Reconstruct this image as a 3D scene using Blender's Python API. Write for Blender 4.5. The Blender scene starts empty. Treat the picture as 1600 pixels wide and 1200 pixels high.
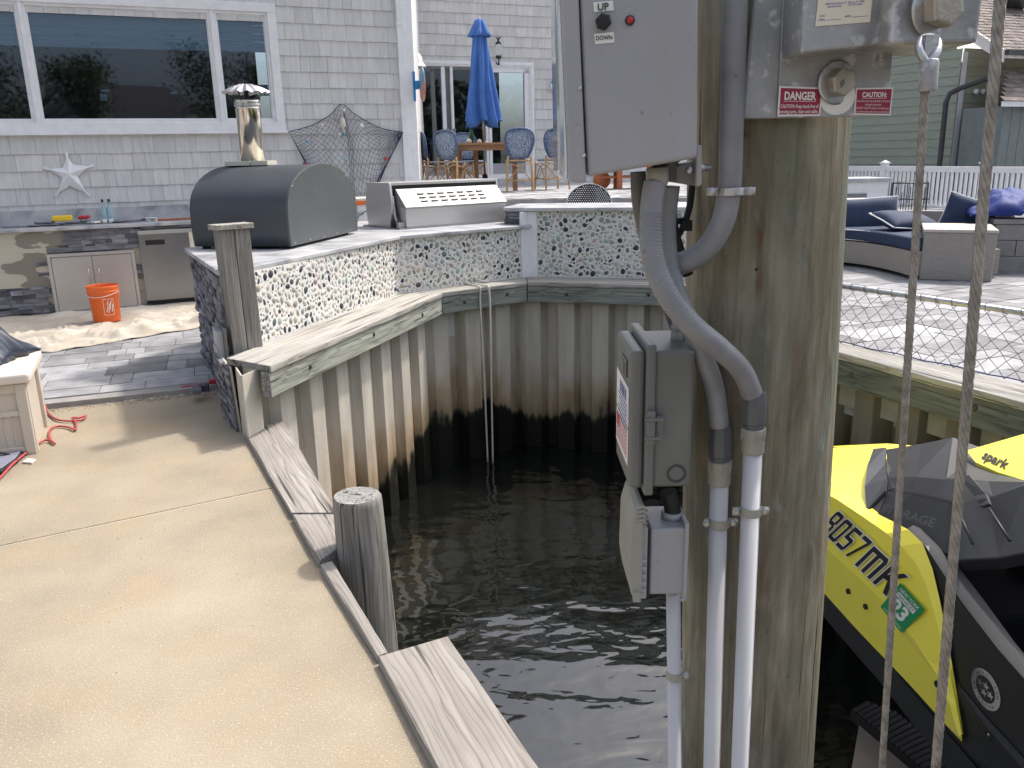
import bpy, bmesh, math, random
import numpy as np
from mathutils import Vector, Matrix
sc = bpy.context.scene
C = sc.collection
rnd = random.Random(7)
# ------------------------------------------------------------------ camera, sky, sun, exposure
FP, CH, PITCH, ROLL = 1294.0, 1.6, .268, .022
Fv = Vector((0, math.cos(PITCH), -math.sin(PITCH)))
R0 = Vector((1, 0, 0)); U0 = Vector((0, math.sin(PITCH), math.cos(PITCH)))
Rv = R0*math.cos(ROLL) - U0*math.sin(ROLL); Uv = U0*math.cos(ROLL) + R0*math.sin(ROLL)
CAM = Vector((0, 0, CH))
cd = bpy.data.cameras.new('camera'); cam = bpy.data.objects.new('camera', cd); C.objects.link(cam)
cam.matrix_world = Matrix(((Rv.x, Uv.x, -Fv.x, 0), (Rv.y, Uv.y, -Fv.y, 0), (Rv.z, Uv.z, -Fv.z, CH), (0, 0, 0, 1)))
cd.sensor_width = 36; cd.lens = FP/1600*36; cd.clip_start = .05; cd.clip_end = 600
sc.camera = cam
SUN_AZ, SUN_EL = math.radians(40), math.radians(55)     # azimuth from +x towards +y
w = bpy.data.worlds.new('World'); sc.world = w; w.use_nodes = True
nt = w.node_tree; bg = nt.nodes['Background']
sky = nt.nodes.new('ShaderNodeTexSky'); sky.sky_type = 'NISHITA'; sky.sun_disc = False
sky.sun_elevation = SUN_EL; sky.sun_rotation = math.radians(90) - SUN_AZ
sky.air_density = 1.0; sky.dust_density = 5.0; sky.ozone_density = 1.0
hz = nt.nodes.new('ShaderNodeHueSaturation'); hz.inputs['Saturation'].default_value = .62      # thin high haze
nt.links.new(sky.outputs[0], hz.inputs['Color']); nt.links.new(hz.outputs[0], bg.inputs[0]); bg.inputs[1].default_value = .15
sl = bpy.data.lights.new('sun', 'SUN'); so = bpy.data.objects.new('sun', sl); C.objects.link(so)
sl.energy = 2.0; sl.angle = math.radians(3.5); sl.color = (1, .94, .86)
sd = Vector((math.cos(SUN_EL)*math.cos(SUN_AZ), math.cos(SUN_EL)*math.sin(SUN_AZ), math.sin(SUN_EL)))
so.rotation_euler = sd.to_track_quat('Z', 'Y').to_euler(); so.location = (0, 0, 20)
sc.view_settings.view_transform = 'Standard'; sc.view_settings.look = 'None'
sc.view_settings.exposure = .84; sc.view_settings.gamma = 1
sc.render.engine = 'CYCLES'

# ------------------------------------------------------------------ measuring helpers (pixel of the photo -> point on a known surface)
def ray(px, py): return Fv + Rv*((px-800)/FP) - Uv*((py-600)/FP)
def PZ(px, py, z): v = ray(px, py); return CAM + v*((z-CH)/v.z)
def PY(px, py, y): v = ray(px, py); return CAM + v*(y/v.y)
def PX(px, py, x): v = ray(px, py); return CAM + v*(x/v.x)
def PW(px, py, a, b, off=0):
    n = Vector((-(b[1]-a[1]), b[0]-a[0], 0)).normalized(); v = ray(px, py)
    if n.dot(v) > 0: n = -n
    o = Vector((a[0], a[1], 0)) + n*off
    return CAM + v*(n.dot(o-CAM)/n.dot(v))

# ------------------------------------------------------------------ materials
def _ramp(nt, stops):
    r = nt.nodes.new('ShaderNodeValToRGB')
    while len(r.color_ramp.elements) < len(stops): r.color_ramp.elements.new(.5)
    for e, (p, c) in zip(r.color_ramp.elements, stops):
        e.position = p; e.color = (*c, 1) if len(c) == 3 else c
    return r
MATS = {}
def mat(name, stops, scale=6, stretch=(1, 1, 1), detail=5, rough=.6, metal=0, bump=0, bscale=None, bstretch=None,
        tone=False, spec=.5, distort=0, speck=None, blotch=None, crack=None, rrange=0, trans=0, coat=0, sheen=0, wave=None):
    if name in MATS: return MATS[name]
    m = bpy.data.materials.new(name); m.use_nodes = True; MATS[name] = m
    t = m.node_tree; N = t.nodes; L = t.links; b = N['Principled BSDF']
    b.inputs['Roughness'].default_value = rough; b.inputs['Metallic'].default_value = metal
    b.inputs['Specular IOR Level'].default_value = spec
    b.inputs['Transmission Weight'].default_value = trans; b.inputs['Coat Weight'].default_value = coat
    tc = N.new('ShaderNodeTexCoord')
    def noise(s, st, det=5, dist=0):
        mp = N.new('ShaderNodeMapping'); mp.inputs['Scale'].default_value = st
        L.new(tc.outputs['Object'], mp.inputs[0])
        n = N.new('ShaderNodeTexNoise'); n.inputs['Scale'].default_value = s; n.inputs['Detail'].default_value = det
        n.inputs['Distortion'].default_value = dist
        L.new(mp.outputs[0], n.inputs[0]); return n
    if isinstance(stops, tuple): stops = [(0, stops), (1, stops)]
    n1 = noise(scale, stretch, detail, distort)
    r = _ramp(t, stops); L.new(n1.outputs[0], r.inputs[0]); col = r.outputs[0]
    def mix(fac, a, c2, mode='MIX'):
        mx = N.new('ShaderNodeMix'); mx.data_type = 'RGBA'; mx.blend_type = mode
        if isinstance(fac, float): mx.inputs[0].default_value = fac
        else: L.new(fac, mx.inputs[0])
        L.new(a, mx.inputs[6])
        if isinstance(c2, tuple): mx.inputs[7].default_value = (*c2, 1)
        else: L.new(c2, mx.inputs[7])
        return mx.outputs[2]
    if blotch:   # (scale, lo, hi, colour, strength, stretch)
        nb = noise(blotch[0], blotch[5] if len(blotch) > 5 else (1, 1, 1), 4)
        rb = _ramp(t, [(blotch[1], (0, 0, 0)), (blotch[2], (blotch[4],)*3)]); L.new(nb.outputs[0], rb.inputs[0])
        col = mix(rb.outputs[0], col, blotch[3])
    if speck:
        ns = noise(speck[0], (1, 1, 1), 2)
        rs = _ramp(t, [(speck[1], (0, 0, 0)), (speck[2], (speck[4],)*3)]); L.new(ns.outputs[0], rs.inputs[0])
        col = mix(rs.outputs[0], col, speck[3])
    wv = None
    if wave:     # (bands per metre, distortion, across direction, along axis, dark factor)
        mp = N.new('ShaderNodeMapping'); sc3 = [1, 1, 1]; sc3[wave[3]] = .16; mp.inputs['Scale'].default_value = sc3
        L.new(tc.outputs['Object'], mp.inputs[0]); nd = N.new('ShaderNodeTexNoise'); nd.inputs['Scale'].default_value = 7; nd.inputs['Detail'].default_value = 3; L.new(mp.outputs[0], nd.inputs[0])
        va = N.new('ShaderNodeVectorMath'); va.operation = 'MULTIPLY_ADD'; va.inputs[1].default_value = (wave[1],)*3; L.new(nd.outputs[1], va.inputs[0]); L.new(mp.outputs[0], va.inputs[2])
        wt2 = N.new('ShaderNodeTexWave'); wt2.bands_direction = wave[2]; wt2.wave_profile = 'SAW'; wt2.inputs['Scale'].default_value = wave[0]/20; wt2.inputs['Distortion'].default_value = 1.5; wt2.inputs['Detail'].default_value = 2; L.new(va.outputs[0], wt2.inputs[0])
        wr = _ramp(t, [(.0, (wave[4],)*3), (.22, (.92, .92, .92)), (.6, (1.06, 1.06, 1.06)), (1, (1.0, 1.0, 1.0))]); L.new(wt2.outputs[1], wr.inputs[0]); col = mix(1.0, col, wr.outputs[0], 'MULTIPLY'); wv = wt2.outputs[1]
    cr = None
    if crack:    # (scale, stretch, lo, hi, colour)
        nc = noise(crack[0], crack[1], 3, .3)
        cr = _ramp(t, [(crack[2], (1, 1, 1)), (crack[3], (0, 0, 0))]); L.new(nc.outputs[0], cr.inputs[0])
        col = mix(cr.outputs[0], col, crack[4])
    if tone:
        at = N.new('ShaderNodeVertexColor'); at.layer_name = 'tone'; col = mix(1.0, col, at.outputs[0], 'MULTIPLY')
    L.new(col, b.inputs['Base Color'])
    if rrange:
        mr = N.new('ShaderNodeMapRange'); mr.inputs[3].default_value = rough-rrange; mr.inputs[4].default_value = rough+rrange
        L.new(n1.outputs[0], mr.inputs[0]); L.new(mr.outputs[0], b.inputs['Roughness'])
    if bump:
        nb2 = noise(bscale or scale*3, bstretch or stretch, 6)
        h = nb2.outputs[0]
        if cr:
            sb = N.new('ShaderNodeMath'); sb.operation = 'SUBTRACT'; L.new(h, sb.inputs[0]); L.new(cr.outputs[0], sb.inputs[1]); h = sb.outputs[0]
        if wv:
            aw = N.new('ShaderNodeMath'); aw.operation = 'ADD'; L.new(h, aw.inputs[0]); L.new(wv, aw.inputs[1]); h = aw.outputs[0]
        bp = N.new('ShaderNodeBump'); bp.inputs['Strength'].default_value = bump; bp.inputs['Distance'].default_value = .01 if not wv else .003
        L.new(h, bp.inputs['Height']); L.new(bp.outputs[0], b.inputs['Normal'])
    return m
def wood(name, dark, mid, light, green=None, axis=0, bump=.5, crackc=(.05, .045, .04), wv_=330):
    s = [14, 14, 14]; s[axis] = .9
    s2 = [34, 34, 34]; s2[axis] = .8
    return mat(name, [(.28, dark), (.5, mid), (.72, light)], scale=1.6, stretch=tuple(s), detail=8, rough=.85, bump=bump, bscale=2.2,
               bstretch=tuple(s2), distort=.8, crack=(1.3, tuple(s2), .33, .41, crackc), blotch=(2.2, .45, .75, green or light, .55), wave=(wv_, .13, 'Y' if axis == 0 else 'X', axis, .60))
plain = lambda name, c, rough=.5, **k: mat(name, [(.3, tuple(x*.9 for x in c)), (.7, tuple(min(1, x*1.08) for x in c))], rough=rough, **k)

m_conc = mat('beige_concrete', [(.25, (.19, .160, .118)), (.40, (.262, .221, .162)), (.55, (.315, .267, .195)), (.75, (.37, .322, .247))], scale=1.3, detail=14, rough=.92, bump=.3, bscale=130,
             speck=(150, .60, .70, (.58, .53, .46), .55), blotch=(2.9, .50, .72, (.35, .265, .165), .6), crack=(190, (1, 1, 1), .29, .335, (.17, .14, .11)))
m_joint = plain('joint_filler', (.50, .45, .38), .9)
m_soil = plain('soil', (.16, .13, .10), .95)
m_paver = mat('concrete_paver', [(.3, (.62, .62, .64)), (.7, (1, 1, 1))], scale=7, rough=.85, bump=.3, bscale=60, tone=True, blotch=(4, .55, .7, (1.0, .98, .95), .3))
m_capw = wood('weathered_cap_wood', (.25, .233, .205), (.36, .342, .308), (.46, .44, .405))
m_fascia = wood('greenish_treated_wood', (.21, .22, .185), (.31, .32, .275), (.42, .42, .37), green=(.29, .33, .27))
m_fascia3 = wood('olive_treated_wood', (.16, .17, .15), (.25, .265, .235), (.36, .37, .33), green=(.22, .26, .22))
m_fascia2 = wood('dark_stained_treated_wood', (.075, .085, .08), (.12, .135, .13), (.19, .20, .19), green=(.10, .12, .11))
m_plank = wood('grey_plank_wood', (.19, .17, .15), (.285, .262, .235), (.385, .36, .325), wv_=260)
m_post = wood('grey_post_wood', (.12, .115, .105), (.215, .205, .19), (.32, .305, .28), axis=2)
m_endgrain = mat('end_grain', [(.3, (.12, .115, .11)), (.45, (.23, .225, .215)), (.7, (.34, .33, .315))], scale=30, detail=9, distort=1.5, rough=.9, bump=.8, crack=(16, (1, 3, 1), .33, .38, (.05, .045, .04)))
def pile_mat():
    m = bpy.data.materials.new('treated_pile_wood'); m.use_nodes = True; t = m.node_tree; N = t.nodes; L = t.links; b = N['Principled BSDF']; b.inputs['Roughness'].default_value = .8; b.inputs['Specular IOR Level'].default_value = .25
    tc = N.new('ShaderNodeTexCoord')
    def nz(s, st, det=6, dist=0, rough=.55):
        mp = N.new('ShaderNodeMapping'); mp.inputs['Scale'].default_value = st; L.new(tc.outputs['Object'], mp.inputs[0])
        n = N.new('ShaderNodeTexNoise'); n.inputs['Scale'].default_value = s; n.inputs['Detail'].default_value = det; n.inputs['Distortion'].default_value = dist; n.inputs['Roughness'].default_value = rough; L.new(mp.outputs[0], n.inputs[0]); return n.outputs[0]
    def mx(mode, f, a, c):
        q = N.new('ShaderNodeMix'); q.data_type = 'RGBA'; q.blend_type = mode
        if isinstance(f, float): q.inputs[0].default_value = f
        else: L.new(f, q.inputs[0])
        L.new(a, q.inputs[6])
        if isinstance(c, tuple): q.inputs[7].default_value = (*c, 1)
        else: L.new(c, q.inputs[7])
        return q.outputs[2]
    def rp(x, st): r = _ramp(t, st); L.new(x, r.inputs[0]); return r.outputs[0]
    col = rp(nz(1.0, (6, 6, 1.1), 8, 1.4), [(.30, (.115, .096, .066)), (.44, (.185, .16, .112)), (.55, (.25, .225, .165)), (.66, (.32, .295, .225)), (.8, (.42, .39, .30))])
    col = mx('MIX', rp(nz(1.0, (6, 6, 1.4), 5, .6), [(.48, (0, 0, 0)), (.64, (.75, .75, .75))]), col, (.155, .172, .135))
    col = mx('MIX', rp(nz(1.0, (7, 7, 2.2), 6, 1.5), [(.56, (0, 0, 0)), (.70, (.6, .6, .6))]), col, (.175, .125, .095))
    col = mx('MIX', rp(nz(1.0, (11, 11, 3.5), 6, 2), [(.62, (0, 0, 0)), (.72, (.8, .8, .8))]), col, (.27, .29, .25))
    fine = nz(1.0, (75, 75, 2.2), 7, .4); col = mx('MULTIPLY', 1.0, col, rp(fine, [(.30, (.78, .77, .76)), (.5, (1, 1, 1)), (.7, (1.12, 1.11, 1.10))]))
    med = nz(1.0, (26, 26, 6), 5, 1.0); col = mx('MULTIPLY', 1.0, col, rp(med, [(.35, (.80, .78, .76)), (.6, (1.06, 1.06, 1.06))]))
    ck = nz(1.0, (34, 34, .55), 3, .6); ckr = rp(ck, [(.325, (1, 1, 1)), (.345, (0, 0, 0))]); col = mx('MIX', ckr, col, (.045, .035, .028))
    pit = nz(120, (1, 1, .6), 2); col = mx('MIX', rp(pit, [(.70, (0, 0, 0)), (.74, (.6, .6, .6))]), col, (.09, .07, .05))
    for ctr, sc3, cc3, st in RUST:
        v1 = N.new('ShaderNodeVectorMath'); v1.operation = 'SUBTRACT'; v1.inputs[1].default_value = ctr; L.new(tc.outputs['Object'], v1.inputs[0])
        v2 = N.new('ShaderNodeVectorMath'); v2.operation = 'MULTIPLY'; v2.inputs[1].default_value = sc3; L.new(v1.outputs[0], v2.inputs[0])
        v3 = N.new('ShaderNodeVectorMath'); v3.operation = 'LENGTH'; L.new(v2.outputs[0], v3.inputs[0])
        v4 = N.new('ShaderNodeMath'); v4.operation = 'ADD'; L.new(v3.outputs['Value'], v4.inputs[0]); v5 = N.new('ShaderNodeMath'); v5.operation = 'MULTIPLY'; v5.inputs[1].default_value = .9; L.new(med, v5.inputs[0]); L.new(v5.outputs[0], v4.inputs[1])
        col = mx('MIX', rp(v4.outputs[0], [(.42, (st,)*3), (1.0, (0, 0, 0))]), col, cc3)
    L.new(col, b.inputs['Base Color'])
    h = N.new('ShaderNodeMath'); h.operation = 'SUBTRACT'; L.new(fine, h.inputs[0]); L.new(ckr, h.inputs[1])
    h2 = N.new('ShaderNodeMath'); h2.operation = 'ADD'; L.new(h.outputs[0], h2.inputs[0]); L.new(med, h2.inputs[1])
    bp = N.new('ShaderNodeBump'); bp.inputs['Strength'].default_value = .7; bp.inputs['Distance'].default_value = .006; L.new(h2.outputs[0], bp.inputs['Height']); L.new(bp.outputs[0], b.inputs['Normal'])
    return m
_o = Vector((.503+.0254*(1.65+2.2), 1.667, -2.2))
RUST = [(tuple(PY(1186, 372, 1.53)-_o), (60, 5, 9), (.085, .035, .018), .85), (tuple(PY(1183, 440, 1.53)-_o), (55, 5, 12), (.10, .045, .022), .8),
        (tuple(PY(1215, 1000, 1.53)-_o), (28, 4, 9), (.20, .145, .105), .6), (tuple(PY(1168, 210, 1.52)-_o), (70, 6, 70), (.07, .055, .045), .8)]
m_pile = pile_mat()
def sheet_mat(nm='vinyl_sheet_piling', up=0, k=1.0):
    m = bpy.data.materials.new(nm); m.use_nodes = True; t = m.node_tree; N = t.nodes; L = t.links; b = N['Principled BSDF']
    g = N.new('ShaderNodeNewGeometry'); sp = N.new('ShaderNodeSeparateXYZ'); L.new(g.outputs['Position'], sp.inputs[0])
    n = N.new('ShaderNodeTexNoise'); n.inputs['Scale'].default_value = 3.2; n.inputs['Detail'].default_value = 6; L.new(g.outputs['Position'], n.inputs[0])
    mp = N.new('ShaderNodeMapping'); mp.inputs['Scale'].default_value = (3, 3, .5); L.new(g.outputs['Position'], mp.inputs[0])
    n2 = N.new('ShaderNodeTexNoise'); n2.inputs['Scale'].default_value = 4; n2.inputs['Detail'].default_value = 6; L.new(mp.outputs[0], n2.inputs[0])
    n3 = N.new('ShaderNodeTexNoise'); n3.inputs['Scale'].default_value = 1.3; n3.inputs['Detail'].default_value = 2; L.new(g.outputs['Position'], n3.inputs[0])
    def M2(op, a, bb):
        q = N.new('ShaderNodeMath'); q.operation = op
        for i, v in enumerate((a, bb)):
            if isinstance(v, (int, float)): q.inputs[i].default_value = v
            else: L.new(v, q.inputs[i])
        return q.outputs[0]
    h = M2('ADD', sp.outputs[2], M2('MULTIPLY', M2('SUBTRACT', n.outputs[0], .5), .34))
    h = M2('ADD', h, M2('MULTIPLY', M2('SUBTRACT', n2.outputs[0], .5), .42))
    h = M2('ADD', h, M2('MULTIPLY', M2('SUBTRACT', n3.outputs[0], .5), 1.0))
    f = M2('MULTIPLY', M2('ADD', h, 1.6-up), 1/2.2)
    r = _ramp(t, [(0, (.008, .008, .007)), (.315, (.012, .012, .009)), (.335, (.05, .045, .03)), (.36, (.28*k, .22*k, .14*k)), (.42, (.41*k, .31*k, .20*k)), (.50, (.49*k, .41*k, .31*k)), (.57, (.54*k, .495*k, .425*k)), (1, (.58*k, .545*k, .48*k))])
    r.color_ramp.elements[0].position = 0
    L.new(f, r.inputs[0])
    r2 = _ramp(t, [(.35, (.86, .86, .86)), (.65, (1.04, 1.04, 1.04))]); L.new(n2.outputs[0], r2.inputs[0])
    mx = N.new('ShaderNodeMix'); mx.data_type = 'RGBA'; mx.blend_type = 'MULTIPLY'; mx.inputs[0].default_value = 1
    L.new(r.outputs[0], mx.inputs[6]); L.new(r2.outputs[0], mx.inputs[7]); L.new(mx.outputs[2], b.inputs['Base Color'])
    b.inputs['Roughness'].default_value = .55; b.inputs['Specular IOR Level'].default_value = .3
    bp = N.new('ShaderNodeBump'); bp.inputs['Strength'].default_value = .25; bp.inputs['Distance'].default_value = .01
    nb = N.new('ShaderNodeTexNoise'); nb.inputs['Scale'].default_value = 30; L.new(g.outputs['Position'], nb.inputs[0]); L.new(nb.outputs[0], bp.inputs['Height']); L.new(bp.outputs[0], b.inputs['Normal'])
    return m
m_sheet = sheet_mat(); m_sheet2 = sheet_mat('dark_sheet_piling', .38, .34)  # second copy: bands set higher, base colour much darker
def water_mat():
    m = bpy.data.materials.new('dark_water'); m.use_nodes = True; t = m.node_tree; N = t.nodes; L = t.links; b = N['Principled BSDF']
    b.inputs['Base Color'].default_value = (.006, .007, .006, 1); b.inputs['Roughness'].default_value = .0; b.inputs['IOR'].default_value = 1.85
    g = N.new('ShaderNodeTexCoord')
    def nz(s, st, d):
        mp = N.new('ShaderNodeMapping'); mp.inputs['Scale'].default_value = st; L.new(g.outputs['Object'], mp.inputs[0])
        n = N.new('ShaderNodeTexNoise'); n.inputs['Scale'].default_value = s; n.inputs['Detail'].default_value = d; n.inputs['Distortion'].default_value = .6; n.inputs['Roughness'].default_value = .4
        L.new(mp.outputs[0], n.inputs[0]); return n.outputs[0]
    a = nz(2.3, (1, 1.7, 1), 1.5); c = nz(7.5, (1, 1.6, 1), 1)
    ml = N.new('ShaderNodeMath'); ml.operation = 'MULTIPLY'; ml.inputs[1].default_value = .16; L.new(c, ml.inputs[0])
    ad = N.new('ShaderNodeMath'); ad.operation = 'ADD'; L.new(a, ad.inputs[0]); L.new(ml.outputs[0], ad.inputs[1])
    bp = N.new('ShaderNodeBump'); bp.inputs['Strength'].default_value = 1; bp.inputs['Distance'].default_value = .021
    L.new(ad.outputs[0], bp.inputs['Height']); L.new(bp.outputs[0], b.inputs['Normal']); return m
m_water = water_mat()
m_white = mat('white_paint', [(.3, (.72, .72, .74)), (.7, (.82, .82, .84))], scale=9, rough=.45, blotch=(3, .6, .8, (.66, .66, .66), .4))
m_shingle = mat('grey_shingle', [(.3, (.575, .57, .565)), (.7, (.675, .67, .66))], scale=3, stretch=(8, 8, 1), rough=.8, bump=.25, bscale=8, tone=True)
m_glass_dark = mat('dark_interior', (.006, .007, .01), rough=.9)
def pane_mat():
    m = bpy.data.materials.new('window_glass'); m.use_nodes = True; t = m.node_tree; N = t.nodes; L = t.links; N.remove(N['Principled BSDF'])
    tr = N.new('ShaderNodeBsdfTransparent'); tr.inputs[0].default_value = (.72, .80, .86, 1)
    gl = N.new('ShaderNodeBsdfGlossy'); gl.inputs['Roughness'].default_value = .02; gl.inputs[0].default_value = (.8, .85, 1, 1)
    fr = N.new('ShaderNodeFresnel'); fr.inputs[0].default_value = 1.7; mx = N.new('ShaderNodeMixShader')
    L.new(fr.outputs[0], mx.inputs[0]); L.new(tr.outputs[0], mx.inputs[1]); L.new(gl.outputs[0], mx.inputs[2]); L.new(mx.outputs[0], N['Material Output'].inputs[0]); return m
m_pane = pane_mat()
m_clear = mat('clear_plastic', (.9, .94, .96), rough=.08, trans=.9, blotch=(9, .5, .7, (.7, .72, .72), .5))
m_steel = mat('brushed_steel', [(.2, (.54, .53, .52)), (.8, (.60, .59, .58))], scale=1.5, stretch=(1, 1, 1), rough=.42, metal=1, bump=.05, rrange=.06)
m_steel_d = mat('dark_steel', [(.3, (.26, .26, .27)), (.7, (.34, .34, .35))], scale=2, rough=.35, metal=1, rrange=.08)
m_steel_h = mat('satin_steel', (.34, .335, .325), rough=.6, metal=.8)
m_chrome = mat('polished_steel', (.66, .62, .55), rough=.16, metal=1)
m_rustbolt = mat('dark_bolt', (.06, .05, .045), rough=.7)
m_galv = mat('galvanised_steel', [(.3, (.40, .40, .41)), (.7, (.62, .62, .63))], scale=30, rough=.45, metal=1, bump=.2)
m_alu = mat('oxidised_aluminium', [(.25, (.25, .26, .27)), (.5, (.36, .37, .38)), (.75, (.52, .52, .53))], scale=5, detail=10, rough=.55, metal=.5, bump=.2, bscale=60,
            blotch=(7, .52, .66, (.17, .175, .18), .6), speck=(38, .58, .66, (.66, .66, .67), .6))
m_black = mat('black_powdercoat', [(.3, (.036, .043, .052)), (.7, (.046, .054, .064))], scale=3, rough=.42, bump=.06, bscale=150)
m_black2 = plain('black_plastic', (.02, .021, .023), .5)
m_rubber = plain('black_rubber', (.012, .012, .013), .6)
m_marble = mat('grey_marble', [(.3, (.24, .25, .27)), (.43, (.38, .39, .41)), (.55, (.50, .50, .51)), (.8, (.58, .58, .58))], scale=2.6, detail=9, distort=1.6, rough=.35)
m_slate = mat('ledger_stone', [(.3, (.55, .55, .58)), (.7, (1.05, 1.05, 1.1))], scale=9, stretch=(1, 1, 4), rough=.9, bump=.9, bscale=25, tone=True, blotch=(12, .6, .75, (1.5, 1.5, 1.5), .35))
m_grout = mat('white_grout', [(.3, (.64, .63, .60)), (.7, (.74, .73, .70))], scale=30, rough=.9, bump=.3)
m_pebble = mat('river_pebble', [(.3, (.82, .82, .82)), (.7, (1.1, 1.1, 1.1))], scale=40, rough=.55, tone=True)
m_grey = mat('grey_enclosure', [(.3, (.31, .315, .335)), (.7, (.355, .36, .385))], scale=5, rough=.42, blotch=(3, .55, .8, (.27, .26, .24), .45, (2.5, 2.5, .5)), speck=(60, .70, .74, (.20, .19, .17), .6), bump=.03, bscale=200)
m_grey_d = mat('dark_grey_enclosure', [(.3, (.125, .13, .125)), (.7, (.15, .155, .148))], scale=6, rough=.42, blotch=(9, .6, .8, (.20, .20, .19), .4))
m_conduit = mat('grey_conduit', [(.3, (.20, .205, .22)), (.7, (.265, .27, .29))], scale=14, rough=.45, blotch=(11, .6, .75, (.27, .24, .21), .6), speck=(60, .68, .72, (.12, .1, .08), .7))
m_conn = plain('connector_grey', (.10, .105, .11), .45)
m_tan = plain('beige_pvc', (.30, .295, .255), .5)
m_pvc = mat('white_pvc', [(.3, (.50, .49, .50)), (.7, (.58, .57, .58))], scale=5, stretch=(3, 3, .6), rough=.35, blotch=(14, .62, .75, (.48, .47, .46), .5, (1, 1, .3)))
m_label = plain('white_label', (.78, .78, .77), .4)
m_cream = plain('cream_label', (.72, .66, .55), .5)
m_maroon = plain('maroon_label', (.30, .02, .06), .4)
m_ink = plain('black_ink', (.015, .015, .018), .5)
m_blueink = plain('blue_ink', (.04, .05, .3), .5)
m_red = plain('red_plastic', (.5, .02, .03), .4)
m_orange = mat('orange_bucket_plastic', [(.3, (.80, .14, .02)), (.7, (.88, .17, .025))], scale=4, rough=.42)
m_cloth = mat('canvas_drop_cloth', [(.3, (.40, .35, .285)), (.7, (.54, .485, .41))], scale=3, rough=.95, bump=.3, bscale=120, blotch=(1.6, .5, .7, (.72, .66, .56), .6))
m_mortar = mat('scratch_coat_mortar', [(.46, (.26, .235, .19)), (.485, (.27, .245, .20)), (.50, (.55, .49, .39)), (.8, (.62, .56, .46))], scale=2.6, stretch=(.7, .7, 1.5), detail=3, rough=.95, bump=.5, bscale=12)
m_boxbeige = mat('beige_resin', [(.3, (.50, .44, .37)), (.7, (.58, .52, .45))], scale=3, rough=.5)
m_tarpdark = mat('dark_vinyl', (.035, .045, .065), rough=.28, bump=.5, bscale=9)
m_navy = mat('navy_canvas', [(.3, (.013, .027, .066)), (.7, (.022, .040, .088))], scale=10, rough=.8, bump=.15, bscale=200)
m_piping = plain('white_piping', (.75, .75, .75), .7)
m_wicker = mat('resin_wicker', [(.3, (.26, .235, .21)), (.7, (.36, .325, .29))], scale=60, stretch=(.4, .4, 4), rough=.7, bump=.6, bscale=90)
m_block = mat('grey_concrete_block', [(.3, (.26, .25, .24)), (.7, (.36, .345, .33))], scale=8, rough=.9, bump=.3)
m_bluetarp = mat('blue_tarpaulin', [(.3, (.015, .03, .15)), (.7, (.028, .055, .24))], scale=4, rough=.6, bump=1, bscale=9, spec=.2)
m_umb = mat('blue_umbrella_canvas', [(.3, (.035, .115, .36)), (.7, (.055, .155, .45))], scale=5, rough=.85, bump=.15, bscale=90)
m_teak = mat('teak_wood', [(.3, (.22, .11, .05)), (.7, (.36, .20, .10))], scale=3, stretch=(1, 1, 12), rough=.6)
m_cedar = mat('cedar_wood', [(.3, (.36, .10, .035)), (.7, (.48, .16, .07))], scale=3, rough=.6)
m_bamboo = mat('bamboo_cane', [(.3, (.34, .20, .09)), (.7, (.55, .38, .20))], scale=25, rough=.5)
m_weave = mat('blue_white_weave', [(.42, (.04, .075, .17)), (.58, (.36, .42, .50))], scale=60, stretch=(1, 1, 2.2), rough=.7, bump=.4)
m_bind = mat('blue_binding', [(.4, (.035, .06, .14)), (.6, (.10, .15, .26))], scale=60, rough=.7)
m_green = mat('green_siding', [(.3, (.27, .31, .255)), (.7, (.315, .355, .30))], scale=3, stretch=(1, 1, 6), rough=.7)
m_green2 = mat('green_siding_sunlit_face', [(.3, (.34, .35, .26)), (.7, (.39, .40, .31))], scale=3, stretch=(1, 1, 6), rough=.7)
m_roof = mat('asphalt_shingle', [(.3, (.55, .5, .47)), (.7, (1.15, 1.1, 1.1))], scale=30, rough=.95, bump=.4, tone=True)
m_downspout = plain('black_downspout', (.035, .038, .045), .4)
m_net = plain('navy_net_cord', (.03, .035, .10), .8)
m_rope = plain('white_rope', (.62, .60, .55), .9, bump=.6, bscale=80)
m_yellow = mat('yellow_polypropylene', [(.3, (.92, .80, .08)), (.7, (.96, .85, .11))], scale=3, rough=.36, bump=.02, bscale=250)
m_grime = mat('yellowed_grime', (.33, .30, .22), rough=.7)
m_pwcblack = mat('charcoal_textured_plastic', [(.3, (.013, .014, .016)), (.7, (.021, .022, .025))], scale=5, rough=.5, bump=.12, bscale=260)
m_pwcgrey = mat('glossy_graphite_plastic', [(.3, (.030, .031, .034)), (.7, (.048, .049, .052))], scale=4, rough=.75, spec=.25)
m_silver = mat('silver_foil', [(.4, (.22, .22, .24)), (.55, (.7, .7, .7))], scale=9, rough=.3, metal=.6)
m_stgreen = plain('green_registration_sticker', (.01, .28, .09), .4)
m_matt = mat('matt_black', (.010, .010, .011), rough=.95, spec=.05)
m_cable = mat('steel_wire_rope', [(.3, (.20, .185, .165)), (.7, (.38, .36, .33))], scale=60, rough=.5, metal=.45)
m_cord = plain('red_extension_cord', (.42, .06, .06), .5)
m_yel2 = plain('yellow_sponge', (.85, .58, .05), .9, bump=.6, bscale=60)
m_shell = plain('seashell', (.74, .66, .58), .6)
m_glassblue = mat('pale_blue_glass', (.55, .78, .85), rough=.05, trans=.7)
m_greenglass = mat('green_glass', (.01, .10, .04), rough=.1)
m_signpink = mat('painted_sign', [(.35, (.55, .20, .16)), (.48, (.62, .36, .26)), (.55, (.10, .35, .50)), (.7, (.30, .55, .62))], scale=6, rough=.5)
m_bluepaint = plain('blue_painted_wood', (.02, .22, .50), .5)
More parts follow.
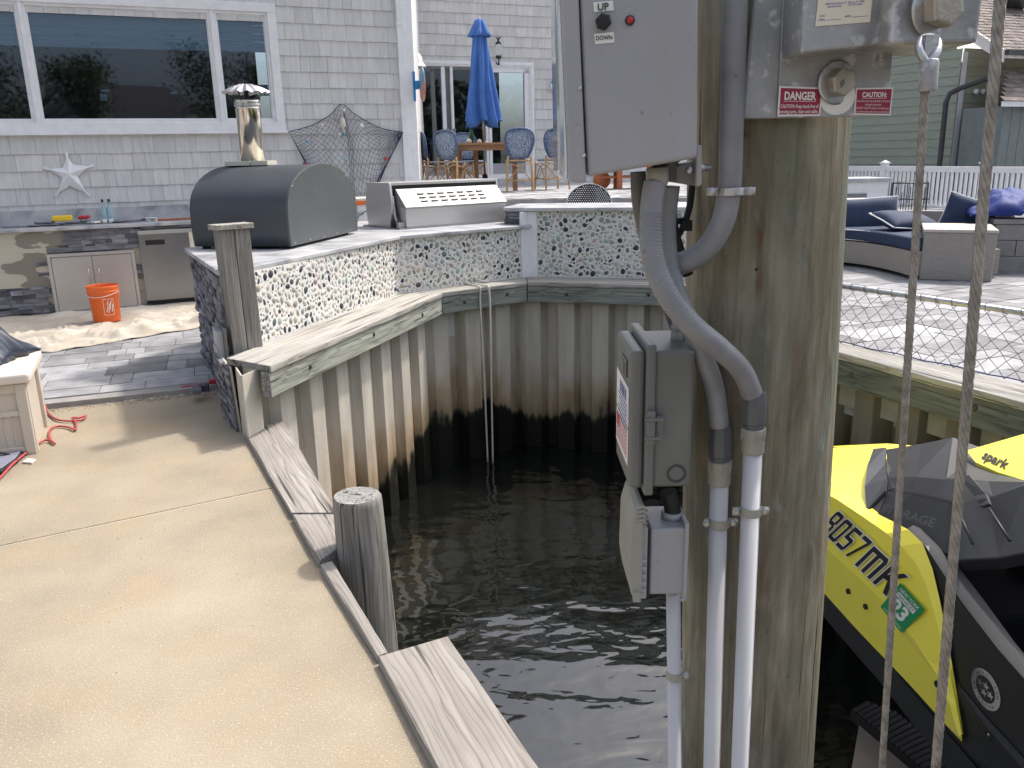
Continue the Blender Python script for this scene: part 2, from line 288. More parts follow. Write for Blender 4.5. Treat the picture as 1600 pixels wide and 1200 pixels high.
m_shade = mat('pale_roller_shade', [(.3, (.48, .62, .66)), (.7, (.58, .72, .76))], scale=2, stretch=(1, 1, 12), rough=.9)
m_leaf = mat('tree_foliage', [(.3, (.035, .055, .02)), (.7, (.09, .12, .045))], scale=3, rough=.8)
m_bark = plain('bark', (.10, .08, .06), .9)
m_farhouse = plain('brown_stucco', (.30, .26, .23), .9)
m_debris = mat('gravel_debris', [(.3, (.25, .22, .17)), (.7, (.55, .5, .42))], scale=30, rough=.9)

# ------------------------------------------------------------------ mesh builder
class MB:
    def __init__(s): s.v = []; s.f = []; s.mi = []; s.tone = []; s.sm = []
    def add(s, vs, fs, mi=0, tone=1.0, smooth=False):
        o = len(s.v); s.v += [Vector(v) for v in vs]
        for f in fs: s.f.append([i+o for i in f]); s.mi.append(mi); s.tone.append(tone); s.sm.append(smooth)
        return s
    def hexa(s, p, **k):   # 4 bottom pts ccw, 4 top pts
        return s.add(p, [(3, 2, 1, 0), (4, 5, 6, 7), (0, 1, 5, 4), (1, 2, 6, 5), (2, 3, 7, 6), (3, 0, 4, 7)], **k)
    def box(s, c, d, ang=0, M=None, **k):
        dx, dy, dz = d[0]/2, d[1]/2, d[2]/2
        p = [Vector((x, y, z)) for z in (-dz, dz) for x, y in ((-dx, -dy), (dx, -dy), (dx, dy), (-dx, dy))]
        R = M if M else Matrix.Rotation(ang, 3, 'Z')
        return s.hexa([R @ q + Vector(c) for q in p], **k)
    def prism(s, pts, vec, **k):   # polygon (3d) extruded by vec
        n = len(pts); vec = Vector(vec); a = [Vector(p) for p in pts]; b = [p+vec for p in a]
        return s.add(a+b, [list(range(n))[::-1], list(range(n, 2*n))]+[(i, (i+1) % n, n+(i+1) % n, n+i) for i in range(n)], **k)
    def quad(s, *p, **k): return s.add(p, [list(range(len(p)))], **k)
    def tube(s, pts, r, n=8, closed=False, caps=True, **k):
        pts = [Vector(p) for p in pts]; m = len(pts); rs = r if isinstance(r, (list, tuple)) else [r]*m
        vs = []; prev = None
        for i in range(m):
            if closed: t = pts[(i+1) % m]-pts[i-1]
            else: t = pts[min(i+1, m-1)]-pts[max(i-1, 0)]
            if t.length < 1e-9: t = Vector((0, 0, 1))
            t.normalize()
            if prev is None: a = t.orthogonal().normalized()
            else:
                a = prev - t*prev.dot(t)
                a = a.normalized() if a.length > 1e-6 else t.orthogonal().normalized()
            prev = a; b = t.cross(a)
            for j in range(n):
                q = 2*math.pi*j/n; vs.append(pts[i]+(a*math.cos(q)+b*math.sin(q))*rs[i])
        fs = []
        for i in range(m if closed else m-1):
            for j in range(n):
                i2 = (i+1) % m; fs.append((i*n+j, i*n+(j+1) % n, i2*n+(j+1) % n, i2*n+j))
        k.setdefault('smooth', True); s.add(vs, fs, **k)
        if caps and not closed:
            k['smooth'] = False; s.add(vs[:n], [list(range(n))[::-1]], **k); s.add(vs[-n:], [list(range(n))], **k)
        return s
    def lathe(s, prof, c, n=24, axis=(0, 0, 1), **k):   # prof: (r, h)
        ax = Vector(axis).normalized(); a = ax.orthogonal().normalized(); b = ax.cross(a); c = Vector(c); vs = []
        for r, h in prof:
            for j in range(n):
                q = 2*math.pi*j/n; vs.append(c+ax*h+(a*math.cos(q)+b*math.sin(q))*r)
        fs = [(i*n+j, i*n+(j+1) % n, (i+1)*n+(j+1) % n, (i+1)*n+j) for i in range(len(prof)-1) for j in range(n)]
        k.setdefault('smooth', True); s.add(vs, fs, **k)
        k['smooth'] = False
        if prof[0][0] > 1e-4: s.add(vs[:n], [list(range(n))[::-1]], **k)
        if prof[-1][0] > 1e-4: s.add(vs[-n:], [list(range(n))], **k)
        return s
    def grid(s, fn, nu, nv, thick=0, **k):
        vs = [Vector(fn(i/nu, j/nv)) for j in range(nv+1) for i in range(nu+1)]
        fs = [(j*(nu+1)+i, j*(nu+1)+i+1, (j+1)*(nu+1)+i+1, (j+1)*(nu+1)+i) for j in range(nv) for i in range(nu)]
        k.setdefault('smooth', True); return s.add(vs, fs, **k)
    def build(s, name, mats, parent=None, bevel=0, bseg=2, fix=True, solid=0, origin=None, sub=0):
        if not isinstance(mats, (list, tuple)): mats = [mats]
        o0 = Vector(origin) if origin is not None else (parent_world(parent) if parent else Vector((0, 0, 0)))
        me = bpy.data.meshes.new(name); me.from_pydata([v-o0 for v in s.v], [], s.f)
        for m in mats: me.materials.append(m)
        for p, mi, sm in zip(me.polygons, s.mi, s.sm): p.material_index = mi; p.use_smooth = sm
        if any(t != 1.0 for t in s.tone):
            ca = me.color_attributes.new('tone', 'FLOAT_COLOR', 'CORNER'); buf = []
            for p, t in zip(me.polygons, s.tone):
                c = (t, t, t, 1) if isinstance(t, float) else (*t, 1)
                buf += list(c)*p.loop_total
            ca.data.foreach_set('color', buf)
        elif any('tone' in [n.layer_name for n in m.node_tree.nodes if n.type == 'VERTEX_COLOR'] for m in mats):
            ca = me.color_attributes.new('tone', 'FLOAT_COLOR', 'CORNER'); ca.data.foreach_set('color', [1.0]*(4*len(me.loops)))
        me.update()
        if fix:
            bm = bmesh.new(); bm.from_mesh(me); bmesh.ops.remove_doubles(bm, verts=bm.verts, dist=1e-5) if len(bm.verts) < 60000 else None
            bmesh.ops.recalc_face_normals(bm, faces=bm.faces); bm.to_mesh(me); bm.free()
        o = bpy.data.objects.new(name, me); C.objects.link(o)
        if origin is not None: o.location = o0 if not parent else o0-parent_world(parent)
        if parent: o.parent = parent
        if solid:
            md = o.modifiers.new('solid', 'SOLIDIFY'); md.thickness = solid; md.offset = 0
        if sub:
            md = o.modifiers.new('sub', 'SUBSURF'); md.levels = sub; md.render_levels = sub
        if bevel:
            md = o.modifiers.new('bevel', 'BEVEL'); md.width = bevel; md.segments = bseg; md.limit_method = 'ANGLE'; md.angle_limit = math.radians(35)
            md.harden_normals = False
        return o
def parent_world(p):
    v = Vector((0, 0, 0))
    while p: v += p.location; p = p.parent
    return v
def tag(o, label, cat=None, group=None, kind=None):
    o['label'] = label
    if cat: o['category'] = cat
    if group: o['group'] = group
    if kind: o['kind'] = kind
    return o
def thing(name, loc, label, cat, group=None):
    o = bpy.data.objects.new(name, None); C.objects.link(o); o.location = Vector(loc); o.empty_display_size = .1
    return tag(o, label, cat, group)
def struct(o): o['kind'] = 'structure'; return o
def copy_tree(o, parent=None):
    c = o.copy(); C.objects.link(c)
    if parent: c.parent = parent
    for ch in list(o.children): copy_tree(ch, c)
    return c
def board(name, corners, ztop, thick, m, parent=None, bevel=.003, zs=None, endm=None):
    """corners: 4 plan points a,b (long edge) c,d; local X runs a->b so grain follows the board"""
    cs = [Vector((c[0], c[1], 0)) for c in corners]; a = cs[0]; ux = (cs[1]-a).normalized(); uy = Vector((-ux.y, ux.x, 0))
    loc = []
    for c in cs: d = c-a; loc.append((d.dot(ux), d.dot(uy)))
    mb = MB(); zz = zs or [0]*4
    # subdivide along the length with a little warp
    n = 10; top = []; bot = []
    for j in range(n+1):
        t = j/n
        for (p, q) in ((0, 1), (3, 2)):
            x = loc[p][0]*(1-t)+loc[q][0]*t; y = loc[p][1]*(1-t)+loc[q][1]*t
            zt = zz[p]*(1-t)+zz[q]*t+rnd.uniform(-.0012, .0012)
            top.append(Vector((x, y+rnd.uniform(-.001, .001), zt))); bot.append(Vector((x, y, zt-thick)))
    vs = top+bot; o = len(top); fs = []
    for j in range(n):
        fs += [(2*j, 2*j+2, 2*j+3, 2*j+1), (o+2*j, o+2*j+1, o+2*j+3, o+2*j+2), (2*j, o+2*j, o+2*j+2, 2*j+2), (2*j+1, 2*j+3, o+2*j+3, o+2*j+1)]
    mb.add(vs, fs); mb.add(vs, [(0, 1, o+1, o), (2*n, o+2*n, o+2*n+1, 2*n+1)], mi=1 if endm else 0)
    ob = mb.build(name, [m, endm] if endm else m, None, bevel=bevel)
    ob.rotation_euler = (0, 0, math.atan2(ux.y, ux.x)); ob.location = Vector((a.x, a.y, ztop))
    if parent: ob.location -= parent_world(parent); ob.parent = parent
    return ob
_fc = {}
def text2d(s, offset=0, shear=0, space=1.0):
    key = (s, offset, shear, space)
    if key in _fc: return _fc[key]
    cu = bpy.data.curves.new('t', 'FONT'); cu.body = s; cu.size = 1; cu.offset = offset; cu.shear = shear; cu.space_character = space; cu.resolution_u = 3
    ob = bpy.data.objects.new('t', cu); C.objects.link(ob); bpy.context.view_layer.update()
    me = bpy.data.meshes.new_from_object(ob.evaluated_get(bpy.context.evaluated_depsgraph_get()))
    vs = [(v.co.x, v.co.y) for v in me.vertices]; fs = [list(p.vertices) for p in me.polygons]
    bpy.data.objects.remove(ob); bpy.data.meshes.remove(me); bpy.data.curves.remove(cu)
    _fc[key] = (vs, fs); return vs, fs
def text(mb, s, o, rx, uy, n=None, eps=.001, fit=None, mi=0, **k):
    """lay text on a plane: o origin (lower left), rx right vector, uy up vector (cap height = |uy|), fit = width"""
    vs, fs = text2d(s, **k)
    if not vs: return
    x0 = min(v[0] for v in vs); x1 = max(v[0] for v in vs); o = Vector(o); rx = Vector(rx); uy = Vector(uy)
    sx = (fit/(x1-x0)) if fit else uy.length/.7
    rn = rx.normalized(); nn = Vector(n) if n is not None else rn.cross(uy).normalized()
    mb.add([o+rn*((x-x0)*sx)+uy*(y/.7)+nn*eps for x, y in vs], fs, mi=mi)
def bil(q, s, t): return q[0]*(1-s)*(1-t)+q[1]*s*(1-t)+q[2]*s*t+q[3]*(1-s)*t   # bl br tr tl
def sph(mb, c, r, n=10, **k):
    rr = r if isinstance(r, (tuple, list)) else (r, r, r); vs = []; fs = []; m = n//2+1
    for i in range(m+1):
        a = math.pi*i/m
        for j in range(n):
            b = 2*math.pi*j/n; vs.append(Vector((c[0]+rr[0]*math.sin(a)*math.cos(b), c[1]+rr[1]*math.sin(a)*math.sin(b), c[2]+rr[2]*math.cos(a))))
    for i in range(m):
        for j in range(n): fs.append((i*n+j, i*n+(j+1) % n, (i+1)*n+(j+1) % n, (i+1)*n+j))
    k.setdefault('smooth', True); mb.add(vs, fs, **k)
def inpoly(x, y, poly):
    c = False; j = len(poly)-1
    for i in range(len(poly)):
        if (poly[i][1] > y) != (poly[j][1] > y) and x < (poly[j][0]-poly[i][0])*(y-poly[i][1])/(poly[j][1]-poly[i][1])+poly[i][0]: c = not c
        j = i
    return c
WT = .403; WU = Vector((math.cos(WT), math.sin(WT), 0)); WN = Vector((math.sin(WT), -math.cos(WT), 0))   # house wall direction and outward normal
def spline(pts, k=6):
    P = [Vector(p) for p in pts]; out = []
    for i in range(len(P)-1):
        a = P[max(i-1, 0)]; b = P[i]; c = P[i+1]; d = P[min(i+2, len(P)-1)]
        for j in range(k):
            t = j/k; out.append(.5*((2*b)+(c-a)*t+(2*a-5*b+4*c-d)*t*t+(3*b-a-3*c+d)*t**3))
    out.append(P[-1]); return out

# ================================================================== SETTING
V2 = lambda x, y: Vector((x, y, 0))
ZC = .45                                   # top of the bulkhead cap
CO = [V2(-1.41, 4.70), V2(-.595, 7.305), V2(.167, 7.853), V2(1.62, 7.38), V2(1.80, 5.00), V2(2.43, 3.53)]     # outer (water side) edge
CI = [V2(-1.70, 5.12), V2(-.99, 7.30), V2(.16, 8.235), V2(1.90, 7.68), V2(2.02, 5.08), V2(2.68, 3.66)]
def offs(pl, d):    # offset polyline, +d = to the land side (left of travel)
    out = []
    for i, p in enumerate(pl):
        a = (pl[i]-pl[i-1]).normalized() if i else (pl[1]-pl[0]).normalized()
        b = (pl[i+1]-pl[i]).normalized() if i < len(pl)-1 else a
        na = Vector((-a.y, a.x, 0)); nb = Vector((-b.y, b.x, 0)); m = (na+nb); m.normalize(); out.append(p+m*(d/max(.3, m.dot(na))))
    return out
SE = [V2(-1.647, 4.83), V2(.62, .17), V2(2.6, -3.9)]      # slab edge
land = [(p.x, p.y) for p in SE[::-1]]+[(-1.66, 5.0)]+[(p.x, p.y) for p in offs(CO, .30)][1:5]+[(2.75, 3.75), (60, 27), (80, 120), (-80, 120), (-80, -60), (30, -60)]
mb = MB(); mb.prism([(x, y, -2.2) for x, y in land], (0, 0, 2.175)); struct(mb.build('ground', m_soil))
mb = MB(); mb.quad((-150, -150, -1.25), (150, -150, -1.25), (150, 60, -1.25), (-150, 60, -1.25)); struct(mb.build('water', m_water))
# concrete slabs with the joint between them
J0, J1 = PZ(0, 852, 0), PZ(425, 762, 0); jd = (J1-J0); jd.z = 0; jd.normalize()
def slab_pt(t): return SE[0].lerp(SE[1], t)
jt = 0
for i in range(1000):
    q = slab_pt(i/1000)
    if (q-J1).cross(jd).z*(slab_pt(0)-J1).cross(jd).z < 0: jt = i/1000; break
jp = slab_pt(jt); jn = Vector((-jd.y, jd.x, 0))*.007
B0, B1 = PZ(55, 640, 0), PZ(350, 608, 0); bd = (B1-B0).normalized()
lft = lambda p, d: p-d*9
mb = MB()
pts = [jp+jn, slab_pt(0), V2(-1.70, 4.98), V2(-2.05, 5.9)+bd*.1, lft(V2(-2.05, 5.9), bd), lft(jp, jd)+jn]
mb.prism([(p.x, p.y, -.12) for p in pts], (0, 0, .12)); struct(mb.build('concrete_slab', m_conc, bevel=.006))
mb = MB(); pts = [jp-jn, lft(jp, jd)-jn, V2(-9, -5), SE[2], SE[1]]
mb.prism([(p.x, p.y, -.12) for p in pts], (0, 0, .12)); struct(mb.build('concrete_slab', m_conc, bevel=.006))
mb = MB(); pts = [jp-jn*.99-jd*.01, jp+jn*.99-jd*.01, lft(jp, jd)+jn*.99, lft(jp, jd)-jn*.99]
mb.prism([(p.x, p.y, -.05) for p in pts], (0, 0, .044)); struct(mb.build('slab_joint', m_joint))
def pavers(name, poly, z, org, th, seed, rows=(.15, .22, .30), lens=(.15, .22, .30, .44), lo=.22, hi=.46, deep=.06, gap=.0035, warm=(1, 1, 1.03)):
    r = random.Random(seed); ux = Vector((math.cos(th), math.sin(th), 0)); uy = Vector((-ux.y, ux.x, 0)); mb = MB()
    vals = [((Vector((x, y, 0))-org).dot(ux), (Vector((x, y, 0))-org).dot(uy)) for x, y in poly]
    u0, u1 = min(v[0] for v in vals), max(v[0] for v in vals); w0, w1 = min(v[1] for v in vals), max(v[1] for v in vals)
    y = 0 if w0 > -.3 else w0
    while y < w1:
        h = r.choice(rows); x = u0-r.random()*.4
        while x < u1:
            l = r.choice(lens); c = org+ux*(x+l/2)+uy*(y+h/2)
            if inpoly(c.x, c.y, poly):
                t = r.uniform(lo, hi)*(1.25 if r.random() < .16 else 1); t2 = [t*a for a in warm]
                dz = r.uniform(-.002, .002)
                mb.box((c.x, c.y, z-deep/2+dz), (l-gap*2, h-gap*2, deep), th, tone=tuple(t2))
            x += l
        y += h
    o = mb.build(name, m_paver, fix=False, bevel=0); struct(o)
    b = MB(); b.prism([(x, y, z-.011-max(.03, deep*.8)) for x, y in poly], (0, 0, max(.03, deep*.8))); struct(b.build(name+'_bed', m_block)); return o
bth = math.atan2(bd.y, bd.x)
patio = [(B0.x-bd.x*6, B0.y-bd.y*6), (-2.0, 5.86), (-1.72, 5.3), (-1.2, 6.6), (-.9, 7.6), (.3, 8.5), (1.3, 9.0), (3.2, 10.3), (0.3, 13.2), (-1.3, 11.3), (-8.6, 8.0)]
pavers('patio_pavers', patio, .05, Vector((B0.x, B0.y, 0))+Vector((-bd.y, bd.x, 0))*.01, bth, 3)
terr = [(1.75, 7.75), (1.93, 5.1), (2.58, 3.66), (3.4, 3.9), (18, 10), (14, 30), (2.5, 30), (2.6, 9.9)]
pavers('terrace_pavers', terr, .38, V2(1.5, 3), WT, 5, rows=(.15, .22, .30), lo=.20, hi=.40, deep=.36)
dkn = WN*1.0
deck = [(-.6, 10.85), (.9, 10.65), (2.7, 10.3), (4.2, 17.0), (4.0, 18.6), (-1.5, 16.2), (-1.35, 11.6)]
pavers('deck_pavers', deck, 1.08, V2(-3, 9), WT, 9, rows=(.15, .22, .30), lo=.28, hi=.48, deep=1.0)
# ------------------------------------------------------------------ bulkheads
bulk = thing('bulkhead', (0, 7.6, -1.25), 'beige corrugated vinyl sheet-pile bulkhead round the boat slip under weathered wood cap boards', 'bulkhead')
mb = MB()
path = [V2(-1.665, 4.86)]+offs(CO, .13)[0:]
path[1] = path[1]+(CO[0]-CO[1]).normalized()*.10
per = .345; prof = [(0, 0), (.155, 0), (.195, .13), (.305, .13), (.345, 0)]
for i in range(len(path)-1):
    a, b = path[i], path[i+1]; L = (b-a).length; t = (b-a)/L; n = Vector((-t.y, t.x, 0))
    if i == 0: pp = [a, b]
    else:
        k = max(1, round(L/per)); sc_ = L/(k*per); pp = []
        for j in range(k):
            for s_, d_ in prof[:-1]: pp.append(a+t*((j*per+s_)*sc_)+n*d_)
        pp.append(b)
    for p, q in zip(pp, pp[1:]):
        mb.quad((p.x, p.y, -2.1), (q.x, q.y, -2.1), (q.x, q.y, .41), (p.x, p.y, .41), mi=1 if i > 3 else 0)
        if i: # interlock rib
            pass
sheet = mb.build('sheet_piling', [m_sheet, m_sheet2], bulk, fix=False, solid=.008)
mb = MB()
for i in range(1, len(path)-1):
    a, b = path[i], path[i+1]; L = (b-a).length; t = (b-a)/L; n = Vector((-t.y, t.x, 0)); k = max(1, round(L/per)); sc_ = L/(k*per)
    for j in range(k):
        p = a+t*((j*per+.325)*sc_)+n*.07
        mb.box((p.x, p.y, -.85), (.014, .02, 2.5), math.atan2(t.y, t.x))
mb.build('interlock_rib', m_sheet, bulk)
for i in range(5):
    a0, a1, b1, b0 = CO[i], CO[i+1], CI[i+1], CI[i]
    if i == 0: b0 = V2(-1.745, 4.93)
    e = (a1-a0).normalized()*.003
    board('cap_board', [a0+e, a1-e, b1-e, b0+e], ZC, .042, m_capw, bulk, bevel=.006, endm=m_endgrain)
for i in range(5):
    ins = offs(CO, .012); ins2 = offs(CO, .075)
    a0, a1, b1, b0 = ins[i], ins[i+1], ins2[i+1], ins2[i]; e = (a1-a0).normalized()*.004
    # fascia stands on edge: grain along its length
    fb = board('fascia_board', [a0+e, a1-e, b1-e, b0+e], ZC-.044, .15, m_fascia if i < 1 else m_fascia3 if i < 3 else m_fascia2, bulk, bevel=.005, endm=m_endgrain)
    mbb = MB(); L = (a1-a0).length; k = max(2, int(L/.8)); t = (a1-a0).normalized(); n = Vector((t.y, -t.x, 0))
    for j in range(k):
        p = a0+t*(L*(j+.5)/k)
        mbb.lathe([(.017, 0), (.017, .004), (.010, .008), (.0, .009)], (p.x, p.y, ZC-.115+.02*(j % 2)), 12, n)
    bb = mbb.build('bolt', m_rustbolt, bulk)
# dock-side bulkhead under the planks
dk = thing('dock_bulkhead', (-.6, 2.9, -1.25), 'dark timber bulkhead face under the planks along the concrete dock', 'bulkhead')
mb = MB(); et = (SE[1]-SE[0]).normalized(); en = Vector((-et.y, et.x, 0))
mb.prism([SE[0]+en*.02+Vector((0, 0, -2.1)), SE[1]+en*.02+Vector((0, 0, -2.1)), SE[2]+en*.02+Vector((0, 0, -2.1)), SE[2]+en*.10+Vector((0, 0, -2.1)), SE[1]+en*.10+Vector((0, 0, -2.1)), SE[0]+en*.10+Vector((0, 0, -2.1))], (0, 0, 1.96))
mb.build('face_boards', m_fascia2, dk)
# ------------------------------------------------------------------ planks along the slab
def pz(px, py, z=.035): q = PZ(px, py, z); return V2(q.x, q.y)
def plank(cs, label, zt=.035, th=.045, group=None):
    o = board('wood_plank', cs, zt, th, m_plank, bevel=.004, endm=m_endgrain); return tag(o, label, 'plank', group)
# a -> b runs along the board
plank([pz(382.5, 675.6), pz(456, 801), pz(527, 801), pz(441.5, 656)], 'wide grey plank between the sheet piling corner and the short round piling')
mb = None
fp = [pz(457, 803), pz(498, 876), pz(526, 858), pz(527, 803)]
plank(fp, 'short grey patch board beside the concrete left of the round piling')
plank([pz(499.5, 880), pz(590, 1022), pz(606, 1017), pz(519, 874)], 'narrow grey strip board between the concrete slab and the short round piling', zt=.03)
pa, pb, pc, pd_ = pz(590.5, 1025), pz(683, 1200), pz(858, 1200), pz(699, 994)
dv = (pb-pa).normalized()
plank([pa, pa+dv*2.0, pd_+dv*2.0, pd_], 'widest knotted grey plank in the foreground between the concrete slab and the water', th=.05)
# nail heads on the near plank
# ------------------------------------------------------------------ short round piling
rp = thing('round_piling', (-.65, 3.17, -1.25), 'short weathered round wooden piling with a cracked top beside the concrete slab', 'piling')
mb = MB(); n = 40; prof = [(-.9+1.25*0, 0)]
rz = [(-2.0, .125), (-1.0, .118), (-.3, .110), (.0, .105), (.24, .100), (.262, .098), (.27, .092)]
vs = []
rr = [1+.02*math.sin(3*a*6.283/n+1)+.012*rnd.uniform(-1, 1) for a in range(n)]
for z, r in rz:
    for j in range(n):
        q = 6.283*j/n; lean = (z-.27)*-.03
        vs.append(Vector((-.65+lean*-1*-.6+r*rr[j]*math.cos(q), 3.17+r*rr[j]*math.sin(q), z)))
mb.add(vs, [(i*n+j, i*n+(j+1) % n, (i+1)*n+(j+1) % n, (i+1)*n+j) for i in range(len(rz)-1) for j in range(n)], smooth=True)
mb.build('shaft', m_post, rp)
mb = MB(); tv = [Vector((v.x, v.y, v.z)) for v in vs[-n:]]; c = Vector((-.655, 3.17, .272))
ring2 = [c.lerp(v, .6)+Vector((0, 0, rnd.uniform(-.003, .004))) for v in tv]
mb.add(tv+ring2+[c-Vector((0, 0, .006))], [(j, (j+1) % n, n+(j+1) % n, n+j) for j in range(n)]+[(n+j, n+(j+1) % n, 2*n) for j in range(n)], smooth=True)
mb.build('end_grain_top', m_endgrain, rp)
# ------------------------------------------------------------------ square post behind the cap
sp_ = thing('square_post', (-1.72, 5.33, .05), 'tall square weathered wooden post with a small cap at the near bulkhead end', 'post')
mb = MB(); a = PZ(366, 549, ZC); b = PZ(412, 541, ZC); ax = (b-a).normalized(); ay = Vector((-ax.y, ax.x, 0))
a = a-Vector((0, 0, .2)); b = b-Vector((0, 0, .2)); H_ = .2+.755
for k_, (s0, s1) in enumerate(((0, .47), (.49, 1))):
    p0 = a.lerp(b, s0); p1 = a.lerp(b, s1)
    m2 = MB(); tl = Vector((-.012, .0, 0))
    m2.hexa([p0, p1, p1+ay*.09, p0+ay*.09]+[q+Vector((0, 0, H_))+tl for q in (p0, p1, p1+ay*.09, p0+ay*.09)])
    m2.build('post_timber', m_post, sp_, bevel=.006)
m2 = MB(); c0 = a+Vector((0, 0, H_))+Vector((-.012, 0, 0)); c1 = b+Vector((0, 0, H_))+Vector((-.012, 0, 0))
e = ax*.022
m2.hexa([c0-e-ay*.02, c1+e-ay*.02, c1+e+ay*.11, c0-e+ay*.11]+[q+Vector((0, 0, .032)) for q in (c0-e-ay*.02, c1+e-ay*.02, c1+e+ay*.11, c0-e+ay*.11)])
m2.build('cap_board', m_capw, sp_, bevel=.004)
# slate-faced panel leaning at the slab corner
mb = MB(); q = [PY(352, 612, 5.25), PZ(368, 672, .0), PZ(377, 676, .0), PY(366, 590, 4.95), PY(361, 570, 4.95), PY(345, 573, 5.2)]
r_ = random.Random(4); base0, base1 = PZ(374, 674, 0), PZ(352, 650, 0)
top0, top1 = base0+Vector((-.03, .03, .40)), base1+Vector((-.02, .02, .43))
lp = thing('leaning_stone_panel', base0, 'jagged dark ledger stone sheet leaning on the end of the sheet piling', 'stone panel')
mb = MB()
for i in range(17):
    for j in range(3):
        t0, t1 = i/17, (i+1)/17-.004; s0, s1 = j/3+r_.uniform(-.05, .05)*(j > 0), (j+1)/3-.01+r_.uniform(-.08, .08)*(j == 2)
        f = lambda s, t: (base0.lerp(base1, s)).lerp(top0.lerp(top1, s), t)
        d = .012+.02*r_.random(); nn = Vector((-.5, -.8, 0)).normalized()*d; tn = r_.uniform(.13, .32)
        mb.hexa([f(s0, t0), f(s1, t0), f(s1, t0)+nn, f(s0, t0)+nn, f(s0, t1), f(s1, t1), f(s1, t1)+nn, f(s0, t1)+nn], tone=(tn, tn, tn*1.06))
mb.build('stone_face', m_slate, lp)
mb = MB(); mb.hexa([base0+Vector((.014, .006, 0)), base1+Vector((.014, .006, 0)), base1+Vector((.002, .0, 0)), base0+Vector((.002, 0, 0)), top0+Vector((.014, .006, .0)), top1+Vector((.014, .006, 0)), top1+Vector((.002, 0, 0)), top0+Vector((.002, 0, 0))])
mb.build('backing_board', m_joint, lp)

# ------------------------------------------------------------------ pebble-faced outdoor counters
PEB = [(.03, .035, .055)]*2+[(.06, .065, .085), (.10, .13, .13), (.22, .24, .24), (.26, .36, .34), (.36, .33, .28), (.42, .36, .30), (.36, .35, .34), (.46, .44, .41), (.50, .48, .45), (.56, .54, .51), (.44, .38, .33), (.31, .28, .25), (.32, .36, .35), (.55, .52, .48), (.40, .40, .38), (.50, .48, .45), (.48, .43, .38)]
def pebbles(mb, a, b, z0, z1, off, seed, dens=900):
    r = random.Random(seed); a = Vector((a[0], a[1], 0)); b = Vector((b[0], b[1], 0)); L = (b-a).length; t = (b-a)/L; n = Vector((t.y, -t.x, 0)); H = z1-z0
    cell = .05; G = {}; k = 0
    for ph, (rmin, rmax, tries) in enumerate(((.023, .031, 900), (.016, .023, 3000), (.011, .016, 6000), (.007, .011, 5000))):
        for _ in range(int(tries*L*H)):
            ra = r.uniform(rmin, rmax); asp = r.uniform(.52, .9); re = ra*(.35+.65*asp)
            x = r.uniform(re, L-re); y = r.uniform(re, H-re); cx, cy = int(x/cell), int(y/cell); ok = True
            for i in (-1, 0, 1):
                for j in (-1, 0, 1):
                    for (px, py, pr) in G.get((cx+i, cy+j), ()):
                        if (px-x)**2+(py-y)**2 < (pr+re+.0030)**2: ok = False; break
                    if not ok: break
                if not ok: break
            if not ok: continue
            G.setdefault((cx, cy), []).append((x, y, re)); k += 1
            an = r.uniform(0, math.pi); c = r.choice(PEB) if ph < 3 else r.choice(PEB[6:]); m = 8 if ph > 1 else 10
            w_ = r.uniform(.8, 1.15); w2 = [1+r.uniform(-.12, .12) for _ in range(m)]; vs = []
            for rr_, h in ((1, 0), (.82, .6), (.35, .95)):
                for q in range(m):
                    th = 2*math.pi*q/m; ex = ra*math.cos(th)*rr_*w2[q]; ey = ra*asp*math.sin(th)*rr_*w2[q]
                    X = x+ex*math.cos(an)-ey*math.sin(an); Y = y+ex*math.sin(an)+ey*math.cos(an)
                    vs.append(a+t*X+n*(off+h*re*.30)+Vector((0, 0, z0+Y)))
            fs = [(i*m+j, i*m+(j+1) % m, (i+1)*m+(j+1) % m, (i+1)*m+j) for i in range(2) for j in range(m)]+[list(range(2*m, 3*m))]
            mb.add(vs, fs, mi=1, tone=(c[0]*w_, c[1]*w_, c[2]*w_), smooth=True)
A_, B_, C_, D_ = V2(-1.665, 5.30), V2(-.985, 7.31), V2(.185, 8.22), V2(1.95, 7.72)
ZT = .925
cn = thing('outdoor_counter', (-1.3, 7.5, .05), 'low pebble-clad counter with grey marble top holding the pizza oven and the grill', 'counter')
rear = [V2(.25, 9.2), V2(-.6, 9.6), V2(-1.65, 9.1), V2(-2.50, 6.62)]
mb = MB(); core = [A_, B_, C_, V2(.25, 8.3)]+rear[0:1]+rear[1:]
mb.prism([(p.x, p.y, -.02) for p in core], (0, 0, ZT+.02)); mb.build('core', m_grout, cn)
for i, (p, q, sd_) in enumerate(((A_, B_, 11), (B_, C_, 12))):
    mb = MB(); n = Vector(((q-p).y, -(q-p).x, 0)).normalized(); t = (q-p).normalized()
    mb.hexa([p+n*.001+Vector((0, 0, .40)), q+n*.001+Vector((0, 0, .40)), q+n*.012+Vector((0, 0, .40)), p+n*.012+Vector((0, 0, .40))]+[v+Vector((0, 0, ZT)) for v in (p+n*.001, q+n*.001, q+n*.012, p+n*.012)])
    pebbles(mb, p, q-t*(.10 if i else 0), ZC+.004, ZT, .011, sd_); mb.build('pebble_panel', [m_grout, m_pebble], cn, fix=False)
